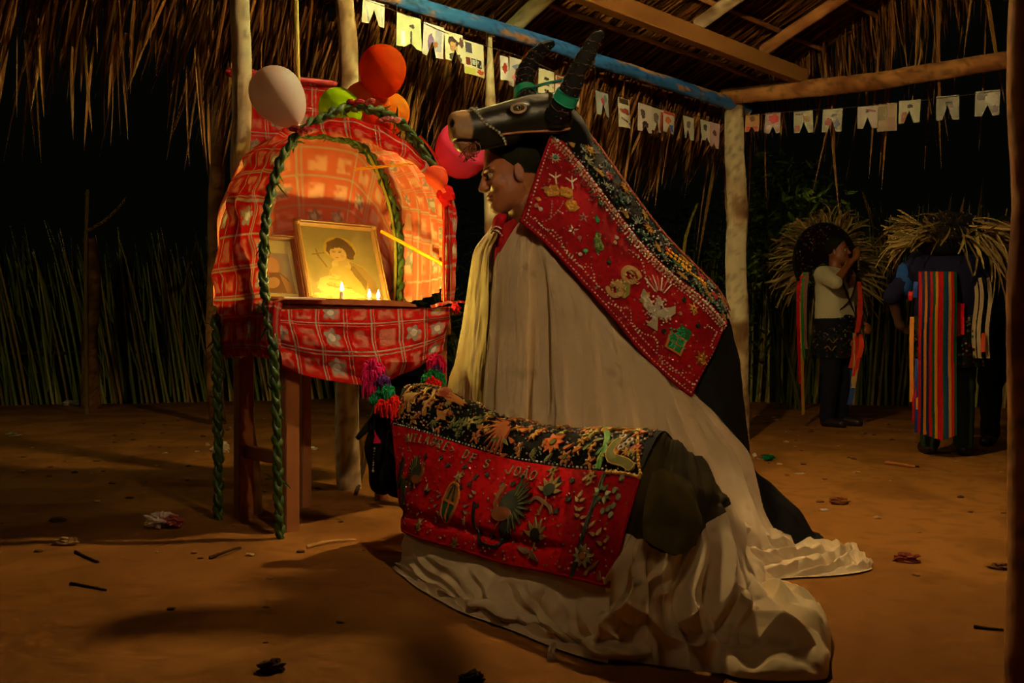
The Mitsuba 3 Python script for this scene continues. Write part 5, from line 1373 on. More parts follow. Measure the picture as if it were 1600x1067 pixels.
for w, bu in ((0, .004), (.35, .016), (.7, .016), (1, .0)):
    rr.append([lie(a[0] * (1 - w) + b[0] * w, a[1] * (1 - w) + b[1] * w, a[2] * (1 - w) + b[2] * w + bu + .003) for a, b in zip(edge, lowb)])
lside = Patch(np.array(rr), 100, 220, flip=True)
S_, T_ = lside.grid()
fold = (meshkit.fbm(np.stack([S_ * 6, T_ * 2, S_ * 0], -1), 3, 83) - .5) * .018 * np.minimum(1, T_ * 3)
fold -= .014 * np.exp(-((T_ - .80 + .10 * S_) / .05) ** 2) * np.minimum(1, np.maximum(0, .9 - S_) * 3)
lside.push(fold + .003)
ls = lb + '__blanket'
ends = ss(.775, .785, S_ + .02 * T_)
add(ls, lside.mesh(), nmix(velvet(lside.P, 'b00a12', 'c41418'), velvet(lside.P, '840a10', '980f14'), ends).reshape(-1, 3), 'm_velvet', True, own=True, label='bright red side blanket with appliqued birds, flowers and lettering'); NEXT[ls] = 1
add(ls + '__hem', tube([lside.at(s, t, .0) for s, t in [(.003, x) for x in np.linspace(0, 1, 24)] + [(x, .996) for x in np.linspace(.02, 1, 70)] + [(.997, x) for x in np.linspace(.97, 0, 24)]], .0045, 6), '8a0a10', 'm_velvet', smooth=True)
def lf(u, v): return lside.find(u, v)
DK = '181410'
words(ls + '__letter', lside, 'MILAGRE> DE S. JOÃO', [(636, 684), (680, 692), (720, 706), (760, 724), (800, 735), (842, 745)], .029, '8a6448', 'm_satin', .004, False)
def peacock(st, sz, flip=1, cols_=('2c3420', '8a4c28', '6a6a40')):
    fan = petals(11, .075, .020, .022, -62, 150)
    tf = lambda ps: [affinity.scale(p, flip, 1, origin=(0, 0)) for p in ps]
    stitch(ls + '__peacock_tail', lside, st, tf([unary_union([blob(.012, .01, .052, .050)] + fan)]), cols_[0], .003, 'm_satin', -8 * flip, sz)
    stitch(ls + '__peacock_feather', lside, st, tf([affinity.translate(petal(.058, .0065, a, .030), .012, .008) for a in np.linspace(-60, 88, 10)]), cols_[2], .006, 'm_glint', -8 * flip, sz)
    body_ = unary_union([blob(-.012, -.026, .046, .022, rot=.1), line([(-.045, -.015), (-.058, .010), (-.052, .050)], .018), blob(-.053, .055, .011, .011), Polygon([(-.060, .057), (-.074, .052), (-.060, .050)]), line([(-.005, -.045), (-.012, -.07)], .006)])
    stitch(ls + '__peacock_body', lside, st, tf([body_]), cols_[1], .006, 'm_satin', -4 * flip, sz)
peacock(lf(792, 793), .92)
peacock(lf(652, 742), .62, -1)
stitch(ls + '__fan_plume', lside, lf(788, 816), petals(4, .05, .018, .0, -110, 60), '2a3020', .004, 'm_satin')
est = lf(705, 786)
egg = blob(0, 0, .037, .060)
stitch(ls + '__lantern', lside, est, [egg.intersection(sbox(-.1, .002, .1, .1))], 'a05a28', .004, 'm_satin', -6)
stitch(ls + '__lantern', lside, est, [egg.intersection(sbox(-.1, -.1, .1, .000)).buffer(-.004)], '14532f', .004, 'm_satin', -6)
stitch(ls + '__lantern_stripe', lside, est, [Polygon([(-.024, .006), (-.012, .006), (-.003, .052), (-.008, .05)]), Polygon([(.006, .006), (.018, .006), (.006, .052), (.001, .054)])], '2a4020', .006, 'm_satin', -6)
stitch(ls + '__lantern_rib', lside, est, [egg.buffer(.003).difference(egg.buffer(-.003)), line([(0, -.058), (0, .002)], .007), line([(-.037, .002), (.037, .002)], .007)], 'b06a34', .007, 'm_satin', -6)
def carnation(u, v, sz, leafy):
    st = lf(u, v)
    stitch(ls + '__carnation', lside, st, petals(6, .034, .013, .018, 10, 160), 'a08458', .005, 'm_glint', 0, sz)
    stitch(ls + '__carnation_cup', lside, st, [blob(0, .006, .022, .018)], '1c2418', .006, 'm_satin', 0, sz)
    stitch(ls + '__carnation_stem', lside, st, [line([(0, -.008), (-.006, -.065)], .006)], '9a6440', .004, 'm_satin', 0, sz)
    lv = [line([(-.004, -.03), (-.03, -.026), (-.05, -.045)], .010), line([(0, -.03), (.03, -.034), (.05, -.048)], .010)] if not leafy else [petal(.055, .018, 185, 0.0), petal(.055, .018, -12, 0.0)]
    if leafy: lv = [affinity.translate(p, -.004, -.05) for p in lv]
    stitch(ls + '__carnation_leaf', lside, st, lv, '70563a', .004, 'm_satin', -8, sz)
carnation(858, 770, 1.0, 0); carnation(838, 840, .95, 1)
stitch(ls + '__vine_arc', lside, lf(768, 838), [line([(-.095, .055), (-.07, .0), (-.02, -.03), (.04, -.022), (.075, .02)], .009)], DK, .004, 'm_satin', -8)
for u, v in ((718, 746), (712, 850), (655, 820), (865, 735), (925, 745)):
    stitch(ls + '__star', lside, lf(u, v), petals(6, .020, .009, .003, 8), '98703c', .004, 'm_glint')
for i, (u, v) in enumerate(((666, 714), (700, 727), (728, 730), (735, 757), (786, 757), (803, 757), (745, 745), (690, 716), (762, 742), (874, 752), (895, 752), (683, 690), (870, 800), (745, 790), (815, 745), (752, 832), (770, 838), (786, 842), (720, 762), (890, 780), (668, 770))):
    stitch(ls + '__dark_spot', lside, lf(u, v), [blob(0, 0, .010, .007, wob=.4, seed=i)] if i % 3 else petals(4, .013, .008, .0, i * 20), DK, .003, 'm_satin')
stitch(ls + '__cactus', lside, lf(627, 740), [blob(0, 0, .009, .055), line([(0, .02), (-.018, .035)], .008)], '1c2414', .005, 'm_satin')
stitch(ls + '__cactus', lside, lf(632, 770), [blob(0, 0, .012, .048), blob(-.016, .03, .008, .018)], '2a2c18', .005, 'm_satin')
for i, (u, v) in enumerate(((682, 790), (685, 800), (683, 812), (730, 790), (727, 800), (725, 812), (688, 776), (735, 775), (668, 760), (672, 766), (740, 770))):
    stitch(ls + '__silver_leaf', lside, lf(u, v), [petal(.024, .009, (20, 160, 80)[i % 3], -.012)], 'a89880', .004, 'm_glint')
# the narrower end panel: dark seam, leaf vine, green flower, sunflower
seam = row(lside, [(946, 738), (925, 800), (908, 850), (893, 902)], .02)
sv = [lside.at(s, t, .003) for s, t in seam]
add(ls + '__green_ribbon', tube(sv, .006, 7, flat=.5), '22301c', 'm_satin', smooth=True)
beads(ls + '__ribbon_beads', lside, row(lside, [(946, 738), (925, 800), (908, 850), (893, 902)], .03), .0032, GOLD, seed=3)
for i, (u, v, a) in enumerate(((917, 748, 40), (922, 756, 40), (908, 772, 80), (903, 780, 150), (912, 781, 30), (901, 794, 150), (911, 795, 30), (903, 806, 165), (913, 808, 20), (913, 820, 170), (927, 818, 60), (926, 835, 170), (938, 830, 70), (937, 848, 165), (949, 842, 60))):
    stitch(ls + '__vine_leaf', lside, lf(u, v), [petal(.022, .010, a, -.011)], 'a88054' if i % 3 else 'b49468', .004, 'm_glint' if i % 2 else 'm_satin')
for i in range(8):
    a = i * 45 + 10
    stitch(ls + '__green_petal', lside, lf(943 + 10 * math.cos(math.radians(a)), 772 - 11 * math.sin(math.radians(a))), [petal(.020, .012, a + 10, -.010)], '5a6a3c' if i % 3 else 'c0b898', .005, 'm_glint')
for u, v in ((952, 796), (944, 800), (960, 792), (955, 806), (972, 748), (962, 766), (968, 778)):
    stitch(ls + '__gem', lside, lf(u, v), [blob(0, 0, .007, .009)], '7a7a5c', .005, 'm_glint')
for i in range(10):
    a = i * 36
    stitch(ls + '__sunflower_petal', lside, lf(912 + 11 * math.cos(math.radians(a)), 868 - 13 * math.sin(math.radians(a))), [petal(.020, .011, a, -.010)], '8a7a50' if i % 2 else 'a8946a', .005, 'm_glint')
stitch(ls + '__sunflower_centre', lside, lf(912, 868), [Point(0, 0).buffer(.010, 5)], 'b8782c', .007, 'm_glint')
for u, v, a in ((925, 887, 30), (933, 880, 45), (918, 893, 60), (938, 900, 95)):
    stitch(ls + '__vine_leaf', lside, lf(u, v), [petal(.024, .010, a, -.012)], '7a6240', .004, 'm_satin')
beads(ls + '__gold_cord', lside, row(lside, [(948, 739), (975, 741), (1000, 746)], .010), .0058, GOLD, seed=8)
beads(ls + '__sequins', lside, scatter(lside, 150, 15), .0030, '9a7a68', seed=9)
beads(ls + '__sequins', lside, scatter(lside, 110, 17), .0038, 'fff0dc', 'm_metal', seed=19)

# gold work on the black back
def bf(u, v): return ltop.find(u, v)
def gold(key, u, v, polys, col, rot=0, sz=1.0, h=.007, m='m_satin'):
    stitch(lt + '__' + key, ltop, bf(u, v), polys, col, h, m, rot, sz)
bowp = [petal(.050, .036, 150, .0), petal(.046, .034, 25, .0), line([(0, 0), (-.022, -.05)], .014), line([(.005, 0), (.025, -.05)], .012)]
gold('gold_bow', 641, 624, bowp, '9a6a2c', 10)
gold('gold_ribbon', 671, 628, [line([(-.01, .05), (.002, .02), (-.006, -.015), (.008, -.045)], .015)], 'b0702c')
gold('red_leaf', 695, 614, [petal(.11, .045, -28, -.04)], '8a1c18')
gold('orange_leaf', 712, 625, [petal(.13, .030, -24, -.06), petal(.09, .02, -34, -.02)], 'a8642a')
gold('orange_leaf', 745, 637, [petal(.12, .026, -20, -.06), petal(.08, .02, -12, -.06)], '9a5a24')
gold('gold_butterfly', 691, 650, [petal(.034, .024, 40, 0), petal(.034, .024, 140, 0), petal(.03, .02, 220, 0), petal(.028, .02, -50, 0)], '9a6a2c', 14)
gold('orange_fan', 800, 666, [affinity.rotate(petal(.085, .014, 0, .012), a, origin=(0, 0)) for a in np.linspace(170, 290, 9)], 'a04c22', -10, 1.0)
gold('orange_fan', 822, 660, [petal(.07, .012, a, .0) for a in (160, 175, 190)], 'b0682c', 0, 1.0)
for u, v, n, r, c in ((838, 672, 7, .036, 'a83c22'), (866, 692, 9, .042, 'b05028'), (900, 682, 5, .034, 'a84a24'), (920, 672, 6, .030, 'b0642c'), (885, 715, 6, .026, '9a5a2c'), (655, 648, 6, .016, '9a3030'), (720, 660, 6, .02, '6a6a40'), (690, 635, 6, .018, 'a05030')):
    stitch(lt + '__flower', ltop, bf(u, v), petals(n, r * .72, r * .42, r * .28, 8), c, .004, 'm_satin')
    stitch(lt + '__flower_centre', ltop, bf(u, v), [Point(0, 0).buffer(r * .25, 5)], '6a6a2c', .006, 'm_glint')
for i, (u, v, a) in enumerate(((750, 655, 10), (748, 662, 0), (752, 669, -10), (776, 688, 20), (790, 692, -30), (800, 690, 150), (716, 662, 60), (728, 660, 110), (904, 704, 30), (920, 700, 60), (938, 690, 20), (890, 700, 40), (940, 705, 80), (860, 715, 60), (790, 712, 10))):
    gold('leaf', u, v, [petal(.034, .013, a, -.017)], ('3f5a34', '6a6a38', '9a5428')[i % 3])
R = random.Random(12)
for i in range(64):                                        # small sprays that fill the ground between the large motifs
    st_ = (R.uniform(.03, .97), R.uniform(.30, .92)); r_ = R.uniform(.012, .022); a_ = R.uniform(0, 360)
    stitch(lt + '__spray', ltop, st_, petals(R.choice((3, 4, 5)), r_ * 1.2, r_ * .5, r_ * .15, a_, R.choice((120, 160, 360))), R.choice(('a8702c', 'b0642a', '8a7a3c', '9c5024', 'c0883c', '6a6a38')), .006, 'm_glint' if i % 3 == 0 else 'm_satin')
green_r = row(ltop, [(969, 671), (953, 690), (941, 712), (934, 734)], .02)
add(lt + '__green_band', tube([ltop.at(s, t, .003) for s, t in green_r], .009, 8, flat=.5), '4c7a34', 'm_satin', smooth=True)
gold('gold_spray', 1000, 672, [petal(.08, .012, a, .0) for a in (-8, 4, -25, 184, 196, 215, 240, 265, 290)], 'c07c20', 0, 1, .005, 'm_glint')
for u, v in ((962, 688), (975, 684), (985, 690), (972, 700), (995, 692), (980, 697)):
    stitch(lt + '__silver_ring', ltop, bf(u, v), [Point(0, 0).buffer(.011, 6).difference(Point(0, 0).buffer(.006, 6))], 'c8c0a8', .006, 'm_glint')
gold('green_scroll', 968, 712, [line([(-.03, .04), (-.034, .015), (-.01, -.015), (.03, -.02), (.06, -.03)], .022)], '5a5a30')
gold('gold_scroll', 968, 712, [line([(-.03, .04), (-.034, .015), (-.01, -.015), (.03, -.02), (.06, -.03)], .027).difference(line([(-.03, .04), (-.034, .015), (-.01, -.015), (.03, -.02), (.06, -.03)], .020))], 'b89050', 0, 1, .007, 'm_glint')
gold('pink_leaf', 996, 700, [petal(.04, .014, 30, -.02)], 'a02a50', 0, 1, .005, 'm_glint')
beads(lt + '__gold_cord', ltop, row(ltop, [(1036, 676), (1020, 706), (1003, 742)], .010), .0055, GOLD, seed=4)
beads(lt + '__bead_edge', ltop, row(ltop, [(616, 662), (664, 674), (757, 703), (880, 728), (1000, 742)], .016), .0038, SILVER, seed=2)
beads(lt + '__bead_edge', ltop, row(ltop, [(624, 640), (636, 612), (655, 601), (690, 606)], .012), .004, GOLD, seed=6)
for n, c, sd0, mt in ((300, 'fff0dc', 31, 'm_metal'), (260, 'b8aa90', 35, 'm_glint'), (70, '9a3a30', 32, 'm_glint'), (60, '2a6a48', 33, 'm_glint'), (120, 'b07c3c', 34, 'm_glint')):
    beads(lt + '__sequins', ltop, scatter(ltop, n, sd0, t0=.12, t1=.98), .0036, c, mt, seed=sd0)

# front end cap and the head that hangs there
cap = sdf_mesh(lambda p: smin(s_round(p, P(640, 668, 3.30), P(626, 745, 3.27), .06, .075), s_round(p, P(640, 668, 3.30), P(668, 672, 3.22), .06, .07), .05), P(630, 690, 3.28) - .34, P(630, 690, 3.28) + .34, .014)
add(lb + '__chest_cloth', cap, '11120e', 'm_velvet', True)
def lhead(p):
    d = s_round(p, P(612, 650, 3.30), P(601, 700, 3.34), .072, .066)
    d = smin(d, s_round(p, P(601, 700, 3.34), P(598, 752, 3.40), .060, .050), .04)
    for o in (-.07, .07):
        d = smin(d, s_round(p, P(608, 655, 3.31) + V3(o * .7, o * .5, 0), P(604, 672, 3.31) + V3(o * 1.3, o, -.02), .018, .010), .015)
    return d
lh = lb + '__head'
add(lh, sdf_mesh(lhead, P(602, 700, 3.34) - .30, P(602, 700, 3.34) + .30, .010), '121510', 'm_velvet', True, own=True, label='black cloth head hanging down at the front')
NEXT[lh] = 1
beads(lh + '__stud', Patch(np.array([[P(583, 700, 3.27), P(588, 700, 3.27)], [P(580, 735, 3.31), P(586, 735, 3.31)]]), 4, 4, flip=True), [(.5, x) for x in np.linspace(0, 1, 9)], .0045, 'b0a898', seed=2)
def yarn(key, c, r, color, seed, n=70, droop=.5):
    rs = random.Random(seed); h = Heap()
    for i in range(n):
        d = unit([rs.gauss(0, 1), rs.gauss(0, 1), rs.gauss(0, 1)])
        p0 = np.asarray(c) + d * r * .25; p1 = np.asarray(c) + d * r * rs.uniform(.7, 1.1); p2 = p1 + np.array([rs.uniform(-.3, .3), rs.uniform(-.3, .3), -droop]) * r * rs.uniform(.3, 1.0)
        h.put(tube(smoothpath([p0, p1, p2], 6), [.005, .0055, .005, .0045, .004, .003], 5), lin(color) * rs.choice((.75, 1, 1.15)))
    return h.done(key, 'm_matte', kind='stuff')
def horn2(pts, r, tufts, lab):
    p = smoothpath(np.array(pts), 30)
    k = add(lb + '__horn', tube(p, np.linspace(r, r * .45, 30), 14), '241c22', 'm_velvet', smooth=True)
    for i, (c, rr, col, dr_) in enumerate(tufts):
        yarn(k + '__yarn_tuft', c, rr, col, i + int(r * 1e4) + len(pts), 80, dr_)
horn2([P(622, 642, 3.30), P(606, 620, 3.28), P(596, 595, 3.27), P(588, 572, 3.27)], .026, [(P(583, 577, 3.27), .038, 'd82468', .9), (P(580, 598, 3.26), .030, 'c01c58', 1.6), (P(597, 598, 3.25), .028, '5a2a70', .8), (P(603, 614, 3.24), .032, '1c7a48', .7), (P(585, 620, 3.25), .020, '2a8a58', .7), (P(608, 632, 3.22), .040, 'e8281e', .9)], '')
horn2([P(680, 604, 3.52), P(682, 590, 3.52), P(683, 575, 3.52), P(680, 562, 3.52)], .024, [(P(681, 565, 3.50), .034, 'd01c50', 1.3), (P(682, 580, 3.48), .024, '4a2a5c', .7), (P(680, 592, 3.46), .036, '1c7a40', .6), (P(668, 594, 3.46), .024, '2a8a4c', .5), (P(676, 600, 3.44), .030, 'e0281e', .4)], '')
h = Heap(); R = random.Random(3)
for i in range(14):
    b = P(590, 648, 3.26) + V3(R.uniform(-.01, .01), 0, 0)
    h.put(tube(smoothpath([b, b + V3(0, 0, -.05), b + V3(R.uniform(-.01, .01), 0, -.10)], 5), .003, 4), lin('d02050'))
h.done(lb + '__red_tassel', 'm_matte', kind='stuff')

# cream skirt under the blanket, spreading on the floor
skt = [(640, 815, .150), (700, 842, .195), (760, 862, .212), (830, 878, .220), (890, 888, .222), (955, 905, .220)]
skf = [(612, 884), (682, 932), (752, 962), (800, 978), (872, 1006), (950, 1030)]
ctrl = []
for w in (0, .3, .55, .8, 1):
    r_ = []
    for (tu, tv, tl), (fu, fv) in zip(skt, skf):
        a, b = lie(tu, tv, tl), FL(fu, fv, .012)
        bulge = np.array([0, 0, -.055 * math.sin(w * math.pi) * (1 if w > .4 else .3)])
        r_.append(a * (1 - w) + b * w + bulge)
    ctrl.append(r_)
skirt = Patch(np.array(ctrl), 110, 260, flip=True)
S_, T_ = skirt.grid()
def wrinkle(S, T_, seed, fs, ft, amp, skew=0.0):
    a = meshkit.fbm(np.stack([S * fs + T_ * skew, T_ * ft, S * 0 + seed], -1), 3, seed)
    return (0.5 - np.abs(a - .5) * 3.0) * amp
sk_env = np.clip((T_ - .2) * 2.0, 0.06, 1) * np.minimum(1, (1 - T_) * 6)
skirt.push(((tri(S_ * 5 + T_ * 1.8 + warp(S_, T_, 5, 3, 91) * 3) - .5) * .036 + (tri(S_ * 6 - T_ * 5 + warp(S_, T_, 8, 4, 92) * 2.5) - .5) * .018 + warp(S_, T_, 30, 12, 93) * .006) * sk_env + .003)
settle(skirt, .9)
add(lb + '__skirt', skirt.mesh(), stain(skirt.P).reshape(-1, 3), 'm_cloth', True, label='cream skirt crumpled on the floor')
def roll(pts, r, seed, flat=.55):
    p = smoothpath(np.array(pts), 60)
    V, f = tube(p, np.interp(np.linspace(0, 1, 60), [0, .1, .8, 1], [r * .3, r, r, r * .2]), 26, flat=flat)
    V = V + (meshkit.fbm(V * 14 + seed, 3, seed)[:, None] - .5) * .035
    V[:, 2] = np.maximum(V[:, 2], .006)
    add(lb + '__skirt_fold', (V, f), stain(V), 'm_cloth', True)
roll([FL(915, 1002, .02), FL(955, 1010, .03), FL(1010, 1012, .03), FL(1085, 1016, .03)], .036, 3)
roll([FL(930, 985, .02), FL(985, 985, .04), FL(1030, 990, .05), FL(1060, 990, .05)], .036, 5)
roll([FL(735, 940, .02), FL(780, 955, .03), FL(840, 968, .03), FL(905, 985, .02)], .028, 7)

# rump: dark hide cloth above, cream below
rc = [
    [(u, v, float(lie(u, v, l_)[1])) for u, v, l_ in ((1034, 676, .0), (1000, 742, .122), (975, 830, .185), (952, 905, .225))] + [(936, 960, 2.21), (926, flv(2.19) - 4, 2.19)],
    [(1046, 680, 2.40), (1030, 748, 2.31), (1012, 848, 2.23), (998, 910, 2.19), (996, 970, 2.16), (1004, flv(2.15) - 4, 2.15)],
    [(1062, 688, 2.39), (1058, 762, 2.29), (1050, 868, 2.21), (1050, 930, 2.17), (1056, 985, 2.14), (1066, flv(2.12) - 4, 2.12)],
    [(1080, 702, 2.38), (1090, 770, 2.29), (1088, 836, 2.24), (1098, 910, 2.19), (1116, 985, 2.13), (1135, flv(2.09) - 4, 2.09)],
    [(1094, 716, 2.40), (1118, 768, 2.36), (1126, 800, 2.34), (1146, 880, 2.27), (1170, 950, 2.2), (1192, flv(2.16) - 4, 2.16)],
    [(1098, 722, 2.46), (1126, 766, 2.46), (1138, 786, 2.45), (1166, 856, 2.40), (1196, 925, 2.34), (1216, flv(2.32) - 4, 2.32)],
    [(1085, 722, 2.56), (1108, 768, 2.60), (1120, 796, 2.62), (1140, 860, 2.62), (1160, 915, 2.6), (1176, flv(2.60) - 4, 2.60)]]
rmp = Patch(cols(rc), 150, 200, flip=True)
S_, T_ = rmp.grid()
env = np.clip((T_ - .30) * 4, .10, 1)
f1 = meshkit.fbm(np.stack([S_ * 9 + T_ * 1.5, T_ * 2.0, S_ * 0], -1), 2, 95)
low_ = np.minimum(1, (1 - T_) * 5)
rmp.push(((tri(S_ * 5.2 + warp(S_, T_, 3, 2.2, 95) * 2.4 + T_ * .5) - .5) * .075 + (tri(S_ * 9 + T_ * 3.2 + warp(S_, T_, 6, 3, 96) * 2.2) - .5) * .026 + (tri(T_ * 6 - S_ * 2.5 + warp(S_, T_, 5, 4, 99) * 2) - .5) * .030 * np.clip((T_ - .6) * 4, 0, 1)) * env * low_ + (meshkit.fbm(np.stack([S_ * 4, T_ * 5, S_ * 0 + 4], -1), 2, 97) - .5) * .03 * (1 - env))
settle(rmp, .9)
cut = 60
tb_ = .40 + .035 * np.sin(S_ * 14) * 0
G = rmp.P
ic = int(150 * .40)
add(lb + '__rump_cloth', rmp.mesh(rows=(0, ic + 1)), nmix(lin('2e240c'), lin('1e1708'), ss(.4, .65, meshkit.fbm(rmp.P[:ic + 1] * 12, 3))).reshape(-1, 3), 'm_matte', True, label='dark olive-brown hide cloth of the rump')
add(lb + '__skirt', rmp.mesh(rows=(ic, 150)), stain(rmp.P[ic:]).reshape(-1, 3), 'm_cloth', True)
fl_ = Patch(cols([[(1024, 742, 2.285), (1008, 790, 2.25), (1006, 842, 2.215)], [(1036, 734, 2.28), (1036, 795, 2.235), (1030, 858, 2.19)], [(1056, 742, 2.275), (1064, 800, 2.23), (1053, 868, 2.185)], [(1072, 760, 2.28), (1092, 808, 2.245), (1080, 848, 2.21)]]), 40, 40, flip=True)
S_, T_ = fl_.grid(); fl_.push(.010 + (meshkit.fbm(np.stack([S_ * 4, T_ * 3, S_ * 0], -1), 2, 98) - .5) * .02)
add(lb + '__hide_flap', fl_.mesh(), nmix(lin('3a2f0e'), lin('2a210b'), ss(.4, .65, meshkit.fbm(fl_.P * 14, 3))).reshape(-1, 3), 'm_matte', True, label='lighter olive flap of the rump cloth')
# the big bunch of cream cloth on the floor behind it
n1, n2 = 200, 90
a = np.linspace(0, 2 * np.pi, n1); rr_ = np.linspace(0, 1, n2)
AA, RR = np.meshgrid(a, rr_)
outl = [FL(u, v) for u, v in ((1298, 990), (1297, 1035), (1285, 1066), (1225, 1068), (1150, 1062), (1098, 1030), (1078, 975), (1105, 935), (1160, 925), (1215, 942), (1270, 958), (1298, 990))]
oc = PchipInterpolator(np.linspace(0, 2 * np.pi, len(outl)), np.array(outl))(a)
cc = FL(1185, 1000)
base = cc + (oc[None] - cc) * RR[..., None]
prof = np.sqrt(np.maximum(0, 1 - RR ** 2.6))
X_ = base[..., 0] * 1.0; Y_ = base[..., 1]
fr1 = meshkit.fbm(np.stack([(X_ + Y_) * 4.2, (X_ - Y_) * 9.0, X_ * 0], -1), 3, 101)
fr2_ = meshkit.fbm(np.stack([(X_ + Y_) * 11, (X_ - Y_) * 22.0, X_ * 0], -1), 2, 102)
qa, qb = X_ * .80 - Y_ * .60, X_ * .60 + Y_ * .80
wq = meshkit.fbm(np.stack([X_ * 3, Y_ * 3, X_ * 0], -1), 2, 101) - .5
wq2 = meshkit.fbm(np.stack([X_ * 7, Y_ * 7, X_ * 0 + 5], -1), 2, 103) - .5
Z = .125 * prof * (.66 + .62 * (tri(qb * 4.4 + wq * 1.6) - .4)) + ((tri(qb * 10 + qa * 3 + wq2 * 2.0) - .5) * .032 + (tri(qa * 8 - qb * 3 + wq2 * 1.8) - .5) * .026) * np.minimum(1, (1 - RR) * 5)
heapP = base + np.stack([0 * Z, 0 * Z, np.maximum(Z, .006)], -1)
heapP[..., :2] += (unit(oc - cc)[None] * (np.sin(np.clip(RR, 0, 1) * np.pi) * .02)[..., None])[..., :2]
f = gridfaces(n2, n1)
add(lb + '__skirt_bunch', (heapP.reshape(-1, 3), f), stain(heapP, 'd0ba90').reshape(-1, 3), 'm_cloth', True, label='big bunched end of the cream skirt on the floor')
add(lb + '__frame_hoop', tube(smoothpath([LS + LE * .25 + LM * .13 + [0, 0, .02], LS + LE * .25 + LM * .10 + [0, 0, .38], LS + LE * .25 + [0, 0, .47], LS + LE * .25 - LM * .10 + [0, 0, .38], LS + LE * .25 - LM * .13 + [0, 0, .02]], 30), .008, 7), '6a4a28', 'm_matte', smooth=True)
add(lb + '__frame_hoop', tube(smoothpath([LS + LE * 1.0 + LM * .15 + [0, 0, .02], LS + LE * 1.0 + LM * .12 + [0, 0, .36], LS + LE * 1.0 + [0, 0, .44], LS + LE * 1.0 - LM * .12 + [0, 0, .36], LS + LE * 1.0 - LM * .15 + [0, 0, .02]], 30), .008, 7), '6a4a28', 'm_matte', smooth=True)
# far side
fs = Patch(np.array([[lie(ru, rv, 0.0) - LM * (.13 + .04 * min(1, i / 4)) * k2 + V3(0, 0, dz) for i, (ru, rv) in enumerate(ridge)] for k2, dz in ((.9, -.10), (1.1, -.25), (1.15, -.34))]), 30, 80)
settle(fs)
add(lb + '__skirt', fs.mesh(), stain(fs.P).reshape(-1, 3), 'm_cloth', True)

# ================================================================ bunting cut from magazine pages
bs = thing('bunting_string', 'string of bunting under the blue pole', 'string')
def beam_d(u, off=0.06):
    o = CORNER + N_IN * off
    k = (u - 800) / F
    p = (k * o[1] - o[0]) / (A_DIR[0] - k * A_DIR[1])
    return o[1] + A_DIR[1] * p
lf_ = [(560, -4), (620, 18), (720, 60), (800, 84), (930, 138), (1035, 168), (1130, 190)]
add(bs + '__cord', tube(smoothpath([P(u, v, beam_d(u)) for u, v in lf_], 60), .002, 5), '3a3020', 'm_matte', smooth=True)
for u, v, dv in ((620, 18, -14), (760, 72, -22), (930, 138, -38), (1130, 190, -26)):
    add(bs + '__tie', tube([P(u, v, beam_d(u)), P(u, v + dv, beam_d(u, .02))], .0015, 4), '3a3020', 'm_matte')
bs2 = thing('bunting_string', 'string of bunting under the brown cross pole at the right', 'string')
def cross_d(u): return float(np.interp(u, [1128, 1250, 1400, 1597], [7.0, 6.7, 6.35, 5.9]))
add(bs2 + '__cord', tube(smoothpath([P(u, v, cross_d(u)) for u, v in ((1158, 182), (1240, 174), (1340, 167), (1430, 158), (1560, 142), (1590, 138))], 40), .002, 5), '3a3020', 'm_matte', smooth=True)
for u, v, dv in ((1160, 182, -28), (1420, 160, -38), (1588, 138, -44)):
    add(bs2 + '__tie', tube([P(u, v, cross_d(u)), P(u, v + dv, cross_d(u))], .0015, 4), '3a3020', 'm_matte')
def flag(ul, vt, ur, vb, depth, side, notch, paper, prints, label, group, seed):
    rs = random.Random(seed)
    d = depth((ul + ur) / 2)
    slope = .35 if side == 'l' else -.09
    o = P(ul, vt, depth(ul)); r = P(ur, vt + slope * (ur - ul) * (.85 if side == 'l' else 1), depth(ur))
    w = np.linalg.norm(r - o); ex = (r - o) / w
    hgt = (vb - vt) * d / F * .92
    dn = unit(np.array([rs.uniform(-.06, .06), rs.uniform(-.05, .05), -1.0]))
    nr = unit(np.cross(ex, dn)); nr = nr if nr[1] < 0 else -nr
    curl = rs.uniform(-.02, .02); tw = rs.uniform(-.25, .25)
    k = thing('bunting_flag', label, 'flag', group)
    def at(x, y, z=0.0):                                    # x, y from 0 to 1
        x, y = np.asarray(x), np.asarray(y)
        return o + ex * (x * w)[..., None] + dn * (y * hgt)[..., None] + nr * (z + curl * np.sin(x * 3) * y + tw * w * (x - .5) * y * .5)[..., None]
    A = Polygon([(0, 0), (1, 0), (1, 1), (.72, 1.0), (.5, 1 - notch), (.28, .99), (0, .98)]) if notch else sbox(0, 0, 1, 1)
    def sheet(poly, z, th):
        m = trimesh.creation.extrude_polygon(poly, 1.0, engine='earcut')
        v, f = trimesh.remesh.subdivide_to_size(m.vertices * [1, 1, .2], m.faces, .45)
        return at(v[:, 0], v[:, 1], z + v[:, 2] / .2 * th), f
    add(k + '__paper', sheet(A, 0, .0008), paper, 'm_matte')
    for (x0, y0, x1, y1, c, kind) in prints:
        g = sbox(x0, y0, x1, y1) if kind == 'r' else blob((x0 + x1) / 2, (y0 + y1) / 2, (x1 - x0) / 2, (y1 - y0) / 2, 16, .35, seed + int(x0 * 10)) if kind == 'b' else LineString([(x0, y0), (x1, y1)]).buffer(.035, quad_segs=1)
        g = g.intersection(A.buffer(-.01))
        for q in getattr(g, 'geoms', [g]):
            if not q.is_empty and q.area > .002: add(k + '__printed_picture', sheet(q, .0012, .0004), c, 'm_satin')
W1, W2, W3 = 'e4dcb4', 'd8d4c4', 'c8c2b0'
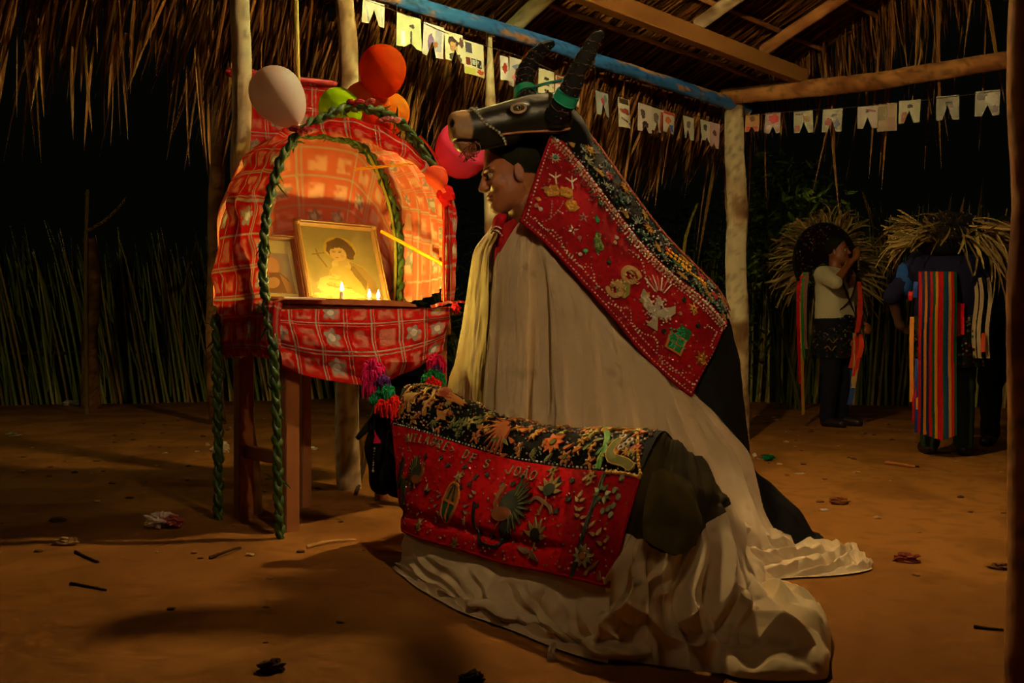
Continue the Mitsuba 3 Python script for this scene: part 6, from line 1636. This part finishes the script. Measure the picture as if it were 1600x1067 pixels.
FLG = [
 (567, -3, 601, 38, .62, W1, [(.1, .1, .3, .9, 'b0b8b8', 'l'), (.8, .2, .9, .9, 'b0b8b8', 'l')], 'topmost bunting flag, white with a deep notch, at the upper frame edge'),
 (620, 19, 657, 76, .14, 'd4dc90', [(.5, .25, .7, .38, '3a3a30', 'b'), (.55, .5, .5, .95, '3a4030', 'l'), (.15, .5, .3, .95, 'e8f0e8', 'r')], 'pale yellow-green bunting flag right of the topmost balloon'),
 (662, 34, 694, 88, .5, W2, [(.25, .3, .6, .8, '7a6aa0', 'b'), (.5, .5, .75, .7, 'a06a3a', 'b'), (.6, .1, .9, .8, 'a8a8b8', 'r')], 'bunting flag with lilac figures between the pale green and the dark-haired pages'),
 (694, 47, 723, 97, .45, W1, [(.15, .15, .7, .5, '2c2420', 'b'), (.25, .3, .6, .7, 'b88a60', 'b'), (.2, .7, .8, 1, '2a2a28', 'b'), (.75, .1, 1, .5, '4a342a', 'b')], 'bunting flag with a printed dark-haired face left of the bright post'),
 (722, 61, 755, 118, 0, W1, [(.12, .05, .42, .35, '3c3c44', 'r'), (.1, .5, .3, .72, '5a2a24', 'r'), (.36, .5, .56, .72, '2c2c30', 'r'), (.38, .53, .54, .68, 'c8d0c8', 'r'), (.62, .5, .85, .75, '2c2c30', 'r'), (.65, .54, .82, .7, 'c8d0c8', 'r'), (.6, .78, .95, .95, 'b8502c', 'b'), (0.02, .8, .5, .98, 'c8c458', 'r')], 'bright bunting flag printed with framed screens touching the bright post'),
 (781, 86, 794, 128, 0, W2, [(.2, .3, .7, .7, 'b03a2c', 'b')], 'narrow bunting flag just right of the bright post'),
 (796, 88, 826, 136, .4, W2, [(.15, .2, .7, .4, '7a8ab0', 'b'), (.4, .35, .9, .5, '2c4aa0', 'b'), (.15, .5, .6, .8, 'd08a98', 'b')], 'bunting flag with blue and pink figures left of the far horn'),
 (842, 106, 866, 148, .2, W1, [(.3, .3, .6, .45, '38302a', 'b'), (.2, .6, .9, .65, '4a4a58', 'l'), (.3, .8, .4, .9, '2a2a2a', 'b')], 'bunting flag between the two horns of the black bull head'),
 (868, 117, 884, 152, .2, W2, [(.1, .05, .9, .4, 'a85a58', 'r')], 'bunting flag half hidden by the near horn'),
 (889, 130, 907, 166, .3, 'c89a90', [(.1, .1, .7, .6, 'b86a74', 'r'), (.7, .3, .95, .9, 'd8d0c0', 'r')], 'pinkish bunting flag just right of the near horn'),
 (930, 141, 950, 182, .55, 'a8b0b0', [(.35, .25, .65, .55, 'b04a44', 'b'), (.6, .1, .9, .4, '6a7a88', 'b')], 'greyish bunting flag with a red spot, third from the near horn'),
 (965, 151, 983, 202, 0, W3, [(.1, .02, .9, .2, '3c2c28', 'r'), (.1, .35, .9, .55, '7a3a34', 'b'), (.2, .7, .9, .85, '5a2a2a', 'l')], 'narrow bunting flag with dark bands'),
 (997, 160, 1018, 207, .25, W2, [(.2, .2, .5, .5, '4a4038', 'b'), (.3, .6, .7, .9, '3a342c', 'b')], 'bunting flag with dark figures above the thatch fringe, left of three'),
 (1018, 167, 1036, 206, .45, W3, [(.2, .2, .6, .6, '6a5a54', 'b'), (.8, .1, 1, .9, 'a03a40', 'r')], 'bunting flag with a red edge in the middle of three'),
 (1036, 172, 1054, 209, .35, W2, [(.05, .02, .95, .14, 'b03a34', 'r'), (.2, .25, .7, .55, 'b8642c', 'b'), (.5, .6, .9, .9, '3c5a9a', 'r')], 'bunting flag with red, orange and blue print at the right of three'),
 (1067, 180, 1084, 218, .45, W3, [(.3, .2, .7, .5, '6a6258', 'b')], 'plain greyish bunting flag left of the last pair'),
 (1094, 186, 1110, 222, .2, W3, [(.2, .2, .6, .5, '4a4644', 'b')], 'bunting flag left of the pinkish last one on the blue pole'),
 (1109, 190, 1125, 232, .2, 'c0a0a0', [(.3, .3, .7, .5, '6a4a4a', 'b')], 'pinkish last bunting flag beside the corner post')]
for i, (ul, vt, ur, vb, nt, pc, pr, lab) in enumerate(FLG):
    flag(ul, vt, ur, vb, beam_d, 'l', nt, pc, pr, lab, 'bunting flags under the blue pole', 100 + i)
FLG2 = [
 (1165, 180, 1187, 210, .3, 'a87a58', [(.3, .1, .7, .4, '6a4030', 'b'), (.1, .7, .9, .95, 'a83a4c', 'r')], 'brownish bunting flag right beside the corner post'),
 (1196, 177, 1220, 212, .35, 'c0a8a8', [(.2, .1, .9, .5, 'c02a34', 'b'), (.1, .6, .9, .8, 'd8c8c8', 'r')], 'bunting flag with a red scrawl, second from the corner post'),
 (1240, 175, 1270, 212, .5, W3, [(.5, .25, .8, .5, '8a6a2c', 'r'), (.05, .65, .3, .9, 'a84a34', 'r'), (.1, .1, .5, .16, '5a4a3a', 'r')], 'bunting flag with a yellow square, third from the corner post'),
 (1286, 171, 1317, 211, .5, W3, [(.15, .4, .5, .7, '8a2a34', 'b'), (.6, .5, .9, .85, '5a6a8a', 'b'), (.4, .25, .7, .35, '2a2420', 'b')], 'bunting flag with dancing figures, fourth from the corner post'),
 (1340, 167, 1371, 206, .5, W2, [(.45, .15, .9, .25, 'b86a74', 'l'), (.4, .2, .6, .3, '2a2420', 'b')], 'white bunting flag overlapped by its right neighbour'),
 (1371, 163, 1402, 210, 0, 'b0a088', [(.05, .1, .5, .6, '7a704c', 'r'), (.55, .5, .95, .95, 'a87a74', 'r')], 'unnotched bunting flag with a green patch'),
 (1405, 158, 1439, 198, .55, W3, [(.4, .2, .65, .35, '3a2420', 'b'), (.1, .5, .4, .9, '9a6a58', 'b')], 'bunting flag with pink figures, third from the right'),
 (1463, 151, 1499, 193, .6, 'a8a8a0', [(.4, .25, .7, .35, '2a2a2a', 'r'), (.4, .4, .75, .5, '8a6a78', 'r')], 'bluish-white bunting flag, second from the right'),
 (1524, 143, 1563, 186, .45, 'b8b8b0', [(.05, .05, .5, .35, '3a3a38', 'b'), (.4, .1, .9, .6, 'd0d0c8', 'b'), (.7, .6, .95, .9, '6a5a6a', 'b')], 'last bunting flag at the right')]
for i, (ul, vt, ur, vb, nt, pc, pr, lab) in enumerate(FLG2):
    flag(ul, vt, ur, vb, cross_d, 'r', nt, pc, pr, lab, 'bunting flags under the cross pole', 200 + i)

# ================================================================ the dancers in the background
FEATH = ['86703f', '96804a', '745e36', '5e4a2c', 'a08a52']
def plume(b, d, ln, wd, rng, up=(0, 1, 0)):
    """A rhea feather: a curved shaft with a wide drooping vane, one mesh."""
    d = unit(d); s = unit(np.cross(d, up)); n = np.cross(s, d)
    V, f = [], []
    k = 8; cv = rng.uniform(.2, .75) * ln; sg = rng.choice((-1, 1))
    for i in range(k + 1):
        x = i / k
        w = wd * (.25 + 1.5 * x - 1.45 * x * x) * (1 + .25 * rng.uniform(-1, 1))
        c = np.asarray(b) + d * ln * (x - .18 * x * x) + s * sg * cv * x * x * .6 + n * cv * .5 * x * x + np.array([0, 0, -.34 * ln * x * x])
        V += [c - s * w, c + n * w * .3, c + s * w]
    for i in range(k):
        for j in (0, 1):
            a_ = i * 3 + j; f += [(a_, a_ + 1, a_ + 4), (a_, a_ + 4, a_ + 3)]
    return np.array(V), np.array(f)
def dancer(label, foot, face, shirt, trousers, arms_, seed, skin='6a3c28', head_fwd=None, height=1.66, head=True, lean=0.0):
    """A standing figure facing 'face': returns its key, a map from its own axes (forward, left, up) and its shoulders' height."""
    k = thing('person', label, 'person')
    fw = unit(np.array([face[0], face[1], 0])); lf2 = np.array([-fw[1], fw[0], 0]); o = np.array([foot[0], foot[1], 0])
    sc = height / 1.70
    def m(x, y, z): return o + (fw * (x + lean * z) + lf2 * y) * sc + np.array([0, 0, z * sc])
    tor = [(m(0, 0, 1.30), m(-.01, 0, 1.05), .115, .12), (m(0, .09, 1.30), m(0, .07, .98), .10, .115), (m(0, -.09, 1.30), m(0, -.07, .98), .10, .115), (m(0, .18, 1.36), m(0, -.18, 1.36), .060, .060), (m(0, 0, 1.36), m(.01, 0, 1.50), .065, .055)]
    lg = []
    for s in (-1, 1):
        lg += [(m(0, s * .09, .92), m(.02, s * .10, .50), .095, .065), (m(.02, s * .10, .50), m(-.01, s * .11, .08), .062, .042)]
    ft = [(m(-.02, s * .11, .045), m(.15, s * .13, .035), .040, .034) for s in (-1, 1)]
    am, hn = [], []
    for (sx, sy, sz), el, wr, hd_, pn in arms_:
        am += [(m(sx, sy, sz), m(*el), .052, .041), (m(*el), m(*wr), .041, .029)]
        d_ = fw * hd_[0] + lf2 * hd_[1] + np.array([0, 0, hd_[2]]); n_ = fw * pn[0] + lf2 * pn[1] + np.array([0, 0, pn[2]])
        hn += hand_bones(m(*wr), d_, n_, sc, .55)
    fn = figure_sdf([(a, b, ra * sc, rb * sc) for a, b, ra, rb in tor + lg + am + ft] + hn)
    V, f = sdf_mesh(fn, o + [-.75, -.75, -.03], o + [.75, .75, 1.62 * sc], .016)
    add(k + '__body', (V, f), skin, 'm_satin', True)
    def garment(name, bones, grow, color, zlo, zhi, lab, rough=.010, mtl='m_cloth'):
        fn2 = figure_sdf([(a, b, (ra + grow) * sc, (rb + grow) * sc) for a, b, ra, rb in bones])
        V, f = sdf_mesh(lambda p: np.maximum(np.maximum(fn2(p), p[:, 2] - zhi * sc), zlo * sc - p[:, 2]), o + [-.6, -.6, -.03], o + [.6, .6, 1.60 * sc], .016)
        V = V + vnormals(V, f) * ((meshkit.fbm(V * 10, 3, seed) - .5) * 2 * rough)[:, None]
        add(k + '__' + name, (V, f), color, mtl, True, label=lab)
    garment('shirt', tor[:4] + [am[i] for i in range(0, len(am), 2)], .020, shirt[0], .88, 1.44, shirt[1])
    garment('trousers', lg + [(m(0, .06, .95), m(0, -.06, .95), .12, .12)], .022, trousers[0], .05, 1.0, trousers[1])
    garment('shoes', ft, .012, '1c1814', -.01, .10, 'dark shoes', 0, 'm_satin')
    hf = head_fwd or (fw[0], fw[1], 0)
    if head:
        make_head(k, m(.03, 0, 1.585), hf, (0, 0, 1), skin, '14100c', .98 * sc, .0065)
    return k, m, fw, lf2, sc
# --- the drinking dancer
k1, m1, fw1, lf1, sc1 = dancer('dancer with a feathered ring headdress drinking from a dark cup beside the frond fence', (2.86, 8.22), (0.62, -0.78), ('b4a68e', 'white short-sleeved shirt'), ('101a1c', 'dark trousers'),
    [((0, -.19, 1.36), (.20, -.30, 1.28), (.19, -.08, 1.46), (.25, .75, .55), (-.2, .0, .9)), ((0, .19, 1.36), (.02, .27, 1.10), (.16, .20, .92), (.7, -.4, -.2), (0, -.6, -.5))], 3, '7a4428', (0.80, -0.58, 0.12), 1.66, True)
cup = thing('cup', 'dark cup held at the lips of the drinking dancer', 'cup')
cb_ = m1(.205, .035, 1.525); cd = unit(fw1 * .45 + lf1 * .3 + np.array([0, 0, .85]))
zz = np.array([0, .0, .02, .05, .085, .085, .05, .01]); rr2 = np.array([.001, .030, .032, .035, .039, .036, .032, .002])
add(cup, tube(cb_ + cd * (zz - .03)[:, None], rr2, 18), '1c1a18', 'm_satin', smooth=40, own=True)
def sequin_skirt(k, m, sc, seed, z0=.62, z1=1.0, r0=.21, r1=.175):
    n, a = 30, np.linspace(0, 2 * np.pi, 60)
    Z_, A_ = np.meshgrid(np.linspace(z1, z0, n), a, indexing='ij')
    r = r1 + (r0 - r1) * (z1 - Z_) / (z1 - z0) + .012 * np.sin(A_ * 9) * (z1 - Z_) / (z1 - z0)
    G = np.array([[m(r[i, j] * .86 * math.cos(A_[i, j]), r[i, j] * math.sin(A_[i, j]), Z_[i, j]) for j in range(60)] for i in range(n)])
    add(k + '__skirt', (G.reshape(-1, 3), gridfaces(n, 60)), '120e10', 'm_velvet', True, label='black skirt sewn with sequins')
    rs = np.random.RandomState(seed)
    for c, q in (('b0a898', 120), ('a83a34', 60), ('c09050', 60), ('3a8a6a', 40)):
        vs = []
        for _ in range(q):
            i, j = rs.randint(1, n - 1), rs.randint(0, 60)
            c0 = G[i, j]; o = unit(c0 - m(0, 0, Z_[i, j] / 1)) * .006
            qm = np.linalg.qr(rs.randn(3, 3))[0]; vs.append((BEAD.vertices @ qm.T * .011 + c0 + o, BEAD.faces))
        add(k + '__sequins', cat(vs), c, 'm_metal', kind='stuff')
    for i in range(5):
        a0 = rs.uniform(0, 2 * np.pi); zq = rs.uniform(z0 + .06, z1 - .08); rq = r0 + .012
        p = [m(rq * .86 * math.cos(a0 + x), rq * math.sin(a0 + x), zq + .02 * math.sin(x * 18)) for x in np.linspace(0, .45, 8)]
        add(k + '__skirt_motif', tube(p, .012, 6, flat=.4), ('8a3a2c', '7a5a34', '2a5a44')[i % 3], 'm_satin', smooth=True)
sequin_skirt(k1, m1, sc1, 5)
add(k1 + '__belt', tube([m1(.135 * math.cos(a_), .165 * math.sin(a_), .995) for a_ in np.linspace(0, 2 * np.pi, 30)], .014, 7), '2a1c14', 'm_satin', smooth=True)
for q in ([(.13, -.15, 1.38), (.14, .0, 1.15), (.12, .14, .98)], [(.13, .14, 1.36), (.145, .06, 1.2), (.13, -.12, 1.05)]):
    add(k1 + '__strap', tube(smoothpath([m1(*x) for x in q], 16), .012, 6, flat=.5), '1c1a18', 'm_satin', smooth=True)
add(k1 + '__neckerchief', crumple(m1(.13, .02, 1.34), .06, 3, (.8, .7, 1.3), 2, .5), '5a2a24', 'm_cloth')
# its ring-shaped headdress: a black sequinned ring and plumes all round
hc = m1(-.10, 0, 1.50)
R = random.Random(21)
ex1, ez1 = unit(np.array([1.0, .25, 0])), np.array([0, 0, 1.0])
ny1 = np.cross(ez1, ex1)
ringpts = [hc + ex1 * math.cos(t) * .31 + ez1 * math.sin(t) * .335 for t in np.linspace(-.55, np.pi + .55, 50)]
disc_v = np.vstack([[hc + ny1 * .02], ringpts]); disc_f = np.array([(0, i, i + 1) for i in range(1, 50)])
hk = k1 + '__headdress'
add(hk, trimesh.util.concatenate([tm((disc_v, disc_f)), tm((disc_v + ny1 * .02, disc_f[:, ::-1]))]), '0e0c10', 'm_velvet', own=True, label='round black sequinned headdress with a ring of brown plumes')
NEXT[hk] = 1
add(hk + '__rim', tube(ringpts, .014, 8), '14101a', 'm_velvet', smooth=True)
rs = np.random.RandomState(3)
for c, q in (('b8b0a0', 70), ('b04a4c', 30), ('4a8a70', 24)):
    vs = []
    for _ in range(q):
        t = rs.uniform(-.4, np.pi + .4); r = rs.uniform(.14, .31)
        qm = np.linalg.qr(rs.randn(3, 3))[0]; vs.append((BEAD.vertices @ qm.T * .009 + hc + ex1 * math.cos(t) * r + ez1 * math.sin(t) * r * 1.06 - ny1 * .006, BEAD.faces))
    add(hk + '__sequins', cat(vs), c, 'm_metal', kind='stuff')
for i in range(290):
    t = -.75 + (np.pi + 1.5) * (i + R.uniform(-.5, .5)) / 189 if i < 190 else R.uniform(-.9, 1.2)
    ln = R.uniform(.20, .36) * (1.35 if math.cos(t) > .1 else .85)
    dr_ = ex1 * math.cos(t + R.uniform(-.3, .3)) + ez1 * math.sin(t + R.uniform(-.3, .3)) + ny1 * R.uniform(-.35, .35)
    add(hk + '__plume', plume(hc + ex1 * math.cos(t) * .30 + ez1 * math.sin(t) * .325 + ny1 * R.uniform(0, .05), dr_, ln, R.uniform(.009, .020), R, ny1), vary(FEATH, R), 'm_leaf')
def ribbon(key, pts, w, color, wdir, **k):
    p = smoothpath(np.array(pts), 24); wv = unit(wdir)
    tw = np.sin(np.linspace(0, 4, 24) + pts[0][0] * 9) * .25
    side = np.array([wv * math.cos(a) + np.cross([0, 0, 1], wv) * math.sin(a) for a in tw])
    n_ = np.cross(side, [0, 0, 1])
    V = np.stack([p - side * w / 2, p + side * w / 2, p + side * w / 2 + n_ * .0015, p - side * w / 2 + n_ * .0015], 1).reshape(-1, 3)
    f = [(i * 4 + j, i * 4 + (j + 1) % 4, i * 4 + 4 + (j + 1) % 4, i * 4 + 4 + j) for i in range(23) for j in range(4)]
    add(key, (V, np.array(f)), color, 'm_satin', smooth=20, **k)
for u, c, v1 in ((1247, 'c01a24', 600), (1251, 'c01a24', 635), (1254, '2a7a3c', 560), (1258, '8a5a58', 545), (1252, 'b07a30', 648)):
    ribbon(hk + '__ribbon', [P(u + 3, 425, 8.25), P(u, 470, 8.2), P(u + 1, 540, 8.2), P(u + 3, v1, 8.2)], .034, c, ex1)
for u, c, v0, v1 in ((1342, 'b82a24', 440, 520), (1338, 'd0301e', 525, 588), (1332, 'c83a1e', 530, 575), (1344, 'e04a20', 522, 560), (1330, '2a4a8a', 575, 632), (1335, 'c09060', 520, 606)):
    ribbon(hk + '__ribbon', [P(u, v0, 8.1), P(u + 2, (v0 + v1) / 2, 8.06), P(u - 3, v1, 8.06)], .045, c, ex1)
# --- the dancer seen from behind with the ribbon cape
k2, m2, fw2, lf2_, sc2 = dancer('dancer seen from behind in a long cape of striped ribbons and a shaggy feathered headdress', (2.88, 6.15), (0.30, 0.95), ('161a2c', 'dark navy shirt'), ('1c2c1e', 'dark green trousers'),
    [((0, .19, 1.34), (-.02, .36, 1.12), (.10, .30, .92), (.6, -.5, -.4), (.3, -.6, 0)), ((0, -.19, 1.34), (.05, -.28, 1.08), (.18, -.18, .95), (.7, .4, 0), (0, .5, -.5))], 7, '4a2a1e', (0.2, 1, 0), 1.60, True, 0.0)
sequin_skirt(k2, m2, sc2, 8, .62, .98, .22, .185)
CAPE = ['a81418', '16224c', 'b87820', '16244c', 'a4161a', '144a34', 'b88024', 'b01214', 'b01214', '144a38', '182e68', 'b07428', 'a8181a', '143c2a']
for i, c in enumerate(CAPE):
    u = 1437 + 4.25 * i
    ribbon(k2 + '__cape_ribbon', [P(u * .99 + 15, 424, 6.0), P(u + 1, 480, 5.93), P(u, 560, 5.92), P(u - 1 + i * .1, 688 - abs(i - 8) * 1.5, 5.93)], .0205, c, (1, -.08, 0))
for u, c, v0, v1 in ((1424, 'e0902c', 495, 628), (1428, 'b01818', 590, 660), (1432, '1e3a80', 560, 676), (1434, 'e0a030', 605, 640), (1422, 'c81c1c', 455, 470), (1430, '2a58a8', 440, 465), (1497, 'd01a1c', 472, 525), (1503, 'c8181c', 474, 523), (1536, 'c8481c', 520, 550)):
    ribbon(k2 + '__loose_ribbon', [P(u + 1, v0, 5.98), P(u, (v0 + v1) / 2, 5.97), P(u, v1, 5.97)], .026, c, (1, -.08, 0))
hk = k2 + '__headdress'
hc2 = m2(-.02, -.02, 1.54)
V, f = sdf_mesh(lambda p: s_ell(p, hc2, [.25, .17, .155]), hc2 - .34, hc2 + .34, .016)
add(hk, (V, f), '100e10', 'm_velvet', True, own=True, label='broad dark beaded headdress shaggy with plumes'); NEXT[hk] = 1
vs = []
for i in range(90):
    d_ = unit([rs.uniform(-1, 1), -abs(rs.uniform(.2, 1)), rs.uniform(-.3, 1)])
    qm = np.linalg.qr(rs.randn(3, 3))[0]; vs.append((BEAD.vertices @ qm.T * .007 + hc2 + d_ * [.255, .175, .16], BEAD.faces))
add(hk + '__sequins', cat(vs), 'a8a098', 'm_metal', kind='stuff')
for i in range(230):
    a_ = R.uniform(0, 2 * np.pi)
    b_ = hc2 + np.array([.24 * math.cos(a_), .16 * math.sin(a_), R.uniform(-.06, .10)])
    right = math.cos(a_) > .2
    d_ = np.array([math.cos(a_) * 1.0, math.sin(a_) * .7, R.uniform(-1.2, .2) if right else R.uniform(-.4, .6)])
    add(hk + '__plume', plume(b_, d_, R.uniform(.18, .34) * (1.5 if right else .8), R.uniform(.008, .017), R, (0, 1, .1)), vary(FEATH, R), 'm_leaf')
for i in range(5):
    add(hk + '__plume', plume(P(1492 + i * 8, 378 - i * 2, 6.1), [1, .1, .55 - .1 * i], .30, .022, R, (0, 1, .1)), 'a07038', 'm_leaf')
add(k2 + '__blue_sleeve', crumple(m2(-.01, .27, 1.24), .075, 4, (.8, .8, 1.5), 3, .2), '24488c', 'm_cloth', True)
for u in (1522, 1530, 1543):
    ribbon(hk + '__pale_strip', [P(u, 430, 6.05), P(u + 4, 470, 6.0), P(u - 1, 520, 6.0), P(u + 1, 560, 6.0)], .024, '9a8a68', (1, -.1, 0))
# --- the man in the blue shirt, mostly hidden
k3, m3, fw3, lf3, sc3 = dancer('man in a dark blue shirt half hidden behind the right foreground post', (3.58, 6.72), (-0.5, -0.85), ('22365e', 'dark blue shirt'), ('14161a', 'black trousers'),
    [((0, -.19, 1.34), (.0, -.28, 1.06), (.06, -.24, .82), (.1, .1, -1), (0, 1, 0)), ((0, .19, 1.34), (.0, .27, 1.06), (.06, .24, .82), (.1, -.1, -1), (0, -1, 0))], 9, '5a3222', (-0.6, -.8, 0), 1.64)

# ================================================================ litter on the floor
def litter(name, label, cat_, u, v, r, col, seed, flat=(1, 1, .5), mtl='m_matte', rough=.7):
    k = thing(name, label, cat_)
    c = FL(u, v); z = float(ground_z(c[0], c[1]))
    add(k, crumple(c + [0, 0, z + r * flat[2] * .55], r, seed, flat, 3, rough), col, mtl, own=True)
w = thing('crumpled_wrapper', 'crumpled white and red wrapper on the floor left of the altar', 'wrapper')
c0 = FL(258, 824)
add(w + '__foil', crumple(c0 + [-.02, 0, .03], .050, 3, (1.1, .8, .6), 3, .8), 'd8c8b8', 'm_satin')
add(w + '__red_print', crumple(c0 + [.035, -.01, .028], .038, 5, (1, .8, .7), 3, .8), 'a8504a', 'm_satin')
add(w + '__yellow_print', crumple(c0 + [-.05, -.01, .02], .026, 6, (1, .8, .7), 3, .8), 'b8a050', 'm_satin')
litter('crumpled_paper', 'pale triangular scrap of paper at the far left of the floor', 'paper', 103, 853, .042, '9a7a54', 7, (1.2, .5, .45))
litter('crumpled_paper', 'small white scrap near the left fence post', 'paper', 112, 634, .09, 'b8b0a0', 8, (1.1, .6, .5))
litter('crumpled_paper', 'white scrap at the foot of the frond fence left of the altar', 'paper', 237, 625, .08, 'c0b8a8', 9, (.8, .6, .9))
litter('crumpled_paper', 'row of pale scraps along the fence foot', 'paper', 270, 627, .10, 'b0a890', 10, (1.6, .5, .4))
litter('crumpled_paper', 'small white scrap between the altar legs', 'paper', 488, 703, .03, 'c8bca4', 12, (1.2, .8, .5))
litter('crumpled_paper', 'tiny white scrap on the dark floor at far left', 'paper', 20, 681, .04, '8a7a5c', 13, (1.4, .6, .4))
litter('plastic_cup', 'crushed pale plastic cup behind the altar legs', 'cup', 345, 706, .05, 'b09a7a', 14, (1.2, .8, .9), 'm_satin', .5)
litter('crumpled_wrapper', 'brown crumpled wrapper right of the costume hem', 'wrapper', 1312, 789, .036, '6a3c20', 15, (1.2, .7, .6))
litter('crumpled_wrapper', 'reddish crumpled wrapper beyond the trailing hem', 'wrapper', 1416, 878, .036, '6a3424', 16, (1.2, .9, .5))
litter('crumpled_wrapper', 'dark crumpled wrapper on the near floor at the lower left', 'wrapper', 424, 1046, .026, '3a2818', 17, (1.2, .8, .6))
litter('crumpled_wrapper', 'dark crumpled wrapper at the bottom edge below the skirt', 'wrapper', 736, 1064, .026, '302418', 18, (1.3, .8, .6))
litter('crumpled_wrapper', 'small brown wrapper by the right foreground post', 'wrapper', 1566, 890, .03, '5a3a20', 19, (1.4, .8, .4))
litter('stone', 'small stone at the foot of the left fence', 'stone', 90, 815, .030, '5a4226', 20, (1.2, .8, .5), 'm_matte', .3)
litter('paper_shred', 'small white paper shred standing on the floor below the skirt', 'paper', 862, 1026, .022, 'c8bc9c', 21, (.5, .3, 1.2))
litter('cigarette_butt', 'white cigarette butt on the floor right of the costume', 'cigarette', 1288, 799, .016, 'd0c8b8', 22, (1.4, .5, .4), 'm_matte', .2)
litter('paper_shred', 'pale shred on the floor beside the green bottle', 'paper', 1250, 741, .022, 'a89478', 23, (1.5, .6, .3))
def twig(label, pts, r, col, name='twig'):
    k = thing(name, label, 'twig' if name == 'twig' else name.split('_')[-1])
    p = []
    for u, v, z in pts:
        q = FL(u, v); p.append(q + [0, 0, float(ground_z(q[0], q[1])) + r * .8 + z])
    add(k, tube(smoothpath(p, 14), np.linspace(r, r * .6, 14), 7, jitter=.15), col, 'm_matte', smooth=True, own=True)
twig('thin dark twig on the lit floor before the altar', [(327, 873, 0), (350, 868, .01), (376, 855, 0)], .006, '3a2814')
twig('pale splinter at the edge of the shadow before the altar', [(480, 855, 0), (520, 848, .004), (556, 845, 0)], .007, 'b08a58')
twig('white splinter under the lying costume\'s head', [(588, 780, 0), (598, 775, .01), (608, 770, .0)], .008, 'd8c8a0')
twig('dark stick on the floor at the lower left', [(110, 915, 0), (140, 920, .0), (166, 926, 0)], .005, '2c1c0e')
twig('flat dark stick beside the pale scrap at far left', [(118, 866, 0), (135, 873, 0), (154, 881, 0)], .006, '2a1a0e')
twig('orange-brown splinter on the floor below the dancers', [(1384, 725, 0), (1408, 729, .005), (1430, 731, 0)], .011, 'a05a2c')
twig('dark stick by the right foreground post', [(1522, 982, 0), (1545, 986, 0), (1568, 989, 0)], .005, '1e140c')
twig('thin dark stick leaning beside the back leg of the altar', [(556, 775, .0), (570, 740, .05), (583, 690, .25)], .010, '2a1c10', 'leaning_stick')
h = Heap(); R = random.Random(50)
for i in range(420):
    x, y = R.uniform(-3.4, 4.2), R.uniform(2.2, 9.5)
    z = float(ground_z(x, y)); r = R.uniform(.004, .012) * (1 + y * .08)
    h.put(crumple([x, y, z + r * .3], r, i, (1.3, .9, .5), 1, .5), lin(R.choice(['6a4626', '8a6238', '4a3018', 'a08058', '5c3c20'])))
h.done('floor__pebbles', 'm_matte', kind='stuff', label='crumbs of earth, straw and small stones')
gb = thing('green_bottle', 'crushed clear bottle with green foil on the floor behind the costume', 'bottle')
c0 = FL(1200, 720) + [0, 0, .01]
scene['m_clear'] = {'type': 'thindielectric', 'int_ior': 1.3}
NOVC.add('m_clear')
pb = [c0 + [-.075, 0, .03], c0 + [-.05, 0, .032], c0 + [.0, .01, .045], c0 + [.05, .01, .045], c0 + [.085, .01, .04]]
V, f = tube(smoothpath(pb, 14), np.interp(np.linspace(0, 1, 14), [0, .15, .3, .9, 1], [.012, .014, .040, .038, .02]), 14, jitter=.12, seed=2)
add(gb + '__bottle', (V, f), bsdf='m_clear', smooth=True)
add(gb + '__green_foil', crumple(c0 + [0, -.02, .014], .032, 4, (1.3, .7, .5), 3, .9), '1c9a6a', 'm_metal')
add(gb + '__cap', tube([c0 + [-.095, 0, .02], c0 + [-.075, 0, .03]], .014, 12), 'c8c0b0', 'm_satin', smooth=40)
